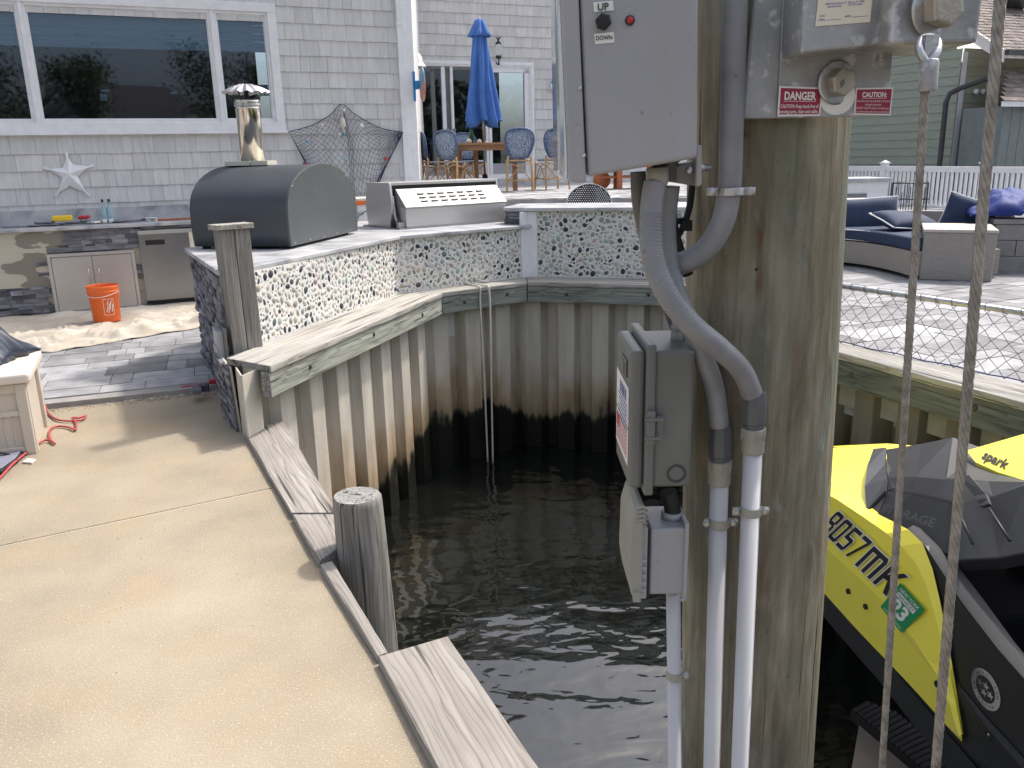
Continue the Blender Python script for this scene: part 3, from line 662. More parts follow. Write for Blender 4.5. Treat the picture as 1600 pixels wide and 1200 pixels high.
# marble top (two mitred pieces following the front)
ov = .045
def ctop(poly, z, th, name, parent):
    mb = MB(); mb.prism([(p.x, p.y, z) for p in poly], (0, 0, th)); return mb.build(name, m_marble, parent, bevel=.006)
fo = offs([V2(-1.72, 4.98), V2(-.985, 7.31), V2(.185, 8.22), V2(1.95, 7.72)], -ov)
ctop([V2(-1.80, 5.12), V2(-1.66, 5.30), V2(-.985, 7.31)+(fo[1]-V2(-.985, 7.31)), C_+(fo[2]-C_)*.9+V2(.03, 0), V2(.27, 8.3), V2(.27, 9.2), V2(-.6, 9.6), V2(-1.68, 9.1), V2(-2.56, 6.60)], ZT, .032, 'countertop', cn)
# ledger stone end face
def ledger(name, a, b, z0, z1, parent, seed, holes=(), hh=(.022, .05), n_out=None, lo=.10, hi=.34):
    r = random.Random(seed); a = Vector((a[0], a[1], 0)); b = Vector((b[0], b[1], 0)); L = (b-a).length; t = (b-a)/L; n = n_out or Vector((t.y, -t.x, 0)); mb = MB(); z = z0
    while z < z1-.004:
        h = min(r.uniform(*hh), z1-z); x = -r.random()*.15
        while x < L:
            l = r.uniform(.06, .26); x0, x1 = max(0, x), min(L, x+l)
            if x1-x0 > .01 and not any(hx0 < (x0+x1)/2 < hx1 and hz0 < z+h/2 < hz1 for hx0, hx1, hz0, hz1 in holes):
                d = r.uniform(.012, .038); tn = r.uniform(lo, hi)*(1.6 if r.random() < .06 else 1); p = a+t*x0; q = a+t*(x1-.002); f = r.uniform(-.006, .006)
                mb.hexa([p+Vector((0, 0, z)), q+Vector((0, 0, z)), q+n*d+Vector((0, 0, z)), p+n*(d+f)+Vector((0, 0, z))]+[v+Vector((0, 0, h-.002)) for v in (p+Vector((0, 0, z)), q+Vector((0, 0, z)), q+n*(d+f)+Vector((0, 0, z)), p+n*d+Vector((0, 0, z)))], tone=(tn, tn, tn*1.07))
            x += l
        z += h
    return mb.build(name, m_slate, parent)
ledger('stone_veneer', (-2.50, 6.62), (-1.78, 5.16), .0, ZT, cn, 21, n_out=Vector((-.896, -.443, 0)))
mb = MB(); mb.prism([V2(-2.49, 6.63), V2(-1.77, 5.16), A_, B_], (0, 0, ZT-.002)); mb.build('core', m_grout, cn)
# grey cover on the stone end face
e0, e1 = Vector((-2.50, 6.62, 0)), Vector((-1.665, 4.93, 0)); en_ = Vector((-.896, -.443, 0)); et_ = (e1-e0).normalized()
gx = thing('outlet_cover', e0+et_*.95+en_*.06+Vector((0, 0, .45)), 'grey weatherproof outlet cover on the stone end of the counter behind the square post', 'outlet cover')
p0 = PW(337, 477, e0, e1, .045); p1 = PW(360, 470, e0, e1, .045)
s0 = (Vector((p0.x, p0.y, 0))-e0).dot(et_); zt_, zb_ = .60, .28
def ebox(s, ln, z0, z1, o0, o1):
    q = [e0+et_*s+en_*o0, e0+et_*(s+ln)+en_*o0, e0+et_*(s+ln)+en_*o1, e0+et_*s+en_*o1]
    return [v+Vector((0, 0, z0)) for v in q]+[v+Vector((0, 0, z1)) for v in q]
mb = MB(); mb.hexa(ebox(s0, .26, zb_, zt_, .03, .05)); mb.build('flange', m_grey_d, gx, bevel=.004)
mb = MB(); mb.hexa(ebox(s0+.02, .22, zb_+.02, zt_-.02, .05, .085)); mb.hexa(ebox(s0+.03, .20, zb_+.13, zt_-.13, .085, .092)); mb.build('cover', m_grey, gx, bevel=.006)
# raised bar
bar = thing('bar_counter', (1.0, 8.4, .05), 'higher marble-topped bar counter with a river pebble front and white corner trim', 'counter')
q0, q1 = C_, D_; t = (q1-q0).normalized(); n = Vector((t.y, -t.x, 0)); ZB = 1.085
mb = MB(); bk = -n*.55
mb.prism([q0, q1, q1+bk, q0+bk], (0, 0, ZB)); mb.build('core', m_grout, bar)
mb = MB(); mb.hexa([q0+n*.001+Vector((0, 0, .4)), q1+n*.001+Vector((0, 0, .4)), q1+n*.012+Vector((0, 0, .4)), q0+n*.012+Vector((0, 0, .4))]+[v+Vector((0, 0, ZB)) for v in (q0+n*.001, q1+n*.001, q1+n*.012, q0+n*.012)])
pebbles(mb, q0+t*.10, q1, ZC+.004, ZB, .011, 14); mb.build('pebble_panel', [m_grout, m_pebble], bar, fix=False)
mb = MB(); pm = q0-(C_-B_).normalized()*.10; nn = Vector(((C_-B_).y, -(C_-B_).x, 0)).normalized()
mb.prism([pm+nn*.03, q0+(nn+n).normalized()*.034, q0+t*.10+n*.03, q0+t*.10+n*.001, q0+(nn+n)*.0005, pm+nn*.001], (0, 0, ZB-.41))
mb.v = [v+Vector((0, 0, .405)) for v in mb.v]; mb.build('corner_trim', m_white, bar, bevel=.003)
f0 = q0-t*.26+n*.06; f1 = q1+n*.06
ctop([f0+t*.10, f1, f1-n*.85, f0-n*.75, f0-n*.12], ZB, .035, 'bar_top', bar)
r0, r1 = q0-t*.24-n*.10, q0-n*.02
ledger('stone_return', (r0.x, r0.y), (r1.x, r1.y), ZT+.033, ZB, bar, 22)
mb = MB(); mb.prism([r0+Vector((0, 0, ZT+.034)), r1+Vector((0, 0, ZT+.034)), r1-n*.5+Vector((0, 0, ZT+.034)), r0-n*.5+Vector((0, 0, ZT+.034))], (0, 0, ZB-ZT-.036)); mb.build('core', m_grout, bar)

# ================================================================== HOUSE
WA = Vector((-1.3, 11.2, 0)); WB = Vector((0, 16.4, 0))
def at(O, s, z, off=0): return O+WU*s+WN*off+Vector((0, 0, z))
def wbox(mb, O, s0, s1, z0, z1, o0, o1, **k):
    q = [at(O, s0, z0, o1), at(O, s1, z0, o1), at(O, s1, z0, o0), at(O, s0, z0, o0)]
    return mb.hexa(q+[v+Vector((0, 0, z1-z0)) for v in q], **k)
def shingles(name, O, s0, s1, z0, z1, holes, parent, seed, z_ref=3.19, ex=.182):
    r = random.Random(seed); mb = MB(); z = z_ref-math.ceil((z_ref-z0)/ex)*ex
    while z < z1:
        spans = [(s0, s1)]
        for h in holes:
            if h[2] < z+ex*.5 < h[3]:
                ns = []
                for a, b in spans:
                    if h[0] > a: ns.append((a, min(b, h[0])))
                    if h[1] < b: ns.append((max(a, h[1]), b))
                spans = [x for x in ns if x[1]-x[0] > .01]
        for a, b in spans:
            x = a
            while x < b:
                l = r.uniform(.11, .27); x1 = min(x+l, b); t = r.uniform(.90, 1.03); d = r.uniform(.014, .020); dz = r.uniform(-.002, .002)
                q = [at(O, x, z+dz, d), at(O, x1-.003, z+dz, d), at(O, x1-.003, z+dz, 0), at(O, x, z+dz, 0), at(O, x, z+ex, .003), at(O, x1-.003, z+ex, .003), at(O, x1-.003, z+ex, 0), at(O, x, z+ex, 0)]
                mb.hexa(q, tone=(t, t, t)); x = x1
        z += ex
    return mb.build(name, m_shingle, parent, fix=False)
def backing(O, s0, s1, z0, z1, holes, parent):
    mb = MB(); h = holes[0]
    wbox(mb, O, s0, h[0], z0, z1, -.1, .0015); wbox(mb, O, h[1], s1, z0, z1, -.1, .0015)
    wbox(mb, O, h[0], h[1], z0, h[2], -.1, .0015); wbox(mb, O, h[0], h[1], h[3], z1, -.1, .0015)
    return mb.build('wall', plain('wall_underlay', (.20, .20, .22), .9), parent)
house = thing('shingled_house', (-4, 11, 0), 'grey shingled house with white-trimmed windows and a recessed wing with sliding doors', 'house')
hw = (-7.4, -1.64, 2.07, 3.27)
backing(WA, -9, .0, -.2, 6.2, [hw], house); shingles('shingle_wall', WA, -9, -.02, .9, 5.2, [hw], house, 31)
hd = (-2.0, .42, 1.15, 3.15)
backing(WB, -3.2, 5.0, -.2, 6.4, [hd], house); shingles('shingle_wall', WB, -2.4, 5.0, 1.0, 5.6, [hd], house, 32)
mb = MB(); a = at(WA, 0, -.2, -.02); b = at(WB, -1.75, -.2, 0)
mb.hexa([a, at(WA, .12, -.2, -.02), at(WB, -1.6, -.2, -.1), b]+[v+Vector((0, 0, 6.4)) for v in (a, at(WA, .12, -.2, -.02), at(WB, -1.6, -.2, -.1), b)]); mb.build('return_wall', m_shingle, house)
mb = MB(); wbox(mb, WA, .03, .145, -.1, 6.2, -.14, .035); mb.build('corner_board', m_white, house, bevel=.004)
mb = MB(); wbox(mb, WA, -.06, .03, .0, 6.2, .0, .05); mb.build('corner_board', m_white, house, bevel=.004)
mb = MB(); wbox(mb, WA, -.075, .03, 3.205, 3.235, .05, .06)
for s in (-.06, .015): mb.lathe([(.008, 0), (.008, .004), (0, .005)], at(WA, s, 3.22, .06), 8, WN)
mb.build('strap', m_white, house)
# roof of the house (above the frame) and room interiors
mb = MB(); mb.hexa([at(WA, -9.5, 6.0, .6), at(WA, .4, 6.0, .6), at(WB, -1.0, 6.0, -3), at(WB, -11, 6.0, -3)]+[at(WA, -9.5, 6.2, .6), at(WA, .4, 6.2, .6), at(WB, -1.0, 8.2, -3), at(WB, -11, 8.2, -3)]); mb.build('roof', m_roof, house)
mb = MB(); mb.hexa([at(WB, -2.6, 6.2, .5), at(WB, 5.3, 6.2, .5), at(WB, 5.3, 6.2, -6), at(WB, -2.6, 6.2, -6)]+[at(WB, -2.6, 6.4, .5), at(WB, 5.3, 6.4, .5), at(WB, 5.3, 9, -6), at(WB, -2.6, 9, -6)]); mb.build('roof', m_roof, house)
mb = MB(); wbox(mb, WA, -7.5, -1.6, 1.9, 3.5, -1.6, -1.5); mb.build('room_interior', m_glass_dark, house)
mb = MB(); wbox(mb, WB, -2.0, .5, 1.1, 3.3, -1.6, -1.5); mb.build('room_interior', m_glass_dark, house)
win = thing('picture_window', (0, 0, 0), 'x', 'x'); bpy.data.objects.remove(win)
def frame(mb, O, s0, s1, z0, z1, w, o0, o1):
    wbox(mb, O, s0, s1, z1-w, z1, o0, o1); wbox(mb, O, s0, s1, z0, z0+w, o0, o1)
    wbox(mb, O, s0, s0+w, z0+w, z1-w, o0, o1-.001); wbox(mb, O, s1-w, s1, z0+w, z1-w, o0, o1-.001)
mb = MB(); frame(mb, WA, -7.52, -1.525, 1.965, 3.39, .10, -.06, .055); mb2 = mb
wbox(mb, WA, -7.54, -1.505, 1.935, 1.965, -.02, .075)
wbox(mb, WA, -4.188, -4.152, 2.065, 3.29, -.05, .048); wbox(mb, WA, -2.263, -2.227, 2.065, 3.29, -.05, .048)
wf = mb.build('window', m_white, house, bevel=.004)
for (a, b) in ((-7.42, -4.188), (-4.152, -2.263), (-2.227, -1.625)):
    mb = MB(); frame(mb, WA, a, b, 2.065, 3.29, .030, -.05, .03); frame(mb, WA, a+.030, b-.030, 2.095, 3.26, .015, -.05, .012); mb.build('sash', m_white, wf, bevel=.003)
    mb = MB(); wbox(mb, WA, a+.03, b-.03, 2.10, 3.27, -.02, -.014); mb.build('pane', m_pane, wf)
    mb = MB()
    for k in range(9): wbox(mb, WA, a+.04, b-.04, 2.89+k*.045, 2.89+k*.045+.043, -.10-.004*(k % 2), -.092-.004*(k % 2))
    wbox(mb, WA, a+.04, b-.04, 2.865, 2.89, -.11, -.085); mb.build('roller_shade', m_shade, wf)
# leaded-glass ornaments seen inside the window
mb = MB(); lead = []
wbox(mb, WA, -2.13, -1.66, 2.38, 2.50, -.16, -.155); mb.build('glass_ornament', m_shade, wf)
mb = MB()
for z in (2.38, 2.42, 2.46, 2.50): wbox(mb, WA, -2.13, -1.66, z-.003, z+.003, -.154, -.150)
for s in (-2.02, -1.90, -1.78):
    for d in (-1, 1):
        mb.tube([at(WA, s-.03, 2.44, -.150), at(WA, s, 2.44+.035*d, -.150), at(WA, s+.03, 2.44, -.150)], .003, 4)
mb.build('lead_lines', m_black2, wf)
mb = MB(); wbox(mb, WA, -3.55, -3.47, 2.36, 2.44, -.9, -.89); wbox(mb, WA, -3.52, -3.44, 2.46, 2.49, -.9, -.89); wbox(mb, WA, -2.75, -2.66, 2.44, 2.47, -.9, -.89); mb.build('interior_light_reflection', m_shade, wf)
# sliding door
mb = MB(); frame(mb, WB, -2.1, .565, 1.19, 3.29, .055, -.06, .05); frame(mb, WB, -2.045, .51, 1.245, 3.235, .035, -.06, .035)
wbox(mb, WB, .385, .475, 1.28, 3.2, -.05, .02); wbox(mb, WB, -.3, .475, 3.11, 3.2, -.05, .02)
dr = mb.build('sliding_door', m_white, house, bevel=.004)
mb = MB(); wbox(mb, WB, -2.0, -1.40, 3.10, 3.19, -.05, .0); wbox(mb, WB, -1.46, -1.385, 1.3, 3.19, -.05, .0); wbox(mb, WB, -1.09, .0, 3.14, 3.19, -.05, .0); mb.build('screen_frame', m_grey_d, dr)
for s0, s1 in ((-1.26, -1.19), (-1.09, -1.04), (-.42, -.37), (-.36, -.30)):
    mb = MB(); wbox(mb, WB, s0, s1, 1.28, 3.19, -.05, .016); mb.build('stile', m_white, dr, bevel=.003)
mb = MB(); wbox(mb, WB, -1.19, -1.09, 1.28, 3.19, -.05, -.03); wbox(mb, WB, -.37, -.36, 1.28, 2.6, -.05, .0); mb.build('track', m_grey_d, dr)
for a, b in ((-2.0, -1.46), (-1.385, -1.26), (-1.04, -.42), (-.30, .39)):
    mb = MB(); wbox(mb, WB, a, b, 1.46, 3.14, -.02, -.015); mb.build('pane', m_pane, dr)
mb = MB(); wbox(mb, WB, -2.0, -1.26, 1.28, 1.48, -.05, -.01); wbox(mb, WB, -1.04, -.42, 1.28, 1.48, -.05, -.01); wbox(mb, WB, -.3, .39, 1.28, 1.48, -.05, -.01); mb.build('kick_rail', m_grey, dr)
for s in (-1.165, -1.30):
    mb = MB(); wbox(mb, WB, s+.09, s+.13, 2.0, 2.12, .016, .05); mb.build('handle', m_steel_d, dr, bevel=.004)
mb = MB(); wbox(mb, WB, -2.2, .75, 1.02, 1.185, .0, .32); struct(mb.build('door_step', m_marble))

# wall things ----------------------------------------------------------------
def wpt(O, px, py, off=0): return PW(px, py, O, O+WU, off)
st = MB(); ctr = wpt(WA, 108, 272, .02); tips = [(104, 238), (146, 258), (141, 307), (87, 307), (67, 262)]; inn = [(114, 257), (122, 276), (109, 291), (97, 277), (98, 262)]
vs = []
for (a, b) in zip(tips, inn):
    p = wpt(WA, *a, .02); q = wpt(WA, *b, .02); d = (p-ctr).normalized(); sd_ = d.cross(WN)
    vs += [p+sd_*.018, p+d*.004, p-sd_*.018, q]
order = []
base_ = vs; hi = []
n = len(base_); cc = ctr+WN*.06
mid = [ctr.lerp(v, .5)+WN*.045 for v in base_]
top_ = [v+WN*.012 for v in base_]; fr = base_
st.add(fr+top_+[cc], [(i, (i+1) % n, n+(i+1) % n, n+i) for i in range(n)]+[(n+i, n+(i+1) % n, 2*n) for i in range(n)])
tag(st.build('starfish_ornament', m_white, origin=ctr, bevel=.006), 'large white starfish ornament on the grey shingle wall under the window', 'wall ornament')
# fishing net
NT = [(-1.49, 1.95), (-1.22, 2.02), (-.98, 2.14), (-.82, 2.27), (-.66, 2.15), (-.36, 1.99), (-.05, 1.93)]
NBt = [(-1.31, 1.56), (-1.16, 1.32), (-.95, 1.12), (-.62, 1.03), (-.46, 1.22), (-.30, 1.52), (-.07, 1.90)]
def nl(pl, u):
    f = u*(len(pl)-1); i = min(int(f), len(pl)-2); f -= i; return (pl[i][0]*(1-f)+pl[i+1][0]*f, pl[i][1]*(1-f)+pl[i+1][1]*f)
def npt(u, v):
    a = nl(NT, u); b = nl(NBt, u); g = v**1.15
    s = a[0]*(1-g)+b[0]*g; z = a[1]*(1-g)+b[1]*g
    k = math.exp(-((s+.74)/.12)**2)*.40*v*(1-v)*2; s += (-.74-s)*k
    return at(WA, s+.004*math.sin(40*u+9*v), z-.012*math.sin(9*u+3)*v, .045+.012*math.sin(13*u+7*v))
net = thing('fishing_net', at(WA, -.8, 1.6, .04), 'navy blue fishing net draped from a hook on the grey shingle wall', 'fishing net')
mb = MB(); NN = 19
for i in range(-NN, NN+1):
    for sg in (1, -1):
        pts = []
        for k in range(23):
            v = k/22; u = (i/NN if sg > 0 else (i+NN)/NN-0)+sg*v*.62
            if 0 <= u <= 1: pts.append(npt(u, v))
        if len(pts) > 2: mb.tube(pts, .0022, 3, caps=False)
mb.build('mesh', m_net, net, fix=False)
mb = MB()
for row in (NT, NBt): mb.tube(spline([at(WA, s, z, .05) for s, z in row], 5), .0065 if row is NBt else .005, 5)
mb.tube([at(WA, -1.49, 1.95, .05), at(WA, -1.31, 1.56, .05)], [.004, .012], 5); mb.tube([at(WA, -.05, 1.93, .05), at(WA, -.32, 1.5, .05), at(WA, -.62, 1.03, .05)], [.004, .011, .008], 5)
for q in range(3): mb.tube([at(WA, -.82, 2.27, .05), at(WA, -.77+.024*q, 1.8, .06), at(WA, -.78+.02*q, 1.1, .06)], .003, 4)
mb.build('edge_rope', m_net, net)
for (px, py, r, m, lb) in ((538, 172, .016, m_label, 'small white shell hanging near the top of the fishing net'), (565, 196, .026, m_label, 'flat white shell on the right slope of the fishing net'), (503, 195, .018, m_shell, 'small pale shell on the left slope of the fishing net'),
                            (480, 220, .03, m_signpink, 'reddish shell on the left side of the fishing net'), (530, 210, .018, m_label, 'small white shell just below the hanging glass float'), (541, 249, .03, m_glassblue, 'round pale yellow-green shell low in the middle of the fishing net'),
                            (594, 223, .022, m_signpink, 'pale pink shell on the right side of the fishing net'), (603, 248, .024, m_red, 'dark red shell low on the right of the fishing net'), (596, 300, .032, m_yel2, 'yellowish shell by the lower right edge of the fishing net'), (476, 256, .022, m_maroon, 'dark red float at the lower left corner of the fishing net')):
    c = wpt(WA, px, py, .075); mb = MB(); rs = random.Random(px)
    for i in range(1): mb.lathe([(r, 0), (r*.96, r*.2), (r*.7, r*.45), (r*.3, r*.6), (0, r*.64)], c, 11, WN+Vector((rs.uniform(-.3, .3), 0, rs.uniform(-.2, .3))))
    tag(mb.build('seashell', m, origin=c), lb, 'seashell', 'shells caught in the wall net')
fl = thing('glass_float', wpt(WA, 537, 195, .07), 'rope-wrapped bottle float hanging by its cord over the fishing net', 'float')
mb = MB(); mb.tube([wpt(WA, 535, 163, .06), wpt(WA, 536, 182, .08)], .006, 6); mb.tube([wpt(WA, 532, 165, .06), wpt(WA, 534, 182, .08)], .004, 6); mb.build('cord', m_rope, fl)
mb = MB(); c = wpt(WA, 536, 200, .08); mb.lathe([(.0, -.10), (.016, -.10), (.018, -.045), (.036, -.035), (.038, .02), (.026, .06), (.014, .075), (.0, .078)], c+Vector((0, 0, .05)), 14); mb.build('bottle', m_rope, fl)
mb = MB(); mb.lathe([(0, -.145), (.015, -.14), (.017, -.10), (.0, -.10)], c+Vector((0, 0, .05)), 12); mb.build('neck', plain('teal_plastic', (.08, .28, .34), .3), fl)
# hanging sign on corner board
sg = thing('hanging_sign', at(WA, .15, 2.5, .05), 'oval painted beach sign hanging from a blue bracket on the white corner board', 'sign')
mb = MB(); z0, z1 = 2.31, 2.67; wbox(mb, WA, .115, .146, z0, z1, .036, .05); wbox(mb, WA, .13, .16, 2.45, 2.55, .05, .16)
sb = mb.build('bracket', m_bluepaint, sg, bevel=.003)
mb = MB(); c = at(WA, .175, 2.50, .22); mb.add([], []); pts = [c+WN*(.115*math.cos(q))+Vector((0, 0, .205*math.sin(q))) for q in [2*math.pi*k/28 for k in range(28)]]
mb.prism(pts, WU*.014); mb.build('oval_board', m_signpink, sg)
mb = MB(); mb.tube([c+Vector((0, 0, .2)), c+Vector((0, 0, .27))], .003, 5); mb.build('chain', m_black2, sg)
bl = thing('bell_lamp', PY(657, 96, 14.4), 'grey metal bell-shaped lamp beside the corner board above the oval sign', 'lamp'); c = PY(652, 106, 14.4)
mb = MB(); mb.lathe([(.16, 0), (.15, .02), (.10, .09), (.085, .17), (.05, .21), (.02, .22), (.02, .26), (0, .26)], c, 20); mb.build('shade', m_galv, bl)
mb = MB(); mb.tube([c+Vector((0, 0, .25)), c+Vector((0, 0, .34)), c+Vector((-.1, .02, .38)), c+Vector((-.22, .06, .36))], .012, 6); mb.build('arm', m_galv, bl)
mb = MB(); mb.tube([c+Vector((-.01, 0, -.1)), c+Vector((-.01, 0, 0.04))], .012, 6); mb.build('clapper_cord', m_bluepaint, bl)
ln = thing('wall_lantern', wpt(WB, 771, 100, .05), 'black pineapple-shaped wall lantern beside the closed umbrella', 'wall lantern'); c = at(WB, -.19, 3.22, .16)
mb = MB(); mb.lathe([(0, .10), (.045, .11), (.06, .15), (.05, .16)], c, 12); mb.lathe([(.055, .36), (.05, .385), (.02, .40), (.015, .43), (0, .43)], c, 12)
for k in range(7): q = k*.9; mb.tube([c+Vector((0, 0, .42)), c+Vector((.03*math.cos(q), .03*math.sin(q), .46)), c+Vector((.06*math.cos(q), .06*math.sin(q), .49+.01*(k % 2)))], [.01, .008, .002], 5)
mb.tube(spline([c+Vector((0, 0, .11)), c+Vector((0, 0, .04)), c-WN*.06+Vector((0, 0, .02)), c-WN*.14+Vector((0, 0, .08))]), .012, 6); mb.lathe([(.0, .0), (.02, .01), (.02, .03), (0, .04)], c, 8)
mb.build('metal_frame', m_black2, ln)
mb = MB(); mb.lathe([(.05, .155), (.068, .22), (.066, .30), (.05, .365)], c, 16); mb.build('globe', m_clear, ln)
rg = thing('life_ring_ornament', wpt(WB, 866, 134, .05), 'small white and blue life ring ornament on the shingle wall right of the sliding door', 'wall ornament'); c = wpt(WB, 867, 134, .06)
for (q0_, q1_, m, nm) in ((0, 2*math.pi, m_white, 'ring'),):
    mb = MB(); mb.tube([c+WU*(.075*math.cos(q))+Vector((0, 0, .075*math.sin(q))) for q in [2*math.pi*k/24 for k in range(24)]], .03, 8, closed=True); mb.build(nm, m, rg)
for k in range(2):
    mb = MB(); q0_ = 2.2+k*3.1; mb.tube([c+WN*.003+WU*(.075*math.cos(q))+Vector((0, 0, .075*math.sin(q))) for q in [q0_+j*.1 for j in range(6)]], .032, 8); mb.build('band', m_bluepaint, rg)

# ================================================================== OUTDOOR KITCHEN along the left wall
kit = thing('kitchen_counter', at(WA, -3.6, .05, .3), 'unfinished outdoor kitchen run under the window with half its stone cladding missing', 'counter')
KO = WA+WN*.62
mb = MB(); wbox(mb, WA, -7.5, -2.2, .0, .94, .02, .61); mb.build('core', m_mortar, kit)
mb = MB(); wbox(mb, KO, -7.5, -4.24, .345, .94, -.01, .012); wbox(mb, KO, -4.24, -3.97, .78, .94, -.01, .012); wbox(mb, KO, -4.27, -4.235, .45, .76, -.01, .011); mb.build('mortar_face', m_mortar, kit)
ledger('stone_veneer', (KO+WU*-5.6)[:2], (KO+WU*-2.3)[:2], .03, .935, kit, 23, holes=[(1.35, 2.22, 0, .70), (2.26, 2.90, .0, .90), (0, 1.33, .345, 1), (0, 1.61, .77, 1)])
mb = MB(); wbox(mb, WA, -7.5, -2.2, .94, .975, .0, .68); mb.build('countertop', m_marble, kit, bevel=.005)
mb = MB(); wbox(mb, WA, -7.5, -2.2, .975, 1.135, .0, .035); mb.build('backsplash', m_marble, kit, bevel=.003)
cb = MB(); frame(cb, KO, -4.245, -3.385, .035, .695, .035, .0, .055); cb_ = cb.build('cabinet_doors', m_steel, kit, bevel=.003)
for s0, s1, hs in ((-4.207, -3.817, -3.85), (-3.813, -3.423, -3.78)):
    mb = MB(); wbox(mb, KO, s0, s1, .075, .655, .02, .045); d_ = mb.build('door', m_steel, cb_, bevel=.002)
    d_.data.materials[0] = m_steel
mb = MB()
for s in (-3.86, -3.76): mb.tube([at(KO, s, .36, .045), at(KO, s, .37, .075), at(KO, s, .52, .075), at(KO, s, .53, .045)], .006, 8)
mb.build('handle', m_chrome, cb_)
mb = MB(); wbox(mb, KO, -3.325, -2.695, .115, .895, .0, .05); fr_ = mb.build('refrigerator', m_steel_d, kit, bevel=.004)
mb = MB(); wbox(mb, KO, -3.325, -2.695, .855, .897, .05, .062); mb.build('top_trim', m_steel, fr_, bevel=.003)
mb = MB(); wbox(mb, KO, -3.26, -3.06, .735, .79, .048, .0515); mb.build('handle_recess', m_rubber, fr_)
mb = MB(); wbox(mb, KO, -3.325, -2.695, .03, .112, .0, .02); mb.build('toe_kick', m_rubber, fr_)
mb = MB(); wbox(mb, KO, -2.80, -2.74, .62, .86, .052, .056); mb.build('cardboard_corner', m_cream, fr_)
def onct(px, py, z=.976):
    q = PW(px, py, WA, WA+WU, .36); q.z = z; return q
def item(name, m, label, cat, fn, c, group=None, bevel=.004):
    mb = MB(); fn(mb, c); return tag(mb.build(name, m, origin=c, bevel=bevel), label, cat, group)
item('sponge', m_yel2, 'big yellow sponge on the left kitchen counter below the starfish', 'sponge', lambda mb, c: mb.box(c+Vector((0, 0, .075)), (.20, .10, .06), WT), onct(98, 345), bevel=.015)
item('glove', m_red, 'crumpled red work glove behind the yellow sponge', 'glove', lambda mb, c: [sph(mb, c+Vector((.02*i-.03, .01*i, .07+.01*(i % 2))), (.035, .03, .018)) for i in range(4)], onct(130, 338), bevel=0)
for k, (px, py, l, w_, a_, hh_, lb) in enumerate(((60, 350, .34, .10, .5, .018, 'long slate offcut lying left of the yellow sponge'), (78, 343, .22, .12, .1, .05, 'piled slate pieces directly left of the yellow sponge'), (118, 346, .30, .12, .35, .03, 'grey slate offcuts in front of the red glove'),
                       (128, 341, .18, .09, .6, .045, 'dark slate block under the red glove'), (205, 338, .34, .09, .42, .024, 'dark slate strip right of the two bottles'), (225, 336, .26, .08, .40, .034, 'second dark slate strip beside the pale stone offcut'), (20, 357, .25, .07, .3, .012, 'thin flat tool at the far left of the kitchen counter'))):
    def fn(mb, c, l=l, w_=w_, a_=a_, hh_=hh_, k=k):
        r = random.Random(k)
        for j in range(4): t = r.uniform(.12, .36); mb.box(c+Vector((r.uniform(-.06, .06), r.uniform(-.02, .02), hh_*(j+.5)/4)), (l*r.uniform(.5, 1), w_*r.uniform(.6, 1), hh_/4), a_+r.uniform(-.3, .3), tone=(t, t, t*1.08))
    item('slate_offcut', m_slate, lb, 'stone offcut', fn, onct(px, py), 'slate offcuts on the kitchen counter', .002)
item('stone_scrap', m_label, 'pale plastic wrapper on the counter between sponge and bottles', 'wrapper', lambda mb, c: [mb.box(c+Vector((.05*i, .02*i, .012+.004*i)), (.12, .08, .02), WT+.3*i) for i in range(3)], onct(135, 345))
item('stone_scrap', m_label, 'small white stone offcut on the counter left of the cardboard strip', 'stone offcut', lambda mb, c: mb.box(c+Vector((0, 0, .02)), (.12, .07, .04), WT), onct(236, 337))
item('wood_offcut', m_teak, 'short brown wood strip lying in front of the two bottles', 'wood strip', lambda mb, c: mb.box(c+Vector((0, 0, .012)), (.28, .05, .024), WT+.02), onct(166, 341))
item('wood_offcut', m_cedar, 'long brown cardboard strip near the oven on the left kitchen counter', 'strip', lambda mb, c: mb.box(c+Vector((0, 0, .012)), (.5, .05, .02), WT), onct(262, 334))
for px, lb in ((163, 'left of the two clear blue-tinted bottles by the backsplash'), (173, 'right of the two clear blue-tinted bottles by the backsplash')):
    c = onct(px, 337); bo = thing('glass_bottle', c, lb, 'bottle', 'bottles on the kitchen counter')
    mb = MB(); mb.lathe([(.035, 0), (.036, .02), (.036, .13), (.015, .19), (.013, .235)], c, 16); mb.build('bottle_body', m_glassblue, bo)
    mb = MB(); mb.lathe([(.014, .235), (.014, .262), (0, .264)], c, 10); mb.build('cap', m_black2, bo)
    mb = MB(); mb.box(c+WN*.037+Vector((0, 0, .03)), (.045, .002, .04), WT); mb.build('label', m_label, bo)
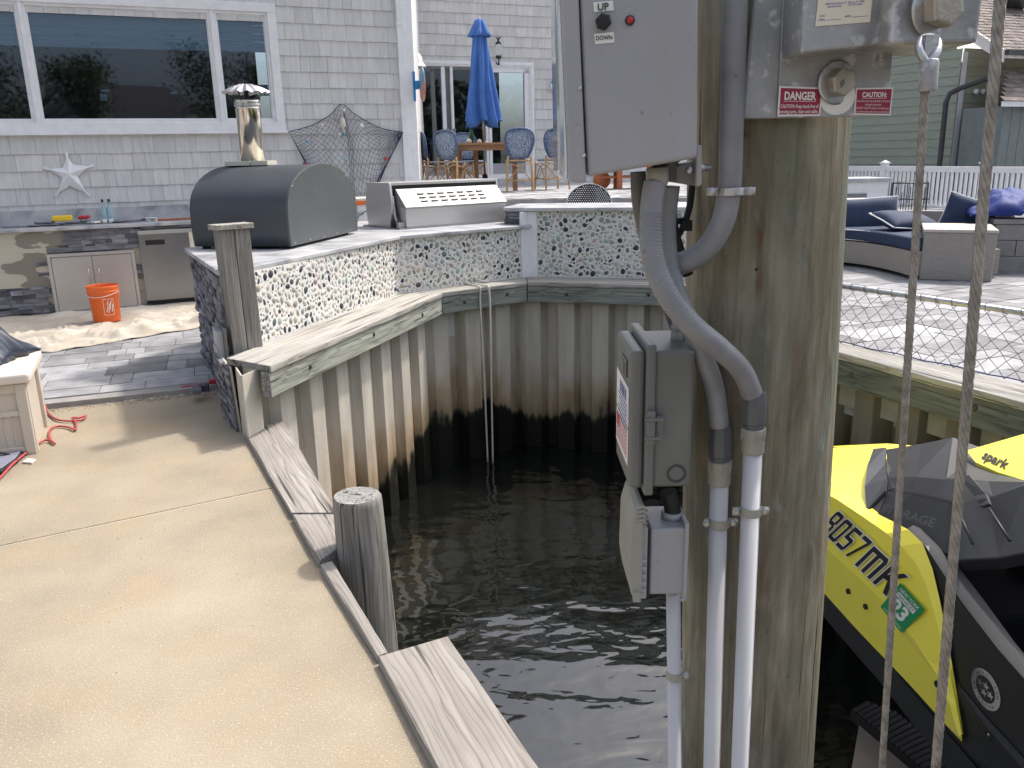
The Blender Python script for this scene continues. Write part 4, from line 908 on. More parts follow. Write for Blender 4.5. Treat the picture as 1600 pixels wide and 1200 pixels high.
# bucket ---------------------------------------------------------------------
bc = PZ(168, 501, .075); bk_ = thing('bucket', bc, 'orange plastic bucket with a white square logo standing on the drop cloth', 'bucket')
mb = MB(); mb.lathe([(.123, 0), (.128, .01), (.143, .27), (.150, .272), (.150, .282), (.144, .284), (.145, .30), (.152, .302), (.152, .312), (.146, .314), (.147, .335), (.153, .338), (.153, .36), (.146, .365), (.143, .35), (.12, .01), (0, .01)], bc, 36); mb.build('bucket_body', m_orange, bk_)
def onb(ang, h, r_=None):
    r = (.128+(.143-.128)*(h/.27))+.0015 if r_ is None else r_
    return bc+Vector((r*math.cos(ang), r*math.sin(ang), h))
for ca, nm in ((-.88, 'logo'), (-2.75, 'logo')):
    mb = MB()
    for (a0, a1, h0, h1) in ((-.36, .36, .235, .24), (-.36, .36, .075, .08), (-.36, -.33, .08, .235), (.33, .36, .08, .235)):
        N_ = 8; vs = [onb(ca+a0+(a1-a0)*i/N_, h) for h in (h0, h1) for i in range(N_+1)]; mb.add(vs, [(i, i+1, N_+2+i, N_+1+i) for i in range(N_)])
    for (x, y, l) in ((-.2, .11, .06), (-.08, .10, .09), (.04, .13, .08), (.16, .11, .07), (-.14, .18, .04), (.08, .19, .03)):
        vs = [onb(ca+x, y), onb(ca+x+.06, y), onb(ca+x+.16, y+l), onb(ca+x+.10, y+l)]; mb.add(vs, [(0, 1, 2, 3)])
    mb.build(nm, m_label, bk_, fix=False)
mb = MB(); mb.tube(spline([onb(math.pi*.02, .31, .153)]+[bc+Vector((.155*math.cos(q), .155*math.sin(q), .31-.05*math.sin(-q))) for q in [-.3, -.8, -1.3, -1.8, -2.4, -2.9]]), .0035, 6); mb.build('handle', m_label, bk_)
# drop cloth -----------------------------------------------------------------
r_ = random.Random(8)
cf = [(-5.6, 6.9), (-4.6, 6.95), (-3.95, 7.02), (-3.5, 7.45), (-2.98, 8.05), (-2.85, 8.9)]; cbk = [(-6.0, 8.65), (-5.2, 8.85), (-4.6, 9.10), (-3.9, 9.42), (-3.3, 9.66), (-2.9, 9.80)]
from mathutils import noise as mnoise
def clothf(u, v):
    def pl(P, u): f = u*(len(P)-1); i = min(int(f), len(P)-2); f -= i; return (P[i][0]*(1-f)+P[i+1][0]*f, P[i][1]*(1-f)+P[i+1][1]*f)
    a = pl(cf, u); b = pl(cbk, u); jag = .09*mnoise.noise(Vector((u*14, 3, 0)))
    x = a[0]*(1-v)+b[0]*v; y = a[1]*(1-v)+b[1]*v+jag*(1-v)
    q = Vector((x*1.1+y*.5, y*2.8-x*1.4, 0)); f = max(0, .16-abs(mnoise.noise(q*1.1)))*.34+max(0, .13-abs(mnoise.noise(q*2.3+Vector((4, 1, 0)))))*.30+.008*mnoise.noise(q*9)
    e = max(0, .12-abs(v-.12))*.25*max(0, mnoise.noise(Vector((x*3, 0, 7)))+.3)
    d2 = (x-bc.x)**2+(y-bc.y)**2; k = 1-math.exp(-d2/.05)
    return (x, y, .056+(f*(.25+.9*(1-v))+e)*k*min(1, v*14+.15)+.004*(1-k))
mb = MB(); mb.grid(clothf, 170, 70); tag(mb.build('drop_cloth', m_cloth, solid=.004, fix=False), 'crumpled beige canvas drop cloth spread on the pavers below the outdoor kitchen', 'drop cloth')
# storage box, bag, pad, cord ------------------------------------------------
cx = Vector((-2.76, 4.54, 0)); S = thing('storage_box', cx, 'beige resin storage box with panelled sides at the left edge', 'storage box')
LB, DB, HB = 1.2, .60, .44
def sbox(mb, s0, s1, d0, d1, z0, z1, tw=0):
    q = [cx-WU*s1-WN*d0, cx-WU*s0-WN*d0, cx-WU*s0-WN*d1, cx-WU*s1-WN*d1]
    mb.hexa([v+Vector((0, 0, z0)) for v in q]+[v+Vector((0, 0, z1)) for v in q])
mb = MB(); sbox(mb, .015, LB, .015, DB-.015, 0, HB-.02); mb.build('side_panel', m_boxbeige, S)
mb = MB()
for s0, s1 in ((0, .055), (.60, .65), (LB-.05, LB)): sbox(mb, s0, s1, -.006, .02, 0, HB-.02)
for z0, z1 in ((0, .05), (.235, .265), (HB-.07, HB-.02)): sbox(mb, .055, .6, -.002, .02, z0, z1); sbox(mb, .65, LB-.05, -.002, .02, z0, z1)
for d0, d1 in ((.02, .07), (DB-.06, DB)): sbox(mb, -.006, .02, d0, d1, 0, HB-.02)
for k in range(12): sbox(mb, .09+k*.042, .10+k*.042, .008, .02, .055, .23)
mb.build('frame_ribs', m_boxbeige, S, bevel=.004)
mb = MB(); sbox(mb, -.035, LB, -.035, DB+.03, HB-.015, HB+.045); mb.build('lid', mat('pale_resin', [(.3, (.62, .56, .50)), (.7, (.68, .62, .56))], rough=.45), S, bevel=.018, bseg=3)
def bagf(u, v):
    x = -2.98-1.05*u; y = 4.72+.42*v+(-.4)*u; e = math.sin(math.pi*min(1, max(0, v)))**.55*min(1, (u*5.5)**.8)
    h = .26*e*(1+.25*mnoise.noise(Vector((u*5, v*5, 1))))+.05*e*abs(mnoise.noise(Vector((u*12, v*9, 5))))
    return (x+.05*mnoise.noise(Vector((v*6, u*3, 2))), y, HB+.05+h)
mb = MB(); mb.grid(bagf, 40, 30); tag(mb.build('vinyl_bag', m_tarpdark, solid=.004, fix=False), 'crumpled dark blue vinyl cover on top of the beige storage box', 'cover')
pd = thing('kneeling_pad', PZ(15, 712, .02), 'grey pad with black rim and black emblem lying before the beige storage box', 'pad')
pts = [PZ(x, y, .03) for x, y in ((-60, 688), (36, 690), (39, 700), (27, 716), (2, 734), (-40, 742))]
mb = MB(); mb.prism([p-Vector((0, 0, .03)) for p in pts], (0, 0, .026)); mb.build('rim', m_rubber, pd, bevel=.006)
c = sum(pts, Vector())/len(pts); mb = MB(); mb.prism([c.lerp(p, .90)+Vector((0, 0, -.004)) for p in pts], (0, 0, .007)); mb.build('pad_top', plain('grey_foam', (.20, .20, .26), .6), pd, bevel=.003)
mb = MB(); e = PZ(1, 712, .034)
for i in range(3): mb.tube([e+Vector((.02*i-.03, -.04+.02*i, 0)), e+Vector((.03*i-.02, .01, 0)), e+Vector((.01*i-.04, .05, 0))], [.004, .009, .003], 6)
mb.build('emblem', m_ink, pd)
cord = [(-14, 760), (0, 748), (25, 722), (52, 700), (66, 690), (78, 689), (86, 694), (80, 688), (77, 680), (80, 670), (92, 666), (108, 668), (118, 672), (118, 660), (113, 653), (122, 654), (134, 650), (128, 656), (112, 658), (90, 656), (76, 646), (70, 632), (62, 620), (64, 612), (50, 614), (35, 612)]
mb = MB(); mb.tube(spline([PZ(x, y, .012 if y > 640 else (.03 if y > 628 else .062))+Vector((0, 0, .012*(abs(mnoise.noise(Vector((i*.7, 0, 0))))))) for i, (x, y) in enumerate(cord)], 6), .0065, 8)
tag(mb.build('extension_cord', m_cord), 'red extension cord curling over the concrete in front of the storage box', 'cord')
item('wood_scrap', m_cream, 'small tan wood scrap on the concrete beside the red cord', 'scrap', lambda mb, c: mb.prism([PZ(35, 724, .002), PZ(50, 725, .002), PZ(57, 720, .002), PZ(44, 718, .002)], (0, 0, .01)), PZ(46, 722, 0), bevel=.002)
item('slate_offcut', m_slate, 'small dark slate bar lying on the paver border near the counter end', 'stone offcut', lambda mb, c: mb.box(c+Vector((0, 0, .03)), (.06, .16, .03), .4, tone=(.2, .2, .22)), PZ(308, 615, .05), bevel=.003)
item('slate_offcut', m_slate, 'small dark slate cube beside the slate bar near the counter end', 'stone offcut', lambda mb, c: mb.box(c+Vector((0, 0, .03)), (.06, .06, .05), .2, tone=(.1, .1, .11)), PZ(320, 612, .05), bevel=.003)
item('tool', m_red, 'red-handled tool on the pavers at the foot of the stone counter end', 'tool', lambda mb, c: [mb.box(c+Vector((0, 0, .02)), (.09, .03, .03), .2), mb.tube([c+Vector((.04, 0, .02)), c+Vector((-.20, -.14, .02))], .006, 6)], PZ(338, 600, .05), bevel=.003)
mb = MB(); r_ = random.Random(5)
for k in range(700):
    t = r_.random(); g = abs(r_.gauss(0, .05)); p = B0.lerp(B1, t)+Vector((bd.y, -bd.x, 0))*(g+.01); s = r_.uniform(.003, .012)*(1 if t > .45 else .6)
    mb.lathe([(s, 0), (s*.8, s*.7), (0, s*.9)], (p.x, p.y, .001), 5, smooth=False)
for k in range(160):
    p = Vector((r_.uniform(-2.6, -.4), r_.uniform(2.2, 5.2), .001))
    if (p-SE[0]).dot(en) < -.1: s = r_.uniform(.001, .0035); mb.lathe([(s, 0), (s*.8, s*.7), (0, s*.9)], p, 5, smooth=False)
tag(mb.build('gravel', m_debris, fix=False), 'loose gravel and crumbs along the paver border', 'gravel', kind='stuff')

# ================================================================== OVEN, GRILL
ZK = ZT+.032
oa = Vector((-1.65, 6.33, 0)); oy = (Vector((-1.375, 7.66, 0))-oa).normalized(); OW = 1.34; ox = Vector((-oy.y, oy.x, 0)); OL = .80; OH = .60
ov_ = thing('pizza_oven', oa+oy*.6+ox*.4+Vector((0, 0, ZK)), 'dark grey barrel-vaulted outdoor pizza oven with a steel chimney on the marble counter', 'oven')
arch = []
for k in range(33):
    q = math.pi*k/32; x = OW/2-OW/2*math.cos(q)*1.0; z = math.sin(q)**.8*.38
    arch.append((x, .215+z))
arch = [(0.0, 0)]+[(-.012, .10)]+[(x-.012+.024*(x/OW), z) for x, z in arch]+[(OW+.012, .10), (OW, 0)]
def op(x, z, d): return oa+oy*x+ox*d+Vector((0, 0, ZK+.022+z))
mb = MB(); n = len(arch)
for d0, d1 in ((.012, OL-.012),):
    vs = [op(x, z, d0) for x, z in arch]+[op(x, z, d1) for x, z in arch]
    mb.add(vs, [(i, i+1, n+i+1, n+i) for i in range(n-1)], smooth=True); mb.add(vs, [(0, n, 2*n-1, n-1)])
mb.build('vault', m_black, ov_)
m_panel = mat('grey_end_panel', [(.3, (.058, .067, .071)), (.7, (.072, .081, .085))], scale=3, rough=.42, blotch=(9, .62, .78, (.12, .125, .12), .5))
mb = MB(); mb.prism([op(x*1.004, z*1.006, -.006) for x, z in arch], ox*.02); e1_ = mb.build('end_panel', m_panel, ov_, bevel=.003)
mb = MB(); mb.prism([op(x*1.004, z*1.006, OL-.014) for x, z in arch], ox*.02); mb.build('end_panel', m_black, ov_, bevel=.003)
mb = MB()
for x, z in [(OW*t, .02) for t in (.05, .25, .45, .65, .85)]+[arch[i] for i in (8, 26)]: mb.lathe([(.007, 0), (.006, .003), (0, .004)], op(x, z-(.012 if z > .1 else 0), -.006), 8, -ox)
mb.build('rivet', m_chrome, e1_)
for x, d in ((.08, .08), (OW-.1, .08), (.08, OL-.05), (OW-.1, OL-.05)):
    mb = MB(); mb.box(op(x, -.011, d), (.06, .05, .022), .2); mb.build('foot', m_rubber, ov_)
cc = op(OW*.50, .60, .60); zc_ = ZK+.022+.595
mb = MB(); 
for s0, s1, m in ((-.19, .02, 0), (.02, .16, 0)):
    mb.box((cc.x+(s0+s1)/2*1, cc.y, zc_+.018), (s1-s0-.004, .30, .036), 0)
mb.build('chimney_plate', plain('beige_steel', (.50, .48, .42), .4), ov_, bevel=.003)
ch = MB(); ch.lathe([(.096, 0), (.096, .40), (.099, .405), (.099, .42), (.095, .425), (.096, .445), (.101, .45), (.101, .475), (.096, .48), (.09, .478), (.088, .40)], (cc.x, cc.y, zc_+.036), 36); chm = ch.build('chimney_pipe', m_chrome, ov_)
mb = MB(); mb.lathe([(.102, .425), (.104, .43), (.104, .446), (.102, .45)], (cc.x, cc.y, zc_+.036), 30); mb.box((cc.x-.02, cc.y-.105, zc_+.475), (.03, .02, .03)); mb.build('clamp_band', m_galv, chm)
mb = MB(); N_ = 72; vs = []
for r, h in ((0, .60), (.05, .598), (.12, .572), (.185, .535), (.187, .531), (.12, .567), (0, .592)):
    for j in range(N_):
        q = 2*math.pi*j/N_; w_ = 1+.035*(r/.18)*math.sin(q*14); vs.append(Vector((cc.x+r*w_*math.cos(q), cc.y+r*w_*math.sin(q), zc_+.036+h+(.007*(r/.18)*math.sin(q*14)))))
mb.add(vs, [(i*N_+j, i*N_+(j+1) % N_, (i+1)*N_+(j+1) % N_, (i+1)*N_+j) for i in range(6) for j in range(N_)], smooth=True); cap_ = mb.build('rain_cap', m_galv, chm)
mb = MB(); mb.tube([(cc.x, cc.y, zc_+.48), (cc.x, cc.y, zc_+.62)], .02, 8)
for q in (.3, 2.4, 4.5): mb.tube([(cc.x+.095*math.cos(q), cc.y+.095*math.sin(q), zc_+.49), (cc.x+.12*math.cos(q), cc.y+.12*math.sin(q), zc_+.60)], .004, 5)
mb.build('bracket', m_black2, cap_)
# grill
ga = Vector((-.97, 8.0, 0)); gx_ = (Vector((-.03, 8.70, 0))-ga).normalized(); GL = 1.18; gy = Vector((-gx_.y, gx_.x, 0))
gr = thing('grill', ga+gx_*.6+gy*.3+Vector((0, 0, ZK)), 'stainless steel built-in grill seen from behind with louvred rear hood', 'grill')
def gp(s, d, z): return ga+gx_*s+gy*d+Vector((0, 0, ZK+z))
def gsec(mb, s0, s1, pf, **k): mb.prism([gp(s0, d, z) for d, z in pf], gx_*(s1-s0), **k)
mb = MB(); gsec(mb, .0, GL, [(0, .01), (-.0, .19), (.02, .205), (.50, .205), (.50, .01)]); mb.build('rear_panel', m_steel, gr, bevel=.004)
mb = MB(); gsec(mb, -.005, GL+.005, [(-.012, .185), (-.016, .20), (.165, .365), (.185, .365), (.185, .20), (.02, .19)]); hood = mb.build('louvred_hood', m_steel_h, gr, bevel=.003)
sl_ = (Vector(gp(0, .165, .365))-Vector(gp(0, -.016, .20))); sn = gx_.cross(sl_).normalized()
if sn.dot(Vector((0, -1, .5))) < 0: sn = -sn
mb = MB()
for r in range(3):
    for c in range(7):
        o = gp(.20+c*.115, -.016, .20)+sl_*(.26+r*.20)+sn*.001
        mb.prism([o, o+sl_*.07, o+sl_*.045+sn*.013, o+sl_*.0+sn*.012], gx_*.072)
mb.build('louvre', m_steel_h, hood, bevel=.002)
mb = MB(); gsec(mb, -.03, GL-.0, [(.185, .20), (.185, .40), (.26, .40), (.26, .20)]); mb.build('black_gap_trim', m_rubber, gr)
mb = MB(); gsec(mb, -.05, GL+.0, [(.17, .40), (.17, .425), (.60, .425), (.62, .30), (.60, .40)]); gsec(mb, .0, GL-.01, [(.30, .2), (.30, .42), (.58, .42), (.66, .2)]); mb.build('lid', m_steel, gr, bevel=.003)
mb = MB(); gsec(mb, -.07, -.045, [(.20, .0), (.14, .22), (.17, .425), (.62, .425), (.68, .22), (.64, 0)]); mb.build('side_panel', m_steel, gr, bevel=.003)
mb = MB(); gsec(mb, GL, GL+.02, [(.20, .0), (.14, .22), (.17, .425), (.62, .425), (.68, .22), (.64, 0)]); mb.build('side_panel', m_steel, gr, bevel=.003)
mb = MB(); gsec(mb, -.10, GL+.12, [(-.04, .0), (-.04, .010), (.70, .010), (.70, 0)]); mb.build('base_flange', m_steel_d, gr, bevel=.002)
mb = MB(); mb.tube([gp(-.03, .12, .05), gp(-.035, .15, .12), gp(-.03, .18, .30)], .014, 8); mb.box(gp(-.01, .06, .035), (.10, .06, .05), .5); mb.build('gas_fitting', m_galv, gr)
# white box with orange lid between oven and grill
wb = thing('white_box', PY(580, 352, 9.75), 'white panelled box with an orange lid between the oven and the grill', 'box')
p0 = PY(556, 352, 9.75); bw = WU
def bb(mb, s0, s1, z0, z1, d0, d1): 
    q = [Vector((p0.x, p0.y, 0))+WU*s-WN*d for s, d in ((s0, d0), (s1, d0), (s1, d1), (s0, d1))]
    mb.hexa([v+Vector((0, 0, z0)) for v in q]+[v+Vector((0, 0, z1)) for v in q])
mb = MB(); bb(mb, 0, .44, .05, 1.10, 0, .35); mb.build('body', m_white, wb, bevel=.004)
mb = MB()
for s in (.03, .22, .40): bb(mb, s, s+.004, .06, 1.09, -.0015, .002)
mb.build('panel_seam', m_grey_d, wb)
mb = MB(); bb(mb, -.015, .455, 1.10, 1.145, -.02, .37); mb.build('lid', m_orange, wb, bevel=.006)
mb = MB(); bb(mb, -.015, .455, 1.145, 1.175, -.02, .37); mb.build('lid_rim', m_cream, wb, bevel=.006)
mb = MB(); o = Vector((p0.x, p0.y, 0))+WN*.004
text(mb, 'O  LOFT', o+WU*.03+Vector((0, 0, .985)), WU, Vector((0, 0, .035)), n=WN, fit=.34)
mb.tube([o+WU*(.22+.25*math.cos(q))+Vector((0, 0, .80+.245*math.sin(q))) for q in [2.5-.95*j/8*2 for j in range(9)]], .0035, 4)
mb.build('lettering', m_ink, wb, fix=False)

# ================================================================== RAISED DECK FURNITURE
ZD = 1.08
tb = thing('dining_table', (-.33, 13.75, ZD), 'brown wooden dining table on the raised deck with the closed blue umbrella through it', 'table')
mb = MB()
for k in range(7): mb.box((-.33, 13.35+k*.13, ZD+.72), (1.08, .124, .03), 0)
mb.build('table_top', m_teak, tb, bevel=.003)
mb = MB(); mb.box((-.33, 13.36, ZD+.665), (.96, .03, .08)); mb.box((-.33, 14.13, ZD+.665), (.96, .03, .08)); mb.box((-.80, 13.75, ZD+.665), (.03, .8, .08)); mb.box((.14, 13.75, ZD+.665), (.03, .8, .08)); mb.build('apron', m_teak, tb)
for x, y in ((-.78, 13.38), (.12, 13.38), (-.78, 14.12), (.12, 14.12), (-.5, 13.75)):
    mb = MB(); mb.box((x, y, ZD+.35), (.075, .075, .70)); mb.build('leg', m_teak, tb, bevel=.006)
for px, py, r, lb in ((733, 222, .055, 'large pale seashell left of the green bottle on the deck table'), (749, 222, .048, 'large pale seashell right of the green bottle on the deck table'), (760, 225, .025, 'small tan seashell near the right end of the deck table')):
    c = PY(px, py+5, 13.6); c.z = ZD+.736; mb = MB(); mb.lathe([(0, 0), (r*.7, r*.1), (r*.85, r*.5), (r*.6, r*1.0), (r*.2, r*1.3), (0, r*1.35)], c, 9); tag(mb.build('seashell', m_shell, origin=c), lb, 'seashell', 'seashells on the deck table')
c = PY(737, 228, 13.8); c.z = ZD+.735; mb = MB(); mb.lathe([(0, 0), (.038, .0), (.038, .16), (.014, .24), (.013, .30), (0, .30)], c, 14); tag(mb.build('glass_bottle', m_greenglass, origin=c), 'dark green glass bottle standing on the deck table', 'bottle')
# umbrella
um = thing('patio_umbrella', (-.35, 13.75, ZD), 'closed blue patio umbrella standing on the raised deck by the table', 'umbrella'); ux_, uy_ = -.38, 13.8
mb = MB(); mb.tube([(ux_+.02, uy_, ZD+.03), (ux_, uy_, 3.62)], .019, 10); mb.build('pole', m_steel_d, um)
mb = MB(); mb.lathe([(.22, 0), (.22, .05), (.06, .08), (.04, .25), (0, .25)], (ux_+.02, uy_, ZD), 20); mb.build('base', m_black2, um)
def pleat(r, q, z, amp): return r*(1+amp*math.sin(8*q+1.2*math.sin(3*z))+.5*amp*math.sin(5*q+2+z*2))
mb = MB(); N_ = 64; rows = []
for k in range(26):
    t = k/25; z = 3.52-1.42*t; r = .085+.145*t**1.0; amp = .10+.24*t; rows.append((z, r, amp))
vs = []
for (z, r, amp) in rows:
    for j in range(N_):
        q = 2*math.pi*j/N_; rr_ = pleat(r, q, z, amp); dz = 0 if z > 2.15 else .06*math.sin(4*q+1)
        vs.append(Vector((ux_+rr_*math.cos(q)+.02*(3.5-z)*0, uy_+rr_*math.sin(q), z+dz*(1 if z < 2.2 else 0))))
mb.add(vs, [(i*N_+j, i*N_+(j+1) % N_, (i+1)*N_+(j+1) % N_, (i+1)*N_+j) for i in range(25) for j in range(N_)], smooth=True); mb.build('canopy', m_umb, um, solid=.006, fix=False)
mb = MB(); vs = []
for z, r, amp in ((3.66, .03, 0), (3.63, .07, .05), (3.55, .10, .10), (3.46, .135, .14), (3.40, .165, .16)):
    for j in range(N_): q = 2*math.pi*j/N_; rr_ = pleat(r, q+.3, z, amp); vs.append(Vector((ux_+rr_*math.cos(q), uy_+rr_*math.sin(q), z)))
mb.add(vs, [(i*N_+j, i*N_+(j+1) % N_, (i+1)*N_+(j+1) % N_, (i+1)*N_+j) for i in range(4) for j in range(N_)], smooth=True); mb.build('vent_flap', m_umb, um, solid=.005, fix=False)
mb = MB(); mb.lathe([(.012, 0), (.018, .02), (0, .05)], (ux_, uy_, 3.65), 10); mb.build('finial', m_steel_d, um)
# bistro chairs: origin at floor, facing +y (back towards -y)
def chair(label):
    t = thing('bistro_chair', (0, 0, 0), label, 'chair', 'woven bistro chairs on the raised deck')
    W_ = .215
    for sx in (-1, 1):
        mb = MB(); mb.tube(spline([(sx*.20, -.25, 0), (sx*.19, -.22, .25), (sx*.18, -.20, .46), (sx*.17, -.215, .52)]), .016, 8); mb.build('leg', m_bamboo, t)
        mb = MB(); mb.tube([(sx*.20, .21, 0), (sx*.19, .19, .44)], .016, 8); mb.build('leg', m_bamboo, t)
    mb = MB()
    for sx in (-1, 1):
        mb.tube([(sx*.195, -.23, .17), (sx*.195, .20, .17)], .009, 6); mb.tube(spline([(sx*.195, .20, .12), (sx*.19, .02, .34), (sx*.19, -.20, .40)]), .009, 6); mb.tube(spline([(sx*.195, -.235, .12), (sx*.19, -.02, .34), (sx*.19, .19, .40)]), .009, 6)
    for y in (-.225, .20):
        mb.tube([(-.195, y, .17), (.195, y, .17)], .009, 6)
        mb.tube(spline([(-.19, y, .14), (0, y, .36), (.18, y, .42)]), .008, 6); mb.tube(spline([(.19, y, .14), (0, y, .36), (-.18, y, .42)]), .008, 6)
    mb.tube([(-.17, -.21, .46), (.17, -.21, .46)], .012, 6)
    mb.build('stretcher', m_bamboo, t)
    mb = MB(); pts = [(.215*math.cos(q)*(1 if math.sin(q) > 0 else .92), .01+.215*math.sin(q), 0) for q in [2*math.pi*k/24 for k in range(24)]]
    mb.prism([(x, y, .44) for x, y, z in pts], (0, 0, .03)); mb.build('seat', m_weave, t, bevel=.008)
    bp = [(-.12, .50), (-.165, .58), (-.205, .68), (-.215, .78), (-.19, .86), (-.12, .905), (0, .92), (.12, .905), (.19, .86), (.215, .78), (.205, .68), (.165, .58), (.12, .50)]
    yb = lambda z: -.205-.12*(z-.5)
    ip = [(x*.92, .51+(z-.51)*.97) for x, z in bp]
    mb = MB(); c0 = (0, yb(.7)-.02, .70); vs = [Vector((x, yb(z), z)) for x, z in ip]+[Vector((x*.5, yb(.7+(z-.7)*.5)-.025, .7+(z-.7)*.5)) for x, z in ip]+[Vector(c0)+Vector((0, -.01, 0))]; n = len(ip)
    mb.add(vs, [(i, (i+1) % n, n+(i+1) % n, n+i) for i in range(n)]+[(n+i, n+(i+1) % n, 2*n) for i in range(n)], smooth=True); mb.build('back_panel', m_weave, t, solid=.012, fix=False)
    mb = MB(); mb.tube(spline([(x, yb(z), z) for x, z in bp], 3), .017, 8); mb.tube([(-.12, yb(.5), .50), (.12, yb(.5), .50)], .012, 6); mb.build('back_frame', m_bind, t)
    return t
ch0 = chair('woven blue bistro chair seen from behind at the right end of the table')
ch0.location = (.19, 13.15, ZD); ch0.rotation_euler = (0, 0, .0)
for (x, y, a, lb) in ((-.80, 13.35, -.60, 'woven blue bistro chair at the left end of the table, second from the left'), (-1.12, 13.85, -1.25, 'woven blue bistro chair leftmost on the deck, seen nearly side-on'),
                      (-.62, 14.5, -2.7, 'woven blue bistro chair behind the table, partly hidden by its left front chair'), (.70, 13.55, .35, 'woven blue bistro chair right of the table, partly behind the control box')):
    c = copy_tree(ch0); c.location = (x, y, ZD); c.rotation_euler = (0, 0, a); c['label'] = lb
# wooden cart partly behind the control box
ct = thing('wooden_cart', (1.7, 13.3, ZD), 'reddish wooden cart with a round wheel on the deck, mostly behind the control box', 'cart')
mb = MB(); mb.box((1.85, 13.3, ZD+.38), (.9, .5, .12)); mb.box((1.85, 13.3, ZD+.18), (.8, .4, .03)); mb.build('tray', m_cedar, ct, bevel=.006)
for x, y in ((1.72, 13.08), (2.25, 13.08), (1.72, 13.5), (2.25, 13.5)):
    mb = MB(); mb.box((x, y, ZD+.19), (.08, .08, .38)); mb.build('leg', m_cedar, ct, bevel=.004)
mb = MB(); mb.lathe([(.0, -.02), (.13, -.02), (.135, 0), (.13, .02), (0, .02)], (1.46, 13.2, ZD+.135), 24, (0, 1, 0)); mb.build('wheel', m_cedar, ct)
# bar stool
bs = thing('bar_stool', (.97, 10.15, .05), 'bar stool with a navy woven rounded back dotted white, peeking over the bar counter', 'bar stool')
mb = MB(); pts = [(.97+.27*math.cos(q), .24*math.sin(q)) for q in [math.pi*k/18 for k in range(19)]]
mb.prism([(x, 10.13, 1.03+z) for x, z in pts]+[(.72, 10.13, .85), (1.22, 10.13, .85)][::-1], (0, .03, 0)); bk2 = mb.build('back', plain('navy_weave', (.012, .016, .035), .6), bs)
mb = MB()
for j in range(12):
    for i in range(-10, 11):
        x = i*.027+(.0135 if j % 2 else 0); z = j*.023
        if x*x/.25**2+z*z/.222**2 < 1: mb.lathe([(.0075, 0), (.005, .003), (0, .004)], (.97+x, 10.13, 1.03+z), 7, (0, -1, 0), smooth=False)
for k in range(37):
    q = math.pi*k/36; mb.box((.97+.268*math.cos(q), 10.14, 1.03+.238*math.sin(q)), (.012, .05, .012), M=Matrix.Rotation(-q, 3, 'Y'))
mb.build('white_weave_dot', m_label, bk2, fix=False)
mb = MB(); mb.box((.97, 10.33, .80), (.42, .40, .05)); mb.build('seat', m_navy, bs, bevel=.015)
for x, y in ((.79, 10.16), (1.15, 10.16), (.79, 10.5), (1.15, 10.5)):
    mb = MB(); mb.tube([(x, y, .05), (.97+(x-.97)*.9, 10.33+(y-10.33)*.9, .78)], .015, 8); mb.build('leg', m_black2, bs)

# ================================================================== RIGHT TERRACE
ZR = .38
# sofa
def P3(px, py, z=ZR): return PZ(px, py, z)
sa, sb_ = P3(1436, 437), P3(1549, 441); sv = (sb_-sa).normalized(); sn_ = Vector((-sv.y, sv.x, 0))
ztop = PW(1440, 358, sa, sb_).z
sf = thing('curved_sofa', (sa+sb_)/2, 'curved outdoor sofa in taupe wicker with navy seat cushion behind the chain-link fence', 'sofa')
mb = MB(); q = [sa, sb_, sb_+sn_*.75, sa+sn_*.75]; mb.hexa(q+[v+Vector((0, 0, ztop-ZR-.03)) for v in q]); mb.build('arm', m_wicker, sf, bevel=.012)
mb = MB(); e = .008; q = [sa-sv*e-sn_*e, sb_+sv*e-sn_*e, sb_+sv*e+sn_*.76, sa-sv*e+sn_*.76]; q = [v+Vector((0, 0, ztop-ZR-.03)) for v in q]; mb.hexa(q+[v+Vector((0, 0, .03)) for v in q]); mb.build('arm_top', mat('pale_wicker', [(.3, (.42, .38, .34)), (.7, (.50, .46, .41))], scale=50, rough=.7, bump=.3), sf, bevel=.008)
fr0 = [P3(1250, 412), P3(1300, 414), P3(1345, 419), P3(1385, 427), P3(1420, 437)]; fr1 = spline(fr0, 4)
def sofasec(mb, d0, d1, z0, z1, **k):
    n = len(fr1); vs = []
    for i, p in enumerate(fr1):
        t = (fr1[min(i+1, n-1)]-fr1[max(i-1, 0)]).normalized(); nn = Vector((-t.y, t.x, 0))
        for d, z in ((d0, z0), (d0, z1), (d1, z1), (d1, z0)): v = p+nn*d; vs.append(Vector((v.x, v.y, ZR+z)))
    fs = [(4*i+j, 4*i+(j+1) % 4, 4*i+4+(j+1) % 4, 4*i+4+j) for i in range(n-1) for j in range(4)]+[(0, 1, 2, 3), (4*n-4, 4*n-3, 4*n-2, 4*n-1)]
    mb.add(vs, fs, **k)
mb = MB(); sofasec(mb, .0, .85, .04, .27); mb.build('base', m_wicker, sf)
mb = MB(); sofasec(mb, -.02, .66, .28, .40); sc1 = mb.build('seat_cushion', m_navy, sf, bevel=.025, bseg=3)
mb = MB(); n = len(fr1)
for z in (.29, .39):
    mb.tube([Vector((p.x, p.y, ZR+z))+Vector((.0, -.022, 0)) for p in fr1], .006, 6)
mb.build('piping', m_piping, sc1)
bk0 = [PZ(1240, 335, .98), PZ(1340, 330, .98), PZ(1440, 327, .98), PZ(1550, 337, .98)]
q0_ = Vector((4.0, 9.6, 0)); 
bpth = spline([Vector((3.3, 9.75, 0)), Vector((4.2, 9.9, 0)), Vector((4.95, 9.55, 0)), Vector((5.35, 8.95, 0))], 4); mb = MB(); n = len(bpth); vs = []
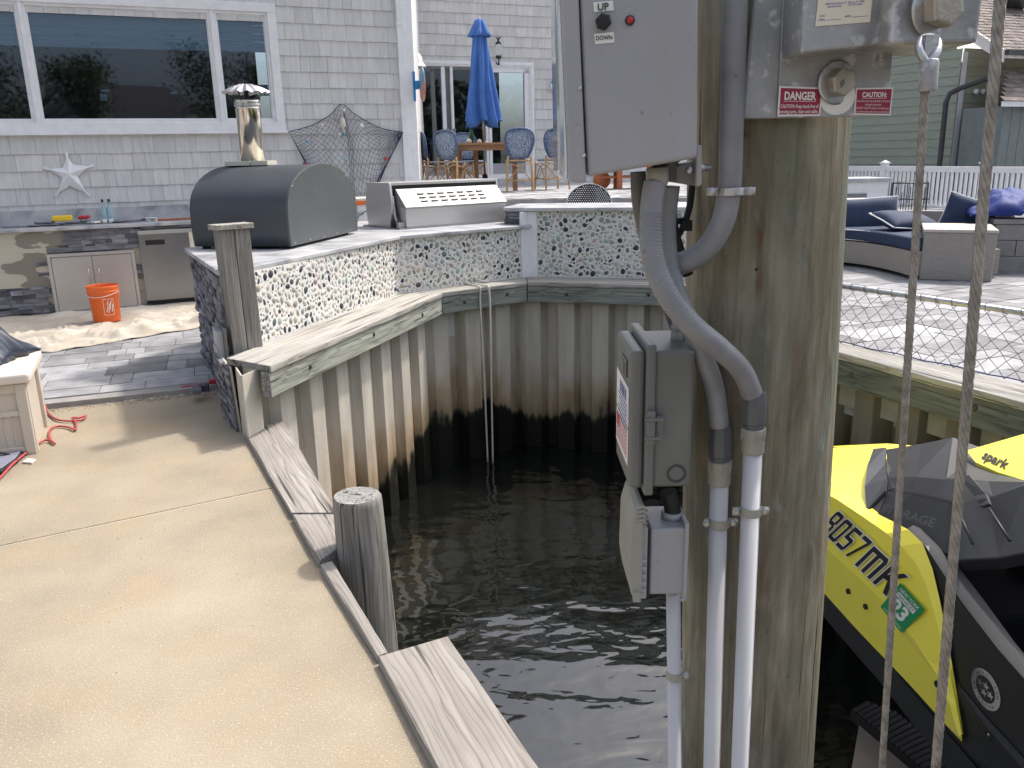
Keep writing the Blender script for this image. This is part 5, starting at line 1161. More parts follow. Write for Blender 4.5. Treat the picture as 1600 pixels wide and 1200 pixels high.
for i, p in enumerate(bpth):
    t = (bpth[min(i+1, n-1)]-bpth[max(i-1, 0)]).normalized(); nn = Vector((-t.y, t.x, 0))
    for d, z in ((0, .04), (0, .52), (.09, .52), (.09, .04)): v = p+nn*d; vs.append(Vector((v.x, v.y, ZR+z)))
mb.add(vs, [(4*i+j, 4*i+(j+1) % 4, 4*i+4+(j+1) % 4, 4*i+4+j) for i in range(n-1) for j in range(4)]+[(0, 1, 2, 3), (4*n-4, 4*n-3, 4*n-2, 4*n-1)]); mb.build('back', m_wicker, sf, bevel=.01)
def pillow(ctr_, w_, h_, th_, Rm, label):
    t = thing('cushion', ctr_, label, 'cushion', 'navy cushions with white piping on the sofa')
    def pt(u, v, s):
        a, b = u*2-1, v*2-1; e = max(0, (1-abs(a)**3.2)*(1-abs(b)**3.2))**.5
        k = 1-.05*(1-abs(a))*abs(b)**3; k2 = 1-.05*(1-abs(b))*abs(a)**3
        return Rm @ Vector((a*w_/2*k2, s*th_/2*e*(1+.06*mnoise.noise(Vector((a*2, b*2, w_*9)))), b*h_/2*k))+Vector(ctr_)
    mb = MB()
    for s in (-1, 1): mb.grid(lambda u, v: pt(u, v, s), 18, 18)
    mb.build('cover', m_navy, t)
    ed = [pt(u, 0, 1) for u in [i/14 for i in range(14)]]+[pt(1, v, 1) for v in [i/14 for i in range(14)]]+[pt(1-u, 1, 1) for u in [i/14 for i in range(14)]]+[pt(0, 1-v, 1) for v in [i/14 for i in range(14)]]
    mb = MB(); mb.tube(ed, .007, 6, closed=True); mb.build('piping', m_piping, t); return t
RX = lambda a: Matrix.Rotation(a, 3, 'X'); RZ = lambda a: Matrix.Rotation(a, 3, 'Z'); RY = lambda a: Matrix.Rotation(a, 3, 'Y')
c = PY(1345, 341, 9.3); pillow(c, .86, .44, .20, RZ(.05) @ RY(-.03) @ RX(-.25), 'large navy cushion with white piping standing at the left on the sofa')
c = PY(1418, 347, 8.75); pillow(c, .66, .42, .17, RZ(.25) @ RX(-1.28) @ RZ(.1), 'navy cushion with white piping lying flat in the middle of the sofa')
c = PY(1512, 341, 8.75); pillow(c, .50, .42, .17, RZ(-.35) @ RY(.30) @ RX(-.2), 'navy cushion with white piping leaning at the right end behind the sofa arm')
# block wall with tarp
bwv = thing('block_wall', PZ(1556, 430, ZR), 'low grey concrete block wall right of the sofa', 'wall')
a = Vector((5.25, 8.75, ZR)); tt_ = Vector((.93, -.36, 0)).normalized(); nn_ = Vector((-tt_.y, tt_.x, 0))
wa = PZ(1547, 424, ZR); wb_ = wa+tt_*3
zt2 = PW(1556, 342, wa, wb_).z
hh2 = (zt2-ZR-.05)/3
for r in range(3):
    mb = MB()
    for k in range(8):
        o = wa+tt_*(.4*k-(.2 if r % 2 else 0)); q = [o, o+tt_*.394, o+tt_*.394+nn_*.2, o+nn_*.2]; mb.hexa([v+Vector((0, 0, r*hh2)) for v in q]+[v+Vector((0, 0, (r+1)*hh2-.005)) for v in q])
    mb.build('block_course', m_block, bwv, bevel=.004)
mb = MB(); q = [wa-tt_*.03-nn_*.02, wa+tt_*3-nn_*.02, wa+tt_*3+nn_*.22, wa-tt_*.03+nn_*.22]; mb.hexa([v+Vector((0, 0, 3*hh2)) for v in q]+[v+Vector((0, 0, 3*hh2+.05)) for v in q]); mb.build('coping', m_block, bwv, bevel=.006)
def tarpf(u, v):
    o = wa-tt_*.25+tt_*1.9*u-nn_*(.06-.9*v)*(1); z = zt2+.02+.24*math.sin(math.pi*min(1, v*1.05))**.7*(1-.45*u)*min(1, u*7)+.07*abs(mnoise.noise(Vector((u*9, v*6, 2))))+.05*abs(mnoise.noise(Vector((u*22, v*9, 5))))
    return (o.x, o.y, z)
mb = MB(); mb.grid(tarpf, 60, 30); tag(mb.build('blue_tarp', m_bluetarp, solid=.004, fix=False), 'crumpled royal blue tarpaulin on top of the block wall behind the right cushion', 'tarp')
# tall white cabinet with marble top
wc = thing('white_cabinet', PY(1350, 320, 11.5), 'white cabinet with a grey marble top behind the sofa, left of the rack', 'cabinet')
zt3 = PY(1380, 278, 11.5).z; x1 = PY(1386, 300, 11.5).x
def cbx(mb, x0, x1_, y0, y1, z0, z1): mb.hexa([(x0, y0, z0), (x1_, y0, z0), (x1_, y1, z0), (x0, y1, z0), (x0, y0, z1), (x1_, y0, z1), (x1_, y1, z1), (x0, y1, z1)])
mb = MB(); cbx(mb, x1-1.4, x1, 11.5, 12.2, ZR, zt3-.05); mb.build('body', m_white, wc, bevel=.004)
mb = MB(); cbx(mb, x1-1.45, x1+.04, 11.46, 12.25, zt3-.05, zt3); mb.build('countertop', m_marble, wc, bevel=.004)
xa = PY(1354, 300, 11.5).x; mb = MB(); cbx(mb, xa-.4, xa, 11.48, 11.51, zt3-.36, zt3-.20); mb.build('metal_door', m_steel_d, wc, bevel=.002)
item('stone_block', m_cream, 'cream stone block in front of the white cabinet, above the left cushion', 'block', lambda mb, c: mb.box(c+Vector((-.2, 0, -.04)), (.55, .2, .10), 0), PY(1348, 311, 10.8), bevel=.012)
cbx2 = PY(1348, 311, 10.8); mb = MB(); mb.box((cbx2.x-.2, cbx2.y+.02, (ZR+cbx2.z-.09)/2), (.5, .16, cbx2.z-.09-ZR)); tag(mb.build('stone_stack', m_block, origin=(cbx2.x-.2, cbx2.y, ZR), bevel=.006), 'grey block stack carrying the cream stone block beside the white cabinet', 'block')
rk = thing('metal_rack', PY(1420, 325, 12.5), 'black metal rod rack standing between the sofa and the white railing', 'rack')
mb = MB(); ya = 12.5
for k in range(13):
    p = PY(1394+k*4.4, 322, ya+.05*(k % 2)); q = PY(1396+k*4.5, (287, 292, 283, 300, 289)[k % 5], ya); mb.tube([(p.x, p.y, ZR), (q.x, q.y, q.z)], .007, 5)
mb.build('rod', m_black2, rk)
mb = MB()
for py in (286, 311): mb.tube([PY(1394, py, ya), PY(1452, py, ya)], .010, 5)
for px in (1394, 1451): p = PY(px, 285, ya); mb.tube([(p.x, p.y, ZR), p], .012, 5)
mb.build('frame', m_black2, rk)
# white railing: posts, rails, balusters
RA, RB = PY(1300, 300, 20.8), PY(1700, 300, 14.6); RA.z = RB.z = 0; rt = (RB-RA).normalized(); rn = Vector((-rt.y, rt.x, 0)); RLn = (RB-RA).length
rl = thing('railing', (RA.x, RA.y, .25), 'white railing fence with square balusters and capped posts before the green house', 'railing')
def rbox(mb, s0, s1, w_, z0, z1): q = [RA+rt*s0-rn*w_/2, RA+rt*s1-rn*w_/2, RA+rt*s1+rn*w_/2, RA+rt*s0+rn*w_/2]; mb.hexa([v+Vector((0, 0, z0)) for v in q]+[v+Vector((0, 0, z1)) for v in q])
def railz(px):   # the rail height that matches
    return 1.22
mb = MB(); rbox(mb, 0, RLn, .05, 1.10, 1.215); mb.build('top_rail', m_white, rl, bevel=.006)
mb = MB(); rbox(mb, 0, RLn, .045, .33, .43); mb.build('bottom_rail', m_white, rl, bevel=.006)
def s_at(px):
    lo, hi = 0, RLn
    for _ in range(40):
        m_ = (lo+hi)/2; v = RA+rt*m_+Vector((0, 0, 1))-CAM
        if 800+FP*v.dot(Rv)/v.dot(Fv) < px: lo = m_
        else: hi = m_
    return lo
for px in (1381, 1537):
    s = s_at(px); mb = MB(); rbox(mb, s-.065, s+.065, .13, ZR-.1, 1.27); ps = mb.build('post', m_white, rl, bevel=.004)
    mb = MB(); rbox(mb, s-.085, s+.085, .17, 1.27, 1.30); p = RA+rt*s; mb.lathe([(.10, 1.30), (.0, 1.35)], (p.x, p.y, 0), 4, smooth=False); mb.build('post_cap', m_white, ps, bevel=.003)
s = .05; pst = [s_at(1381), s_at(1537)]
while s < RLn:
    if all(abs(s-q) > .09 for q in pst): mb = MB(); rbox(mb, s-.022, s+.022, .04, .43, 1.10); mb.build('baluster', m_white, rl)
    s += .118
# chain-link fence on the right cap
fa, fb_ = PZ(1312, 536, ZC), PZ(1605, 600, ZC); fd = (fb_-fa).normalized(); fa2 = fa-fd*.7; fb2 = fb_+fd*.35
zf = PW(1330, 449, fa, fb_).z; FL = (fb2-fa2).length
cl = thing('chain_link_fence', (fa2.x, fa2.y, ZC), 'low galvanised chain-link fence on the right bulkhead cap', 'fence')
mb = MB(); mb.tube([Vector((fa2.x, fa2.y, zf)), Vector((fb2.x, fb2.y, zf))], .016, 12); mb.build('top_rail', m_galv, cl)
mb = MB(); dp = .046; dh = .044; nr = int(round((zf-ZC)/dh)); dh = (zf-ZC+.012)/nr; nc = int(FL/dp)
for k in range(nc):
    pts = []
    for j in range(nr+1):
        x = k*dp+(dp/2 if (j+k) % 2 else -dp/2)*.97; pts.append(fa2+fd*x+Vector((0, 0, .002+j*dh))+Vector((-fd.y, fd.x, 0))*(.006 if j % 2 else -.004))
    mb.tube(pts, .0021, 4, caps=False)
for k in range(0, nc, 2):
    x = k*dp+dp/2; c = fa2+fd*x; mb.tube([Vector((c.x, c.y, zf))+Vector((-fd.y*.02*math.cos(q), fd.x*.02*math.cos(q), .02*math.sin(q)+.002))+fd*(.03*(q/6.28)-.015) for q in [j*.78 for j in range(9)]], .0018, 4)
mb.build('wire_mesh', mat('weathered_wire', (.13, .14, .15), rough=.5, metal=.4), cl, fix=False)
mb = MB(); mb.tube([Vector((p.x, p.y, ZC+.008+.004*math.sin(i*1.7))) for i, p in enumerate([fa2.lerp(fb2, i/24) for i in range(25)])], .004, 6); mb.build('tension_wire', plain('blue_coated_wire', (.03, .05, .16), .5), cl)
# green neighbour house
K = PY(1487, 240, 20.5); K.z = 0; gh = thing('green_house', (K.x, K.y, 0), 'green clapboard house with brown roof and white corner board behind the railing', 'house')
def siding(O, u, n, s0, s1, z0, z1, ex, m, name, parent, zlim=None):
    mb = MB(); z = z0
    while z < z1:
        a, b = s0, s1
        if zlim: a, b = zlim(z, s0, s1)
        if b > a:
            P_ = lambda s, zz, o: O+u*s+n*o+Vector((0, 0, zz))
            mb.hexa([P_(a, z, .022), P_(b, z, .022), P_(b, z, 0), P_(a, z, 0), P_(a, z+ex, .004), P_(b, z+ex, .004), P_(b, z+ex, 0), P_(a, z+ex, 0)])
        z += ex
    return mb.build(name, m, parent, fix=False)
GN = -WN     # direction going away along the gable wall
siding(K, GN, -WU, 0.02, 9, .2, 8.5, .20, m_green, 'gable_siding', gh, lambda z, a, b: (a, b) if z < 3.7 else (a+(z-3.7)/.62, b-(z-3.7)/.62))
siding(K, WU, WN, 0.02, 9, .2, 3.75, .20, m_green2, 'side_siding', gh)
mb = MB(); q = [K+GN*.0, K+WU*9, K+WU*9+GN*9, K+GN*9]; mb.hexa([v+Vector((.0, 0, 0)) for v in q]+[v+Vector((0, 0, 3.5)) for v in q]); mb.build('wall', m_soil, gh)
mb = MB(); q = [K-WU*.03+WN*.03, K+WU*.13+WN*.03, K+WU*.13-WN*.0, K-WU*.0-WN*.0]; mb.hexa(q+[v+Vector((0, 0, 3.72)) for v in q]); mb.build('corner_board', m_white, gh)
ze = 3.62; sl2 = .62; E0 = K+WN*1.15-WU*.12
r = random.Random(3); mb = MB(); up = (GN*1+Vector((0, 0, sl2)))
for j in range(38):
    s = -.12
    for i in range(46):
        l = r.uniform(.2, .34); t = r.uniform(.15, .30); o = E0+WU*s+up*(j*.14)+Vector((0, 0, ze)); lift = Vector((0, 0, .012+.004*(i % 2)))
        mb.quad(o+lift, o+WU*(l-.006)+lift, o+WU*(l-.006)+up*.15, o+up*.15, tone=(t*1.08, t*.98, t*.92)); s += l
mb.build('roof_shingles', m_roof, gh, fix=False)
mb = MB(); o = E0+Vector((0, 0, ze-.02)); mb.hexa([o, o+WU*10, o+WU*10+up*5.5, o+up*5.5]+[v-Vector((0, 0, .14)) for v in (o, o+WU*10, o+WU*10+up*5.5, o+up*5.5)]); mb.build('roof', m_roof, gh)
mb = MB(); o = E0-WU*.03+Vector((0, 0, ze+.01)); mb.hexa([o, o+WU*.035, o+WU*.035+up*5.6, o+up*5.6]+[v-Vector((0, 0, .26)) for v in (o, o+WU*.035, o+WU*.035+up*5.6, o+up*5.6)]); mb.build('rake_board', m_white, gh)
mb = MB(); o = E0+Vector((0, 0, ze-.10)); mb.hexa([o+WN*.10, o+WU*10+WN*.10, o+WU*10, o]+[v+Vector((0, 0, .11)) for v in (o+WN*.10, o+WU*10+WN*.10, o+WU*10, o)]); mb.build('gutter', m_downspout, gh)
mb = MB(); pw_ = [PY(1556, 118, 19.6), PY(1500, 138, 20.2), PY(1484, 146, 20.3), PY(1478, 160, 20.3), PY(1470, 240, 20.3)]; pw_.append(Vector((pw_[-1].x, pw_[-1].y, .2))); mb.tube(pw_, .062, 8, smooth=False); mb.build('downspout', m_downspout, gh)
fl_ = MB()
for px in (1523, 1533):
    c = PW(px, 142, K, K+WU, .06); fl_.lathe([(.04, 0), (.06, .05), (.065, .10), (0, .11)], c, 12, WN+Vector((.3 if px > 1527 else -.3, 0, -.3)))
fl_.build('floodlight', m_white, gh)
mb = MB(); c = PY(1572, 8, 24.5); M_ = Matrix.Rotation(WT, 3, 'Z') @ Matrix.Rotation(-.55, 3, 'X')
sk = PY(1583, 6, 0.1+22.2); mb.box(sk, (.9, .6, .12), M=M_); skb = mb.build('skylight', m_downspout, gh); mb = MB(); mb.box(sk+Vector((0, -.02, .08)), (.72, .44, .02), M=M_); mb.build('skylight_glass', m_label, skb)
sh = thing('garden_shed', PY(1640, 260, 19.2), 'blue-grey shed with white fascia and brown roof before the green house', 'shed')
a = PY(1557, 250, 19.2); a.z = .2; ztp = PY(1560, 166, 19.2).z
mb = MB(); q = [a, a+WU*4, a+WU*4-WN*1.0, a-WN*1.0]; mb.hexa(q+[v+Vector((0, 0, ztp-.2)) for v in q]); mb.build('wall', plain('blue_grey_siding', (.17, .20, .20), .7), sh)
mb = MB()
for k in range(12): o = a+WU*(.3*k)+WN*.006; mb.hexa([o, o+WU*.012, o+WU*.012-WN*.01, o-WN*.01]+[v+Vector((0, 0, ztp-.2)) for v in (o, o+WU*.012, o+WU*.012-WN*.01, o-WN*.01)])
mb.build('batten', plain('blue_grey_trim', (.13, .16, .16), .7), sh)
mb = MB(); o = a-WU*.3+WN*.2; o.z = ztp-.02; mb.hexa([o, o+WU*4.5, o+WU*4.5-WN*.03, o-WN*.03]+[v+Vector((0, 0, .11)) for v in (o, o+WU*4.5, o+WU*4.5-WN*.03, o-WN*.03)]); mb.build('fascia', m_white, sh)
mb = MB(); r = random.Random(9); o0 = a-WU*.3+WN*.24; o0.z = ztp+.09; u2 = (-WN+Vector((0, 0, .85)))
for j in range(7):
    s = 0+.12*j*1.4
    while s < 4.4: l = r.uniform(.2, .32); t = r.uniform(.16, .30); o = o0+WU*s+u2*(j*.12); mb.quad(o+Vector((0, 0, .012)), o+WU*(l-.006)+Vector((0, 0, .012)), o+WU*(l-.006)+u2*.13, o+u2*.13, tone=(t*1.08, t*.98, t*.92)); s += l
mb.build('roof', m_roof, sh, fix=False)
# mooring rope tied over the cap
c = PZ(752, 438, ZC); rp_ = thing('mooring_rope', (c.x, c.y, ZC), 'white rope tied over the bulkhead cap with two ends hanging to the water', 'rope')
t2 = (CO[2]-CO[1]).normalized(); n2 = Vector((-t2.y, t2.x, 0)); e0_ = PZ(752, 449, ZC); e0_ = Vector((e0_.x, e0_.y, 0))
mb = MB()
for k, (px, x2, zb) in enumerate(((748, 753, -1.3), (762, 761, -1.28))):
    a = PZ(px, 449, ZC); o = Vector((a.x, a.y, 0)); 
    pts = [o+n2*.30+Vector((0, 0, ZC+.012)), o+n2*.05+Vector((0, 0, ZC+.014)), o-n2*.012+Vector((0, 0, ZC+.008)), o-n2*.022+Vector((0, 0, ZC-.03)), o-n2*.024+t2*(.004*(1 if k else -1))+Vector((0, 0, ZC-.2)), o-n2*.03+t2*(.01*(1-2*k))+Vector((0, 0, -.4)), o-n2*.03+t2*(.02*(1-2*k))+Vector((0, 0, zb))]
    mb.tube(spline(pts, 5), .0085, 8)
mb.build('hanging_rope', m_rope, rp_)
mb = MB(); o = PZ(755, 441, ZC); mb.tube(spline([o+t2*(.09*math.cos(q)+.012*math.sin(3*q))+n2*(.045*math.sin(q)*(1-.1*j/20))+Vector((0, 0, .016+.016*math.sin(2.3*q)+.010)) for j, q in enumerate([.45*k for k in range(26)])], 3), .009, 8); mb.build('knot', m_rope, rp_)

# ================================================================== BIG PILE AND ITS EQUIPMENT
def pax(z): return Vector((.503+.0254*(1.65-z), 1.667, z))
pl_ = MB(); N_ = 56; rr_ = [1+.012*math.sin(3*k*6.283/N_+.4)+.006*rnd.uniform(-1, 1) for k in range(N_)]; zs = [-2.2, -1.2, -.4, 0, .4, .8, 1.2, 1.6, 2.0, 2.6]; vs = []
for z in zs:
    for k in range(N_): q = 6.283185*k/N_; r = .152*rr_[k]*(1+.01*math.sin(z*4+k*.2)); c = pax(z); vs.append(c+Vector((r*math.cos(q), r*math.sin(q), 0)))
pl_.add(vs, [(i*N_+j, i*N_+(j+1) % N_, (i+1)*N_+(j+1) % N_, (i+1)*N_+j) for i in range(len(zs)-1) for j in range(N_)], smooth=True); pl_.add(vs[-N_:], [list(range(N_))])
pile = tag(pl_.build('lift_piling', m_pile, origin=pax(-2.2)), 'thick stained round wooden piling in the foreground carrying the electrical boxes and the lift bracket', 'piling')
rs_ = MB()
def on_pile(px, py, off=.0):
    v = ray(px, py); lo, hi = 1.0, 1.9
    best = None
    for i in range(400):
        t = (1.3+.6*i/400)/v.y; p = CAM+v*t; c = pax(p.z)
        if (p.x-c.x)**2+(p.y-c.y)**2 <= (.152+off)**2: return p
    return CAM+v*(1.6/v.y)
for px, py in ((1187, 358), (1182, 421)):
    p = on_pile(px, py, .002); c = pax(p.z); n = (p-c).normalized(); rs_.lathe([(.0035, -.002), (.003, .001), (0, .0015)], p, 8, n)
for px, py in ((1168, 210),): 
    p = on_pile(px, py, .001); n = (p-pax(p.z)).normalized(); rs_.lathe([(.011, -.002), (.009, .0005), (0, .0007)], p, 10, n)
nl_ = rs_.build('nail_hole', m_rubber); nl_.parent = pile; nl_.location = -pile.location
# --- control box (hangs on the left of the pile)
cbx_ = thing('control_box', PY(1000, 240, 1.45), 'large grey control box with UP and DOWN labels on the left of the piling', 'control box')
def Pq(y, *pts): return [PY(px, py, y) for px, py in pts]
ytl, ybk = 1.38, 1.56
mb = MB(); f = Pq(ytl, (919, 276), (1090, 247), (1092, -70), (904, -60)); b = [v+Vector((-.004, ybk-ytl, 0)) for v in f]; mb.hexa([f[0], f[1], b[1], b[0], f[3], f[2], b[2], b[3]]); body = mb.build('box_body', m_grey, cbx_, bevel=.007, bseg=3)
mb = MB(); f = Pq(ytl-.004, (890, 284), (916, 286), (902, -60), (874, -60)); mb.prism(f, (0, .05, 0)); mb.build('hinge_flange', m_grey, cbx_, bevel=.004)
mb = MB(); f = Pq(1.40, (872, 268), (880, 281), (893, 284), (888, -60), (866, -60)); mb.prism(f, (0, .13, 0)); mb.build('clear_cover', m_clear, cbx_, bevel=.005)
mb = MB()
for (x, y) in ((906, 138), (912, 243)): mb.lathe([(.004, 0), (.003, .0015), (0, .002)], PY(x, y, ytl-.004), 8, (0, -1, 0))
mb.build('screw', m_galv, cbx_)
yl = ytl-.0005
for quadp, tx, tq in ((((928, 19), (959, 16.5), (957.5, 1), (927, 4)), 'UP', ((934, 16.5), (951.5, 15), (933.5, 5.5))), (((929.5, 69), (960, 66.5), (959, 50), (928.5, 53)), 'DOWN', ((931.5, 63), (957, 61.5), (931, 56.5)))):
    mb = MB(); q = Pq(yl, *quadp); mb.prism(q, (0, -.0012, 0)); lb_ = mb.build('label', m_label, cbx_)
    mb = MB(); o, r_e, u_e = Pq(yl-.0022, *tq); text(mb, tx, o, r_e-o, u_e-o, n=(0, -1, 0), eps=.0004, fit=(r_e-o).length, offset=.02); mb.build('lettering', m_ink, lb_, fix=False)
c = PY(942, 35, yl); mb = MB(); mb.lathe([(.0125, 0), (.0125, .012), (.010, .0155), (0, .016)], c, 6, (0, -1, 0), smooth=False); mb.lathe([(.0105, -.0), (.0105, .002)], c, 20, (0, -1, 0)); mb.build('selector_knob', m_rubber, cbx_, bevel=.001)
c = PY(984, 32, yl); mb = MB(); mb.lathe([(.0075, 0), (.0075, .003), (.0055, .004)], c, 16, (0, -1, 0)); mb.build('indicator_bezel', m_black2, cbx_)
mb = MB(); mb.lathe([(.0055, .003), (.0045, .0055), (0, .0065)], c, 16, (0, -1, 0)); mb.build('indicator_lamp', m_red, cbx_)
mb = MB(); f = Pq(1.44, (1088, 226), (1097, 227), (1097, 290), (1088, 292)); mb.prism(f, (0, .05, 0)); br = mb.build('mounting_foot', m_grey, cbx_, bevel=.003)
mb = MB(); f = Pq(1.455, (1045, 262), (1088, 250), (1088, 291), (1045, 284)); mb.prism(f, (0, .04, 0)); mb.build('mounting_tab', m_grey_d, cbx_, bevel=.003)
mb = MB(); c = PY(1098, 262, 1.47); mb.lathe([(.009, -.01), (.009, 0), (.006, .002), (.006, .014)], c-Vector((.0, 0, 0)), 10, (1, 0, 0)); mb.build('bolt', m_galv, cbx_); mb = MB(); c = PY(1078, 266, 1.455); mb.lathe([(.008, 0), (.007, .004), (0, .006)], c, 8, (0, -1, 0)); mb.build('bolt', m_galv, cbx_)
mb = MB(); c = PY(1038, 268, 1.47); mb.lathe([(.024, -.015), (.024, .015), (.027, .016), (.027, .02), (.023, .022)], c, 16, (0, 0, 1)); mb.lathe([(.026, .018), (.026, .045)], c-Vector((0, 0, .0)), 8, (0, 0, 1)); mb.build('conduit_hub', m_conn, cbx_)
mb = MB(); c = PY(1026, 272, 1.45); mb.tube([PY(1027, 262, 1.45), PY(1028, 284, 1.45), PY(1027, 293, 1.45)], [.019, .018, .014], 18); mb.build('cord_grip', m_tan, cbx_)
# --- disconnect box
db = thing('disconnect_box', PY(1045, 660, 1.5), 'dark grey disconnect box with latch and warning stickers, middle box on the piling', 'electrical box')
y0, y1 = 1.45, 1.64
xr = PY(1083, 650, y0).x; xl = PY(1022, 660, y0).x; zt0 = PY(1045, 549, y0).z; zb0 = PY(1045, 762, y0).z
def abox(mb, x0, x1, ya, yb, za, zb): mb.hexa([(x0, ya, za), (x1, ya, za), (x1, yb, za), (x0, yb, za), (x0, ya, zb), (x1, ya, zb), (x1, yb, zb), (x0, yb, zb)])
mb = MB(); abox(mb, xl-.002, xr, y0, y1, zb0, zt0); mb.build('box_body', m_grey_d, db, bevel=.008, bseg=3)
xe = PY(1007, 660, y0).x; xq = PY(984, 660, y0).x
mb = MB(); abox(mb, xe, xl, y0-.010, y1+.01, zb0-.012, zt0+.014); mb.build('lid_rim', m_grey_d, db, bevel=.004)
mb = MB(); abox(mb, xq, xe, y0-.001, y1, zb0-.002, zt0+.002); ld = mb.build('lid', m_grey_d, db, bevel=.010, bseg=3)
xs = xq-.0008
def fq(yA, yB, zA, zB, dx=0): return [Vector((xs-dx, yA, zA)), Vector((xs-dx, yB, zA)), Vector((xs-dx, yB, zB)), Vector((xs-dx, yA, zB))]
zz = lambda py: PY(984, py, y0).z
for nm, yA, yB, pa_, pb_, m in (('wiring_label', y0+.012, y1-.014, 672, 610, m_label), ('warning_label', y0+.012, y1-.014, 732, 676, m_label)):
    mb = MB(); mb.prism(fq(yA, yB, zz(pa_), zz(pb_)), (-.0008, 0, 0)); lb_ = mb.build(nm, m, ld)
    mb = MB()
    def bar(y_0, y_1, z_0, z_1): mb.quad(*fq(y_0, y_1, z_0, z_1, .0012))
    za, zb = zz(pa_), zz(pb_)
    if nm == 'wiring_label':
        for i in range(4): bar(yA+.03+.022*i, yA+.045+.022*i, zb-.034, zb-.012)
        for i in range(6): bar(yA+.015, yB-.03-.01*(i % 3), zb-.042-.009*i, zb-.039-.009*i)
        mb.build('print', m_blueink, lb_, fix=False)
    else:
        bar(yB-.05, yB-.01, zb-.03, zb-.006)
        for i in range(7): bar(yA+.01, yB-.055 if i < 3 else yB-.01, zb-.010-.008*i, zb-.007-.008*i)
        mb.build('print', m_red, lb_, fix=False)
mb = MB(); mb.prism(fq(y0+.04, y0+.11, zz(600), zz(572)), (-.003, 0, 0)); mb.prism(fq(y0+.055, y0+.095, zz(596), zz(578), .003), (-.002, 0, 0)); mb.build('embossed_plate', m_grey_d, ld, bevel=.001)
mb = MB(); zl = PY(1020, 665, y0).z
abox(mb, xe+.001, xl-.001, y0-.024, y0-.010, zl-.032, zl+.034); abox(mb, xe-.004, xl+.014, y0-.028, y0-.020, zl+.016, zl+.022); abox(mb, xe-.004, xl+.010, y0-.028, y0-.020, zl-.020, zl-.014); abox(mb, xl+.001, xl+.016, y0-.012, y0-.001, zl-.022, zl+.020); mb.build('latch', m_grey_d, db, bevel=.003)
mb = MB(); c = PY(1057, 740, y0-.001)
for r in (.0175, .0145): mb.tube([c+Vector((r*math.cos(q), 0, r*math.sin(q))) for q in [6.2832*k/32 for k in range(32)]], .0006, 5, closed=True)
mb.build('knockout_ring', m_rubber, db)
mb = MB(); c = PY(1057, 545, 1.54); mb.tube([c, PY(1056, 500, 1.54)], .008, 10); mb.lathe([(.012, .012), (.012, .030), (.009, .034), (.012, .038), (.012, .046)], c, 8); mb.build('cable_gland', m_tan, db)
# --- outlet box
ob_ = thing('outlet_box', PY(1043, 880, 1.5), 'small beige outlet box with open weather cover, lowest box on the piling', 'electrical box')
xr = PY(1071, 880, 1.47).x; xl = PY(1015, 880, 1.47).x; zt1 = PY(1040, 826, 1.47).z; zb1 = PY(1040, 929, 1.47).z
mb = MB(); abox(mb, xl, xr, 1.47, 1.58, zb1, zt1); mb.build('box_body', m_grey, ob_, bevel=.004)
mb = MB(); abox(mb, xr-.004, xr+.003, 1.464, 1.585, zb1-.012, zt1+.012); mb.lathe([(.005, 0), (.004, .004), (0, .005)], (xr-.004, 1.464, zb1-.008), 8, (0, -1, 0)); mb.build('mounting_flange', m_grey, ob_)
mb = MB(); abox(mb, xl-.006, xl, 1.465, 1.585, zb1-.002, zt1+.002); mb.build('gasket', m_rubber, ob_)
mb = MB(); abox(mb, xl-.022, xl-.006, 1.462, 1.588, zb1-.004, zt1+.006)
for k in range(5): abox(mb, xl-.024, xl-.008, 1.456, 1.462, zb1+.012+k*.016, zb1+.020+k*.016)
mb.build('device_cover', m_grey, ob_, bevel=.002)
zt2_, zb2_ = PY(990, 790, 1.455).z, PY(990, 933, 1.455).z
mb = MB(); xx = PY(996, 860, 1.455).x; 
prof = [(0, zb2_), (-.014, zb2_+.004), (-.021, zb2_+.05), (-.019, zt2_-.04), (-.010, zt2_-.006), (0, zt2_+.004), (.008, zt2_), (.006, zb2_)]
mb.prism([(xx+.004+x, 1.45, z) for x, z in prof], (0, .145, 0)); mb.build('flip_lid', m_tan, ob_, bevel=.006, bseg=3)
mb = MB()
for k in range(4): mb.tube([(xx-.004, 1.452+.0, zt2_-.004-k*.009), (xx+.008, 1.448, zt2_+.001-k*.009), (xx+.015, 1.452, zt2_-.010-k*.009)], .0035, 6)
abox(mb, xx-.008, xx+.006, 1.442, 1.452, zb2_-.004, zb2_+.016); mb.build('hinge_clips', m_tan, ob_)
mb = MB(); mb.lathe([(.022, 0), (.022, .012), (.019, .014), (.0165, .014)], (PY(1050, 815, 1.52).x, 1.52, zt1), 18); mb.build('hub', m_grey, ob_)
# --- conduits (each its own thing)
def ring_tube(name, pts, r, m, label, cat='conduit', extra=None, ribs=False, group=None):
    P_ = spline(pts, 10); t = thing(name, P_[0], label, cat, group)
    mb = MB(); rad = r if not ribs else [r*(1+(.022 if i % 2 else -.0)) for i in range(len(P_))]
    mb.tube(P_, rad, 20); mb.build('pipe', m, t); return t
GC = 'grey flexible conduits on the piling'
c1 = ring_tube('flexible_conduit', [PY(1024, 285, 1.45), PY(1018, 330, 1.44), PY(1020, 400, 1.42), PY(1040, 455, 1.40), PY(1078, 505, 1.40), PY(1125, 545, 1.42), PY(1158, 578, 1.455), PY(1175, 615, 1.475)], .0195, m_conduit, 'grey flexible conduit that crosses over the others down to the right-hand white pipe', ribs=False)
mb = MB()
P_ = spline([PY(1018, 330, 1.44), PY(1020, 400, 1.42), PY(1040, 455, 1.40), PY(1078, 505, 1.40), PY(1125, 545, 1.42)], 14)
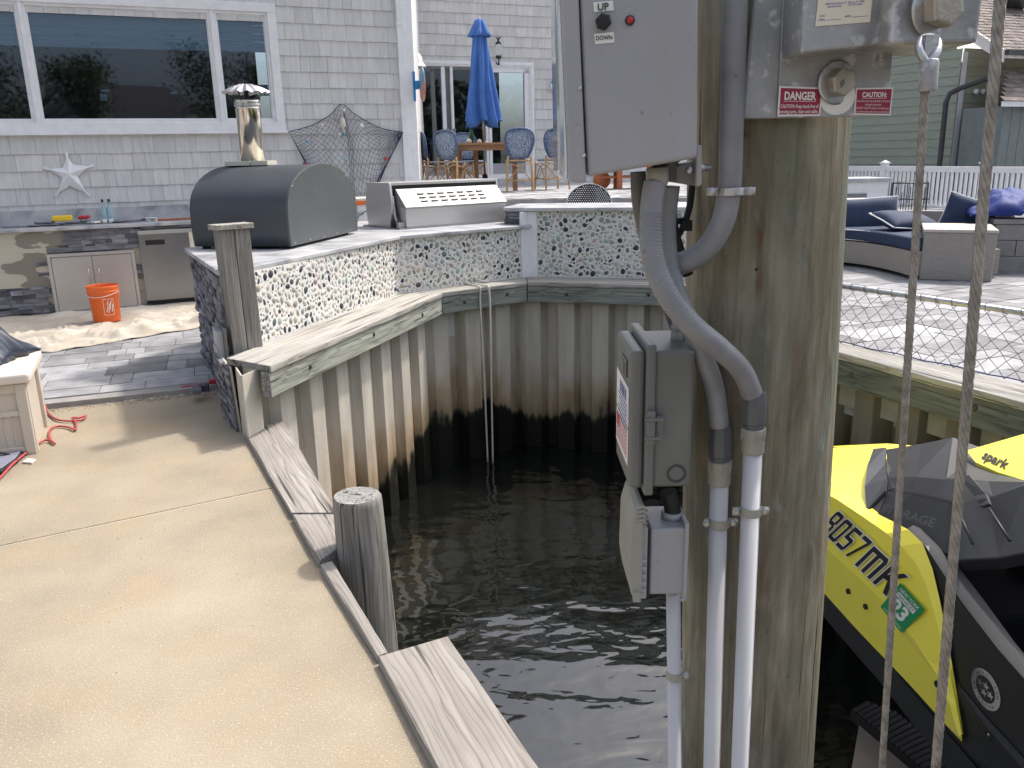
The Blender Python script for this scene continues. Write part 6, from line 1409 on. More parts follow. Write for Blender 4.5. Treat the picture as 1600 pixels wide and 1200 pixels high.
for i in range(2, len(P_)-1): t = (P_[i+1]-P_[i-1]).normalized(); mb.lathe([(.0192, -.0016), (.0203, -.0008), (.0203, .0008), (.0192, .0016)], P_[i], 18, t)
mb.build('rib', m_conduit, c1)
c2 = ring_tube('flexible_conduit', [PY(1046, 290, 1.50), PY(1040, 360, 1.50), PY(1050, 440, 1.49), PY(1075, 500, 1.48), PY(1100, 560, 1.48), PY(1117, 610, 1.50), PY(1124, 665, 1.51)], .0185, m_conduit, 'grey flexible conduit passing behind the crossing one down to the left-hand white pipe')
c3 = ring_tube('flexible_conduit', [PY(1150, -60, 1.47), PY(1147, 60, 1.47), PY(1143, 200, 1.475), PY(1140, 290, 1.48), PY(1128, 350, 1.48), PY(1100, 392, 1.49), PY(1062, 412, 1.51), PY(1040, 405, 1.54)], .0205, m_conduit, 'grey flexible conduit coming down from above under a metal strap and curving left')
c6 = ring_tube('flexible_conduit', [PY(997, 268, 1.52), PY(1000, 320, 1.52), PY(1015, 390, 1.53), PY(1035, 450, 1.54), PY(1062, 520, 1.56)], .014, m_conn, 'thin dark conduit leftmost under the control box')
bcb = [PY(1082, 285, 1.62), PY(1078, 320, 1.62), PY(1070, 348, 1.62), PY(1058, 370, 1.62), PY(1050, 372, 1.62), PY(1040, 340, 1.6), PY(1034, 290, 1.6)]
t = thing('black_cable', bcb[0], 'black cable loop behind the conduits under the control box', 'cable'); mb = MB(); mb.tube(spline(bcb, 6), .0065, 8); mb.tube(spline([PY(1048, 300, 1.6), PY(1052, 360, 1.6), PY(1075, 430, 1.6)], 6), .011, 8); mb.build('cable', m_rubber, t)
mb = MB(); mb.box(PY(1072, 352, 1.62), (.02, .02, .02)); mb.box(PY(1064, 345, 1.62), (.03, .012, .012), .5); mb.build('splice', m_rubber, t)
c7 = ring_tube('flexible_conduit', [PY(1044, 768, 1.52), PY(1050, 790, 1.52), PY(1052, 818, 1.52)], .0165, m_rubber, 'short dark conduit joining the middle box to the lowest box')
def pvc(name, px0, py0, px1, py1, y, r, label, conn=True):
    a, b = PY(px0, py0, y), PY(px1, py1, y); dn = (b-a).normalized(); b2 = a+dn*((a.z+2.0)/-dn.z)
    t = thing(name, a, label, 'pipe', 'white pipes running down the piling'); mb = MB(); mb.tube([a, b2], r, 24); mb.build('pipe', m_pvc, t)
    if conn:
        mb = MB(); mb.lathe([(r*1.02, 0), (r*1.20, .003), (r*1.20, .036), (r*1.26, .040), (r*1.26, .050), (r*1.05, .052)], a-dn*-.0, 24, -dn)
        for k in range(8): q = k*.785; ax = dn.orthogonal().normalized(); bx = dn.cross(ax); mb.box(a-dn*.040+(ax*math.cos(q)+bx*math.sin(q))*r*1.25, (.003, .003, .022))
        mb.build('collar', m_tan, t, bevel=.0008)
        mb = MB(); mb.lathe([(r*1.15, .052), (r*1.22, .054), (r*1.22, .060)], a, 8, -dn, smooth=False); mb.lathe([(r*1.30, .060), (r*1.32, .066), (r*1.32, .098), (r*1.15, .122), (r*1.12, .124)], a, 8, -dn, smooth=False); mb.build('compression_nut', m_conn, t, bevel=.002)
    return t, a, dn
pA = pvc('white_pipe', 1176, 708, 1156, 1200, 1.478, .0178, 'right-hand long white pipe on the front of the piling')
pB = pvc('white_pipe', 1124, 757, 1112, 1200, 1.515, .0178, 'middle white pipe, directly left of the right-hand one on the piling')
pC = pvc('white_pipe', 1052, 926, 1055, 1200, 1.53, .0148, 'leftmost white pipe, below the lowest electrical box', conn=False)
def strap(name, ctr_, r, m, label, left, right, w_=.016, grp='pipe straps on the piling', d=Vector((0, 0, -1))):
    t = thing(name, ctr_, label, 'pipe strap', grp); mb = MB(); n = 14; c = Vector(ctr_)
    vs = []
    for k in range(n+1):
        q = math.pi*k/n
        for rr, zz_ in ((r, -w_/2), (r, w_/2), (r+.003, w_/2), (r+.003, -w_/2)): vs.append(c+Vector((rr*math.cos(q), -rr*math.sin(q)*1.05, zz_)))
    mb.add(vs, [(4*i+j, 4*i+(j+1) % 4, 4*i+4+(j+1) % 4, 4*i+4+j) for i in range(n) for j in range(4)])
    for s in (-1, 1):
        L_ = left if s < 0 else right
        if L_: mb.box(c+Vector((s*(r+L_/2+.001), -.004, 0)), (L_, .004, w_))
    mb.build('band', m, t, bevel=.0015)
    mb = MB()
    for s in (-1, 1):
        L_ = left if s < 0 else right
        if L_: p = c+Vector((s*(r+L_*.6), -.006, 0)); mb.lathe([(.008, 0), (.008, .002), (.005, .0025)], p, 14, (0, -1, 0)); mb.lathe([(.0055, .002), (.0055, .006), (0, .0065)], p, 6, (0, -1, 0), smooth=False)
    mb.build('bolt', m_galv, t); return t
strap('pipe_strap', PY(1141, 299, 1.478), .0215, m_galv, 'shiny metal two-hole strap over the upper conduit', .020, .020, .014)
strap('pipe_strap', PY(1172, 797, 1.478), .0185, m_tan, 'tan strap on the right-hand white pipe', .016, .016, .018)
strap('pipe_strap', PY(1123, 815, 1.515), .0185, m_tan, 'tan strap on the middle white pipe, just below its neighbour', .012, .018, .018)
strap('pipe_strap', PY(1054, 1053, 1.53), .0155, m_tan, 'tan strap on the leftmost white pipe near the bottom', 0, .012, .018)
# --- lift bracket
lb = thing('lift_bracket', PY(1290, 100, 1.49), 'weathered aluminium boat lift bracket with red warning stickers bolted across the top of the piling', 'bracket')
yp = 1.49
mb = MB(); mb.prism(Pq(yp, (1161, 186), (1390, 181), (1403, -60), (1186, -60)), (0, .012, 0)); mb.build('back_plate', m_alu, lb, bevel=.003)
mb = MB(); mb.prism(Pq(yp-.006, (1214, 185), (1389, 181), (1402, -60), (1226, -60)), (0, .0055, 0)); mb.build('front_plate', m_alu, lb, bevel=.002)
mb = MB(); mb.prism(Pq(1.39, (1251, 83), (1398, 67), (1398, -60), (1257, -60)), (0, .093, 0)); mb.build('arm_box', m_alu, lb, bevel=.004)
mb = MB(); mb.prism(Pq(1.345, (1390, 69), (1528, 67), (1536, 0), (1540, -60), (1394, -60)), (0, .17, 0)); sb2 = mb.build('sheave_box', m_alu, lb, bevel=.006)
mb = MB(); a0 = PY(1246, -20, 1.478); a1 = PY(1241, 88, 1.478)
for i in range(26): c = a0.lerp(a1, i/25); sph(mb, c+Vector((.001*(i % 2), 0, 0)), (.0085, .006, .0055), 8)
a0 = PY(1384, 66, 1.478); a1 = PY(1378, 92, 1.478)
for i in range(7): c = a0.lerp(a1, i/6); sph(mb, c, (.008, .006, .006), 8)
mb.build('weld_bead', m_alu, lb)
def bolt(parent, c, r, ax, m, wr):
    ax = Vector(ax).normalized(); mb = MB(); mb.lathe([(wr, 0), (wr, .003), (wr*.9, .0042), (r, .0042)], c, 32, ax); w1 = mb.build('washer', m_galv, parent)
    mb = MB(); mb.lathe([(r, .004), (r, .004+r*.72), (r*.9, .004+r*.80), (r*.8, .004+r*.82), (0, .004+r*.82)], c, 6, ax, smooth=False); mb.build('bolt_head', m, parent, bevel=.0012); return w1
m_bolt = mat('dull_bolt', [(.3, (.34, .31, .26)), (.7, (.52, .49, .43))], scale=30, rough=.5, metal=.6, bump=.2)
bolt(lb, PY(1307, 129, yp-.007), .0235, (.25, -1, -.02), m_bolt, .036)
bolt(lb, PY(1462, 12, 1.344), .030, (.28, -1, -.05), m_bolt, .044)
cc_ = PY(1316, 130, yp-.030); mb = MB()
text(mb, '307', cc_+Vector((-.002, 0, -.008)), Vector((.6, -.1, .8)), Vector((-.006, 0, .004)), n=(0, -1, 0), eps=.0012, fit=.013, offset=.01)
mb.build('head_marking', m_ink, lb, fix=False)
mb = MB(); c = PY(1309, 142, yp-.0065); mb.lathe([(.030, 0), (.030, .0007), (0, .0008)], c-Vector((0, 0, .009)), 28, (0, -1, 0), smooth=False); mb.build('round_sticker', m_label, lb)
def sticker(q, tl, name, mbase, mline, parent, inner=.06):
    """q: bl br tr tl world corners; tl: list of (text, s0, s1, t0, t1)"""
    n = (q[1]-q[0]).cross(q[3]-q[0]).normalized()
    if n.dot(CAM-q[0]) < 0: n = -n
    mb = MB(); mb.prism([v+n*.0004 for v in q], n*.0006); st_ = mb.build(name, m_label, parent)
    mb = MB(); mb.prism([bil(q, *uv)+n*.0011 for uv in ((inner*.6, inner), (1-inner*.6, inner), (1-inner*.6, 1-inner), (inner*.6, 1-inner))], n*.0003); mb.build('panel', mbase, st_)
    mb = MB()
    for it in tl:
        s, s0, s1, t0, t1 = it[:5]
        o = bil(q, s0, t0); r = bil(q, s1, t0)-o; u = bil(q, s0, t1)-o
        if s is None: mb.quad(o+n*.0018, o+r+n*.0018, o+r+u+n*.0018, o+u+n*.0018)
        else: text(mb, s, o, r, u, n=n, eps=.0018, fit=r.length, offset=it[5] if len(it) > 5 else .0)
    mb.build('lettering', mline, st_, fix=False); return st_
ys = yp-.0068
sticker(Pq(ys, (1214.5, 182), (1281, 181), (1286, 137), (1217.5, 134.5)), [('DANGER', .13, .86, .56, .82, .03), (None, .12, .86, .50, .515), ('CAUTION: Keep hands free of', .06, .94, .28, .40, .01), ('moving parts, chain and cable.', .04, .94, .10, .22, .01)], 'danger_sticker', m_maroon, m_label, lb)
sticker(Pq(ys, (1334, 179.5), (1391, 180.5), (1395.5, 136.5), (1337, 137.5)), [('CAUTION:', .18, .84, .66, .84, .03), (None, .18, .84, .61, .625), ('Switches must be attended at all times', .06, .94, .48, .56), ('during lift operation.', .28, .72, .35, .43), ('DO NOT ALLOW cable to wind fully up or', .03, .97, .22, .30), ('run down when cable drum on this winch.', .05, .95, .09, .17)], 'caution_sticker', m_maroon, m_label, lb)
n_ = Vector((0, -1, 0)); q = Pq(1.389, (1273.5, 41.5), (1359, 34.5), (1365, -24), (1280, -18)); mb = MB(); mb.prism(q, (0, -.0008, 0)); mk = mb.build('maker_plate', m_cream, lb)
mb = MB()
def ln_(s, s0, s1, t0, t1): o = bil(q, s0, t0); r = bil(q, s1, t0)-o; u = bil(q, s0, t1)-o; text(mb, s, o, r, u, n=n_, eps=.0012, fit=r.length, offset=.006)
ln_('4050 Selvitz Road, Ft. Pierce, FL 34981', .14, .86, .55, .60); ln_('800-544-0735', .19, .44, .47, .52); ln_('772-461-4660', .56, .82, .48, .53); ln_('DATE', .06, .15, .24, .29); ln_('OF MFG.', .04, .17, .14, .19); ln_('MODEL', .53, .65, .18, .23)
def br_(s0, s1, t0, t1): mb.quad(*[bil(q, a_, b_)+n_*.0012 for a_, b_ in ((s0, t0), (s1, t0), (s1, t1), (s0, t1))])
br_(.18, .46, .135, .145); br_(.66, .95, .165, .175); br_(.16, .82, .70, .715); br_(.15, .165, .71, .98); br_(.815, .83, .71, .98)
mb.build('print', m_blueink, mk, fix=False)
mb = MB(); mb.quad(*Pq(1.50, (1345, 184), (1360, 183), (1354, 190), (1340, 189))); 
# --- wire ropes
def wire_rope(name, a, b, R_, lay, label):
    t = thing(name, a, label, 'cable', 'wire ropes of the boat lift'); mb = MB(); L = (b-a).length; dz = (b-a)/L; ax = dz.orthogonal().normalized(); bx = dz.cross(ax); n = int(L/lay*9)
    for s in range(6):
        pts = [a+dz*(L*i/n)+(ax*math.cos(-2*math.pi*(L*i/n)/lay+s*math.pi/3)+bx*math.sin(-2*math.pi*(L*i/n)/lay+s*math.pi/3))*R_*.62 for i in range(n+1)]
        mb.tube(pts, R_*.40, 6, caps=False)
    mb.tube([a, b], R_*.5, 6); mb.build('strands', m_cable, t, fix=False); return t
a = PY(1448, 100, 1.27); b = PY(1378, 1200, 1.27); d_ = (b-a).normalized()
w1 = wire_rope('wire_rope', a, a+d_*1.9, .0062, .085, 'left of the two steel wire ropes, ending in a crimped sleeve')
mb = MB(); mb.lathe([(.0125, 0), (.0132, .004), (.0132, .040), (.012, .044)], PY(1449, 143, 1.27), 18, -d_); mb.build('crimp_sleeve', m_alu, w1, bevel=.001)
mb = MB(); mb.tube(spline([PY(1447, 97, 1.27), PY(1437, 80, 1.275), PY(1440, 62, 1.29), PY(1452, 58, 1.30), PY(1464, 64, 1.29), PY(1464, 80, 1.275), PY(1453, 97, 1.27)], 6), .006, 8); mb.box(PY(1453, 72, 1.28), (.02, .012, .03)); mb.build('eye_thimble', m_galv, w1)
a = PY(1568, -60, 1.1); b = PY(1462, 1200, 1.1); d_ = (b-a).normalized()
wire_rope('wire_rope', a, a+d_*2.0, .0074, .098, 'right and thicker of the two steel wire ropes before the watercraft')

# ================================================================== PERSONAL WATERCRAFT on the lift
wa_, wb2 = Vector((1.16, 2.78, 0)), Vector((1.23, 1.97, 0)); wt_ = (wb2-wa_).normalized(); wn_ = Vector((wt_.y, -wt_.x, 0))
if wn_.x > 0: wn_ = -wn_          # outward normal (towards the camera side)
pw = thing('personal_watercraft', (1.7, 2.4, -.3), 'yellow and black personal watercraft lifted above the water beside the piling', 'watercraft')
def SP(px, py, off=0): return PW(px, py, wa_, wb2, off)
def strip(mb, A, B, **k):   # A, B lists of points of the same length
    n = len(A); mb.add(list(A)+list(B), [(i, i+1, n+i+1, n+i) for i in range(n-1)], **k)
def resamp(P_, n):
    P_ = [Vector(p) for p in P_]; L = [0]
    for a, b in zip(P_, P_[1:]): L.append(L[-1]+(b-a).length)
    out = []
    for i in range(n):
        s = L[-1]*i/(n-1); j = 0
        while j < len(P_)-2 and L[j+1] < s: j += 1
        out.append(P_[j].lerp(P_[j+1], (s-L[j])/max(1e-9, L[j+1]-L[j])))
    return out
bot = [SP(1180, 800, -.10), SP(1230, 862, -.03), SP(1286, 925, -.02), SP(1340, 985, -.02), SP(1420, 1068, -.02), SP(1480, 1135, -.02), SP(1503, 1159, -.02)]
cre = [SP(1180, 765, -.08), SP(1230, 815, 0), SP(1286, 872, .0), SP(1340, 925, .0), SP(1420, 1003, .0), SP(1480, 1075, .0), SP(1503, 1150, -.006)]
upc = [SP(1200, 745, -.10), SP(1250, 757, -.01), SP(1300, 775, .0), SP(1345, 805, .0), SP(1395, 840, .0), SP(1432, 880, .0), SP(1452, 925, .0), SP(1470, 1000, .0), SP(1488, 1068, .0), SP(1503, 1148, -.004)]
rim = [SP(1200, 735, -.16), SP(1250, 742, -.07), SP(1300, 757, -.05), SP(1355, 795, -.045), SP(1418, 826, -.03), SP(1446, 853, -.02), SP(1462, 905, -.014), SP(1478, 985, -.012), SP(1492, 1062, -.012), SP(1505, 1148, -.012)]
N_ = 24; b_ = resamp(bot, N_); c_ = resamp(cre, N_); u_ = resamp(upc, N_); r_m = resamp(rim, N_)
mb = MB(); mid = [x.lerp(y, .22)+wn_*.010 for x, y in zip(c_, u_)]
strip(mb, b_, c_); strip(mb, c_, mid); strip(mb, mid, u_); strip(mb, u_, r_m)
sp_panel = mb.build('side_panel', m_yellow, pw, fix=True)
# bow deck
far = [SP(1200, 708, -.95), SP(1250, 701, -.80), SP(1300, 697, -.72), SP(1385, 693, -.68), SP(1440, 697, -.62)]
near = [SP(1200, 735, -.16), SP(1250, 742, -.07), SP(1300, 757, -.05), SP(1355, 795, -.045), SP(1400, 815, -.10)]
md = [a.lerp(b, .38)+Vector((0, 0, .05)) for a, b in zip(near, far)]
mb = MB(); strip(mb, near, md, smooth=True); strip(mb, md, far, smooth=True); dn = [v+wn_*-.12+Vector((0, 0, -.25)) for v in far]; strip(mb, far, dn)
tip = SP(1165, 770, -.42); mb.add([near[0], md[0], far[0], dn[0], tip, bot[0]], [(0, 1, 4), (1, 2, 4), (2, 3, 4), (0, 4, 5)])
mb.build('bow_deck', m_yellow, pw)
# rear side (charcoal)
bt = [SP(1503, 1159, -.022), SP(1560, 1215, -.022), SP(1640, 1300, -.022), SP(1760, 1420, -.022)]
tp = [SP(1446, 853, -.021), SP(1500, 937, -.021), SP(1560, 1015, -.021), SP(1640, 1105, -.021), SP(1760, 1230, -.021)]
lf = [SP(1462, 905, -.021), SP(1478, 985, -.021), SP(1492, 1062, -.021)]
mb = MB(); poly = [tp[0]]+lf+bt+tp[:0:-1]; mb.prism(poly, -wn_*.02); mb.build('rear_side', m_pwcblack, pw)
mb = MB(); gA = [SP(1492, 1062, -.018), SP(1540, 1120, -.018), SP(1600, 1185, -.018), SP(1700, 1290, -.018)]; gB = [SP(1494, 1078, -.014), SP(1540, 1134, -.010), SP(1600, 1202, -.010), SP(1700, 1310, -.010)]; gC = [SP(1497, 1095, -.018), SP(1540, 1150, -.018), SP(1600, 1220, -.018), SP(1700, 1330, -.018)]; strip(mb, gA, gB); strip(mb, gB, gC); mb.build('side_groove', m_pwcblack, pw)
so1 = [SP(1418, 826, -.03), SP(1446, 853, -.020), SP(1500, 937, -.020), SP(1560, 1015, -.020), SP(1640, 1105, -.020), SP(1760, 1230, -.020)]
so2 = [SP(1440, 826, -.09), SP(1478, 862, -.08), SP(1528, 925, -.085), SP(1590, 1010, -.085), SP(1665, 1095, -.085), SP(1780, 1215, -.085)]
mb = MB(); N_ = 20; A1 = resamp(so1, N_); A2 = resamp(so2, N_); Am = [x.lerp(y, .5)+wn_*.006+Vector((0, 0, .012)) for x, y in zip(A1, A2)]; strip(mb, A1, Am, smooth=True); strip(mb, Am, A2, smooth=True); A3 = [v-wn_*.02-Vector((0, 0, .22)) for v in A2]; strip(mb, A2, A3); mb.build('sill', m_pwcgrey, pw)
# hull below and footwell
mb = MB(); secs = [(-1.25, .10, .10, .0), (-.9, .32, .06, -.12), (-.5, .46, .02, -.24), (0, .54, -.02, -.32), (.5, .55, -.04, -.34), (1.0, .55, -.06, -.34), (1.7, .55, -.08, -.34)]; rows = []
for s, hw_, zg, zk in secs:
    c = wa_+wt_*s-wn_*.575; row = []
    for f, z in ((1, zg), (1.0, zg-.10), (.86, zg-.16), (.45, zk+.05), (0, zk), (-.45, zk+.05), (-.86, zg-.16), (-1, zg-.10), (-1, zg)): row.append(c+wn_*(hw_*f)+Vector((0, 0, z)))
    rows.append(row)
k_ = len(rows[0]); mb.add([v for r in rows for v in r], [(i*k_+j, i*k_+j+1, (i+1)*k_+j+1, (i+1)*k_+j) for i in range(len(rows)-1) for j in range(k_-1)]+[[(len(rows)-1)*k_+j for j in range(k_)], [j for j in range(k_)]]); mb.build('hull', m_pwcblack, pw)
lowr = [v+Vector((0, 0, -.13))-wn_*.03 for v in bot]+[v+Vector((0, 0, -.13))-wn_*.03 for v in bt[1:]]
upr = [v-wn_*.004 for v in bot]+[v-wn_*.004 for v in bt[1:]]
mb = MB(); strip(mb, upr, lowr); strip(mb, lowr, [v-wn_*.10+Vector((0, 0, -.03)) for v in lowr]); mb.build('chine', m_pwcblack, pw)
mb = MB(); c0 = wa_+wt_*.1-wn_*.10; mb.hexa([c0+Vector((0, 0, .0)), c0+wt_*1.6+Vector((0, 0, 0)), c0+wt_*1.6-wn_*.95+Vector((0, 0, 0)), c0-wn_*.95]+[v+Vector((0, 0, .03)) for v in (c0, c0+wt_*1.6, c0+wt_*1.6-wn_*.95, c0-wn_*.95)]); mb.build('footwell', m_matt, pw)
mb = MB()
def pbox(mb, s0, s1, o0, o1, z0, z1):
    q = [wa_+wt_*s0-wn_*o0, wa_+wt_*s1-wn_*o0, wa_+wt_*s1-wn_*o1, wa_+wt_*s0-wn_*o1]; mb.hexa([v+Vector((0, 0, z0)) for v in q]+[v+Vector((0, 0, z1)) for v in q])
pbox(mb, -.6, .62, .16, 1.0, .03, .26); mb.build('body_core', m_matt, pw, bevel=.02)
mb = MB(); pbox(mb, .0, 1.7, 1.0, 1.08, -.08, .36); mb.build('far_gunwale', m_matt, pw, bevel=.01)
mb = MB(); c0 = wa_+wt_*.35-wn_*.42; pf = [(0, .03), (0, .25), (.05, .33), (.22, .33), (.27, .25), (.27, .03)]; mb.prism([c0-wn_*d+Vector((0, 0, z)) for d, z in pf], wt_*1.4); mb.build('seat', m_matt, pw, bevel=.02)
# cowl
l1 = [SP(1355, 799, -.045), SP(1368, 812, -.05), SP(1400, 830, -.055), SP(1450, 853, -.06), SP(1500, 875, -.065), SP(1560, 872, -.12), SP(1620, 860, -.18), SP(1700, 850, -.25)]
l1b = [v-wn_*.02-Vector((0, 0, .035)) for v in l1]
l2 = [SP(1354, 765, -.10), SP(1386, 768, -.13), SP(1425, 773, -.14), SP(1460, 780, -.15), SP(1495, 789, -.16), SP(1545, 778, -.22), SP(1605, 757, -.28), SP(1700, 725, -.36)]
l2b = [v-wn_*.012+Vector((0, 0, .004)) for v in l2]
l3 = [SP(1354, 745, -.16), SP(1388, 746, -.19), SP(1430, 745, -.20), SP(1478, 748, -.22), SP(1510, 748, -.24), SP(1545, 752, -.27), SP(1604, 753, -.31), SP(1700, 715, -.40)]
l4 = [SP(1362, 704, -.38), SP(1384, 702, -.40), SP(1440, 693, -.44), SP(1489, 683, -.46), SP(1512, 722, -.42), SP(1555, 740, -.38), SP(1603, 750, -.36), SP(1700, 710, -.46)]
N_ = 8
mb = MB(); strip(mb, l1b, l1); strip(mb, l1, l2); strip(mb, [v-wn_*.01 for v in l2], [v-wn_*.25-Vector((0, 0, .03)) for v in l2]); mb.build('storage_tub', m_pwcblack, pw, bevel=.004)
mb = MB(); 
i0 = 1; strip(mb, l2b[i0:], l3[i0:]); strip(mb, l3[i0:], l4[i0:]); strip(mb, l4[i0:], [v-wn_*.25-Vector((0, 0, .10)) for v in l4[i0:]]); mb.add([l2b[i0], l3[i0], l4[i0], l4[i0]-wn_*.2-Vector((0, 0, .2))], [(0, 1, 2, 3)]); mb.build('storage_lid', m_pwcblack, pw, bevel=.004)
mb = MB(); mb.tube([v+wn_*.002+Vector((0, 0, -.006)) for v in l2b[1:]], .0045, 6); mb.build('lid_seal', m_rubber, pw)
# left fairing and its slot
f1 = [SP(1355, 799, -.042), SP(1352, 762, -.10), SP(1356, 730, -.19), SP(1365, 703, -.37)]; f2 = [SP(1384, 768, -.12), SP(1386, 750, -.16), SP(1383, 728, -.24), SP(1385, 701, -.38)]
m_fair = mat('slate_grey_plastic', [(.3, (.034, .037, .042)), (.7, (.044, .047, .053))], scale=4, rough=.45)
mb = MB(); strip(mb, f1, f2); mb.build('fairing', m_fair, pw, solid=.01, fix=False)
mb = MB(); mb.prism([SP(1386, 706, -.395), SP(1398, 706, -.395), SP(1390, 722, -.30), SP(1398, 735, -.24), SP(1396, 762, -.15), SP(1388, 767, -.14), SP(1385, 735, -.22)], -wn_*.01); mb.build('fairing_slot', m_pwcgrey, pw)
# strap over the lid
q = [SP(1481, 745, -.213), SP(1512, 744, -.232), SP(1545, 779, -.205), SP(1547, 793, -.15), SP(1538, 796, -.148), SP(1528, 783, -.162)]
mb = MB(); strip(mb, [SP(1498, 744, -.20), SP(1524, 776, -.165), SP(1532, 792, -.135)], [SP(1516, 744, -.205), SP(1542, 773, -.17), SP(1548, 788, -.14)]); mb.build('strap', m_fair, pw, solid=.008, fix=False)
mb = MB()
for k in range(3): strip(mb, [SP(1527+3*k, 781+4.2*k, -.150+.006*k), SP(1530+3*k, 784+4.2*k, -.145+.006*k)], [SP(1541+2.4*k, 778.5+4.2*k, -.155+.006*k), SP(1543+2.4*k, 781.5+4.2*k, -.150+.006*k)])
mb.build('buckle', m_rubber, pw, solid=.006, fix=False)
for (a, b) in (((1546, 795), (1578, 845)), ((1602, 760), (1640, 800)), ((1498, 800), (1520, 850))):
    mb = MB(); mb.tube([SP(*a, -.13), SP(*b, -.095)], .004, 5); mb.build('moulded_rib', m_pwcblack, pw)
# yellow centre pod
pq0, pq1, pq2 = SP(1524, 722, -.40), SP(1603, 751, -.37), SP(1600, 678, -.57); pqn = (pq1-pq0).cross(pq2-pq0).normalized()
if pqn.dot(CAM-pq0) < 0: pqn = -pqn
def POD(px, py): v = ray(px, py); return CAM+v*(pqn.dot(pq0-CAM)/pqn.dot(v))
tpo = [POD(1510, 704), POD(1555, 691), POD(1600, 678), POD(1700, 650)]; bto = [POD(1524, 722), POD(1560, 738), POD(1603, 751), POD(1700, 712)]
mb = MB(); strip(mb, bto, tpo); strip(mb, tpo, [v-wn_*.25 for v in tpo]); strip(mb, bto, [v-Vector((0, 0, .1))-wn_*.02 for v in bto]); pod = mb.build('centre_pod', m_yellow, pw)
n_ = wn_
mb = MB(); o = POD(1534, 716); e = POD(1574, 735); u = POD(1540, 703)-o; nrm = pqn
if nrm.dot(CAM-o) < 0: nrm = -nrm
text(mb, 'spark', o, e-o, u, n=nrm, eps=.003, fit=(e-o).length, offset=.03, shear=.3); mb.build('lettering', m_ink, pod, fix=False)
# registration number, sticker, plugs
def strokes(ch):
    if ch == 'M': return [[(0, 0), (.17, 0), (.17, 1), (0, 1)], [(.17, .83), (.95, .83), (.86, 1), (.17, 1)], [(.39, 0), (.56, 0), (.56, .83), (.39, .83)], [(.78, 0), (.95, 0), (.95, .83), (.78, .83)]]
    if ch == 'K': return [[(0, 0), (.18, 0), (.18, 1), (0, 1)], [(.18, .40), (.34, .40), (.80, 1), (.58, 1), (.18, .56)], [(.30, .56), (.62, 0), (.84, 0), (.46, .64)]]
    if ch == '8': return [[(0, .05), (.16, .05), (.16, .45), (0, .45)], [(0, .55), (.16, .55), (.16, .95), (0, .95)], [(.44, .05), (.60, .05), (.60, .45), (.44, .45)], [(.44, .55), (.60, .55), (.60, .95), (.44, .95)], [(.05, 0), (.55, 0), (.50, .15), (.10, .15)], [(.08, .42), (.52, .42), (.52, .58), (.08, .58)], [(.10, .85), (.50, .85), (.55, 1), (.05, 1)]]
    if ch == '0': return [[(0, .08), (.16, .08), (.16, .92), (0, .92)], [(.44, .08), (.60, .08), (.60, .92), (.44, .92)], [(.06, 0), (.54, 0), (.60, .15), (0, .15)], [(0, .85), (.60, .85), (.54, 1), (.06, 1)]]
    if ch == '5': return [[(0, 0), (.52, 0), (.60, .15), (0, .15)], [(.44, .15), (.60, .15), (.60, .52), (.44, .52)], [(0, .44), (.60, .44), (.54, .59), (0, .59)], [(0, .59), (.16, .59), (.16, .85), (0, .85)], [(0, .85), (.60, .85), (.60, 1), (0, 1)]]
    return [[(0, .85), (.60, .85), (.60, 1), (0, 1)], [(.14, 0), (.31, 0), (.60, .85), (.43, .85)]]
WD = {'M': .95, 'K': .84}
for tx, o, e, up_ in (('8057', (1281, 826), (1330, 875), (29, -28)), ('MK', (1336, 882), (1386, 932), (30, -29))):
    O_, E_, U_ = SP(*o, .012), SP(*e, .012), SP(o[0]+up_[0], o[1]+up_[1], .012); u = U_-O_; W_ = sum(WD.get(c, .60) for c in tx)+.16*(len(tx)-1); x = 0; rx_ = (E_-O_)/W_
    m1, m2 = MB(), MB()
    for chh in tx:
        w_ = WD.get(chh, .60)
        for st2 in strokes(chh):
            cx_ = sum(p[0] for p in st2)/len(st2); cy_ = sum(p[1] for p in st2)/len(st2)
            m2.quad(*[O_+rx_*(x+p[0])+u*p[1]+wn_*.0016 for p in st2])
            m1.quad(*[O_+rx_*(x+p[0]+.045*(1 if p[0] > cx_ else -1))+u*(p[1]+.045*(1 if p[1] > cy_ else -1))+wn_*.0006 for p in st2])
        x += w_+.16
    m1.build('number_outline', m_piping, sp_panel, fix=False); m2.build('registration_number', m_ink, sp_panel, fix=False)
q = [SP(1376, 948, .0125), SP(1409, 989, .0125), SP(1445, 953, .0125), SP(1407, 911, .0125)]
mb = MB(); mb.prism(q, wn_*.0008); stk = mb.build('registration_sticker', m_stgreen, sp_panel)
mb = MB()
def tq(s, s0, s1, t0, t1, off=0): o = bil(q, s0, t0); r = bil(q, s1, t0)-o; u = bil(q, s0, t1)-o; text(mb, s, o, r, u, n=wn_, eps=.0015, fit=r.length, offset=off)
tq('23', .20, .80, .22, .62, .04); tq('NEW YORK', .12, .88, .84, .94, .01); tq('MAY 31 EXPIRES', .12, .9, .05, .10)
mb.quad(*[bil(q, a_, b_)+wn_*.0015 for a_, b_ in ((.14, .66), (.86, .66), (.86, .80), (.14, .80))]); mb.build('sticker_print', m_piping, stk, fix=False)
mb = MB(); tq('1005582ZY', .18, .82, .69, .77); mb.v = [v+wn_*.0005 for v in mb.v]; mb.build('sticker_number', m_ink, stk, fix=False)
for px, py, of in ((1324, 924, .004), (1351, 948, .004), (1463, 1069, .004)):
    c = SP(px, py, of); mb = MB(); mb.lathe([(.010, -.006), (.010, .001), (.006, .0015), (.0055, -.004), (0, -.004)], c, 16, wn_); mb.build('drain_plug', m_rubber, sp_panel)
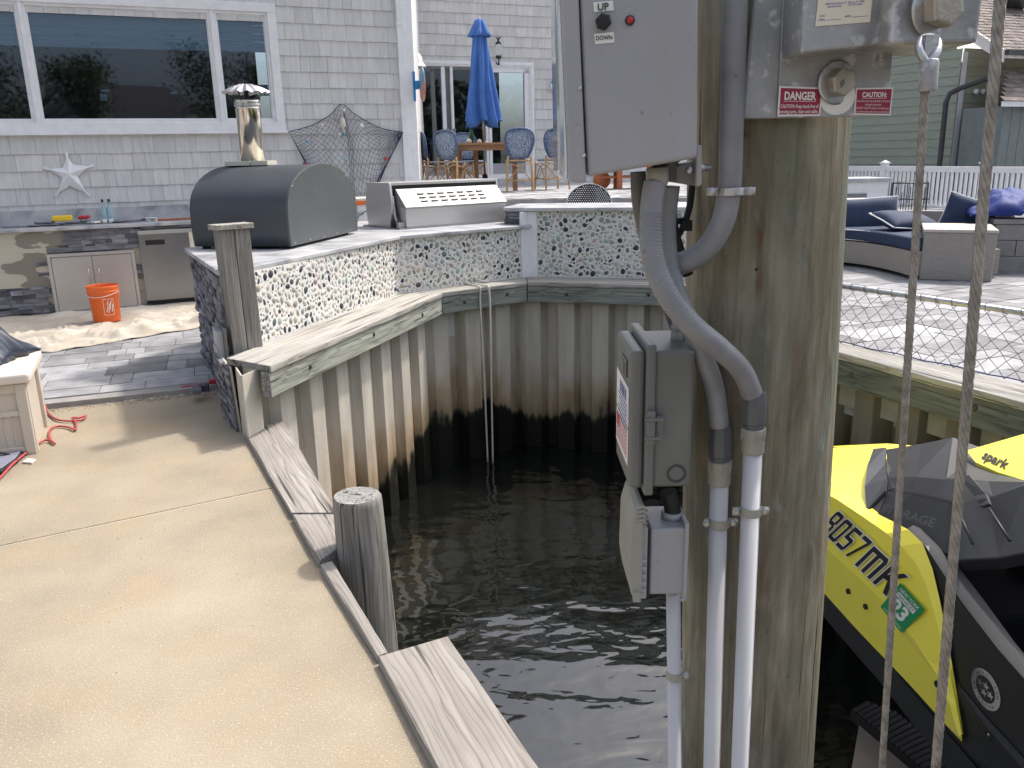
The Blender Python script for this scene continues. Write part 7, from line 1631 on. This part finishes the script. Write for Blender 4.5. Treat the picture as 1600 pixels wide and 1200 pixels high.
c = SP(1545, 1148, -.014); mb = MB(); mb.lathe([(.013, -.006), (.013, .003), (.009, .004), (.008, .0), (0, .0)], c, 16, wn_); mb.build('drain_plug', m_rubber, pw)
mb = MB(); mb.lathe([(.005, 0), (.004, .003), (0, .003)], c, 10, wn_); mb.build('screw', m_chrome, pw)
c = SP(1540, 1077, -.0195); uu = Vector((0, 0, 1)); tt = (SP(1560, 1098, -.0195)-SP(1520, 1056, -.0195)).normalized(); vv = wn_.cross(tt).normalized()
if vv.z < 0: vv = -vv
mb = MB(); R1 = .060; mb.prism([c+(tt*math.cos(a_)*R1+vv*math.sin(a_)*R1*.85) for a_ in [6.2832*k/40 for k in range(40)]], wn_*.0006); em = mb.build('emission_sticker', m_silver, pw)
mb = MB()
mb.prism([c+wn_*.0007+(tt*math.cos(a_)*R1*.66+vv*math.sin(a_)*R1*.66*.85) for a_ in [6.2832*k/36 for k in range(36)]], wn_*.0002); mb.build('dark_centre', m_pwcblack, em)
mb = MB()
for k, (sx, sy) in enumerate(((-.38, .1), (0, .22), (.36, -.05), (-.05, -.25))):
    P5 = []
    for j in range(10): rr = (.26 if j % 2 == 0 else .11)*R1; a_ = math.pi/2+j*math.pi/5; P5.append(c+wn_*.0014+tt*(sx*R1+rr*math.cos(a_))+vv*(sy*R1*.8+rr*.8*math.sin(a_)))
    mb.quad(*P5)
mb.build('star', m_silver, em, fix=False)
mb = MB()
def arc_text(s, a0, a1, flip):
    for k, chh in enumerate(s):
        if chh == ' ': continue
        a_ = a0+(a1-a0)*k/(len(s)-1); rr = R1*.83; p = c+tt*rr*math.cos(a_)+vv*rr*.85*math.sin(a_); tx = (tt*-math.sin(a_)+vv*math.cos(a_)*.85).normalized(); nx = (tt*math.cos(a_)+vv*math.sin(a_)).normalized()
        if not flip: tx, nx = -tx, nx
        else: tx, nx = tx, -nx
        text(mb, chh, p-tx*.0025-nx*.0035, tx, nx*.007, n=wn_, eps=.0012, offset=.02)
arc_text('ULTRA - LOW', math.radians(150), math.radians(20), False); arc_text('EMISSION', math.radians(200), math.radians(320), True)
mb.build('lettering', m_ink, em, fix=False)
mb = MB(); o = SP(1380, 802, -.045); e = SP(1462, 828, -.05); u = SP(1386, 790, -.065)-o; nrm = (e-o).cross(u).normalized()
if nrm.dot(CAM-o) < 0: nrm = -nrm
text(mb, 'STORAGE', o, e-o, u, n=nrm, eps=.012, fit=(e-o).length, offset=.01); mb.build('moulded_lettering', m_fair, pw, fix=False)
# bunk board with ribbed rubber at the bottom right
bb_ = thing('lift_bunk', PZ(1400, 1170, -.55), 'tan lift bunk board with black ribbed rubber edge under the watercraft', 'lift bunk')
mb = MB(); q = [PZ(1343, 1128, -.62), PZ(1330, 1205, -.62), PZ(1310, 1330, -.62), PZ(1560, 1330, -.62), PZ(1440, 1212, -.62)]; mb.prism(q, (0, 0, -.06)); mb.build('board', plain('tan_board', (.30, .25, .20), .8), bb_)
mb = MB(); A = resamp([PZ(1330, 1108, -.58), PZ(1445, 1205, -.58), PZ(1570, 1315, -.58)], 60); B = resamp([PZ(1352, 1096, -.58), PZ(1398, 1112, -.58), PZ(1500, 1192, -.58), PZ(1620, 1300, -.58)], 60)
strip(mb, [v+Vector((0, 0, .008*(i % 2))) for i, v in enumerate(A)], [v+Vector((0, 0, .008*(i % 2))) for i, v in enumerate(B)]); strip(mb, [v for v in A], [v-Vector((0, 0, .05)) for v in A]); mb.build('ribbed_rubber', m_rubber, bb_)

# ================================================================== ACROSS THE CANAL (seen only as reflections in the panes)
def tree(x, y, h, r, seed, label, z0=0):
    t = thing('tree', (x, y, z0), label, 'tree'); r_ = random.Random(seed); mb = MB(); mb.tube([(x, y, z0), (x+.1, y, z0+h*.4), (x-.1, y+.1, z0+h*.8)], [.22, .15, .05], 8)
    tips_ = []
    for k in range(14):
        a_ = r_.uniform(0, 6.28); z = z0+h*r_.uniform(.3, .6); e = Vector((x+r*.8*math.cos(a_), y+r*.8*math.sin(a_), z+h*r_.uniform(.1, .35))); mb.tube([(x, y, z), Vector((x, y, z)).lerp(e, .5)+Vector((0, 0, .3)), e], [.08, .05, .02], 5); tips_.append(e)
    mb.build('trunk', m_bark, t); mb = MB()
    for k in range(7000):
        e = r_.choice(tips_); c = e+Vector((r_.gauss(0, .5), r_.gauss(0, .5), r_.gauss(0, .4)))*(r/3); n = Vector((r_.uniform(-1, 1), r_.uniform(-1, 1), r_.uniform(-1, 1))).normalized(); a = n.orthogonal().normalized()*.085; b = n.cross(a); mb.quad(c-a, c+b, c+a, c-b)
    mb.build('crown', m_leaf, t, fix=False); return t
mb = MB(); mb.prism([(-60, -30, -2), (110, -30, -2), (110, -80, -2), (-60, -80, -2)], (0, 0, 1.6)); struct(mb.build('far_bank', m_soil))
tree(22, -33, 11, 4.5, 1, 'leafy green tree across the canal, reflected at the right of the big window', -.4); tree(9.5, -36, 9, 4, 2, 'leafy green tree across the canal, reflected at the left of the big window', -.4)
fh = thing('canal_house', (16, -40, -.4), 'brown hip-roofed house across the canal, seen as a reflection in the window', 'house')
mb = MB(); mb.box((17, -42, 1.4), (13, 8, 3.6)); mb.build('wall', m_farhouse, fh)
mb = MB(); mb.add([(10, -37.6, 3.2), (24.4, -37.6, 3.2), (24.4, -46.4, 3.2), (10, -46.4, 3.2), (14.5, -42, 7.0), (20.5, -42, 7.0)], [(0, 1, 5, 4), (1, 2, 5), (2, 3, 4, 5), (3, 0, 4), (0, 3, 2, 1)]); mb.build('roof', plain('dark_roof', (.08, .07, .07), .9), fh)
mb = MB(); mb.box((14.6, -39, 6.0), (1, .8, 3.4)); mb.build('chimney', m_farhouse, fh)
mb = MB(); r_ = random.Random(44)
for k in range(12000):
    x = r_.uniform(-70, 110); h = 5.5+(5 if x > 34 else 0)+1.8*mnoise.noise(Vector((x*.12, 0, 0)))+1.2*mnoise.noise(Vector((x*.5, 3, 0)))  # unseen trees added, taller at one end to darken the door-pane reflections
    c = Vector((x, -52+r_.uniform(-2, 2), r_.uniform(-.4, h))); n = Vector((r_.uniform(-1, 1), r_.uniform(-1, 1), r_.uniform(-1, 1))).normalized(); a = n.orthogonal().normalized()*.55; b = n.cross(a); mb.quad(c-a, c+b, c+a, c-b)
tag(mb.build('treeline', m_leaf, fix=False), 'far wood added across the canal to darken the pane reflections', 'trees', kind='stuff')
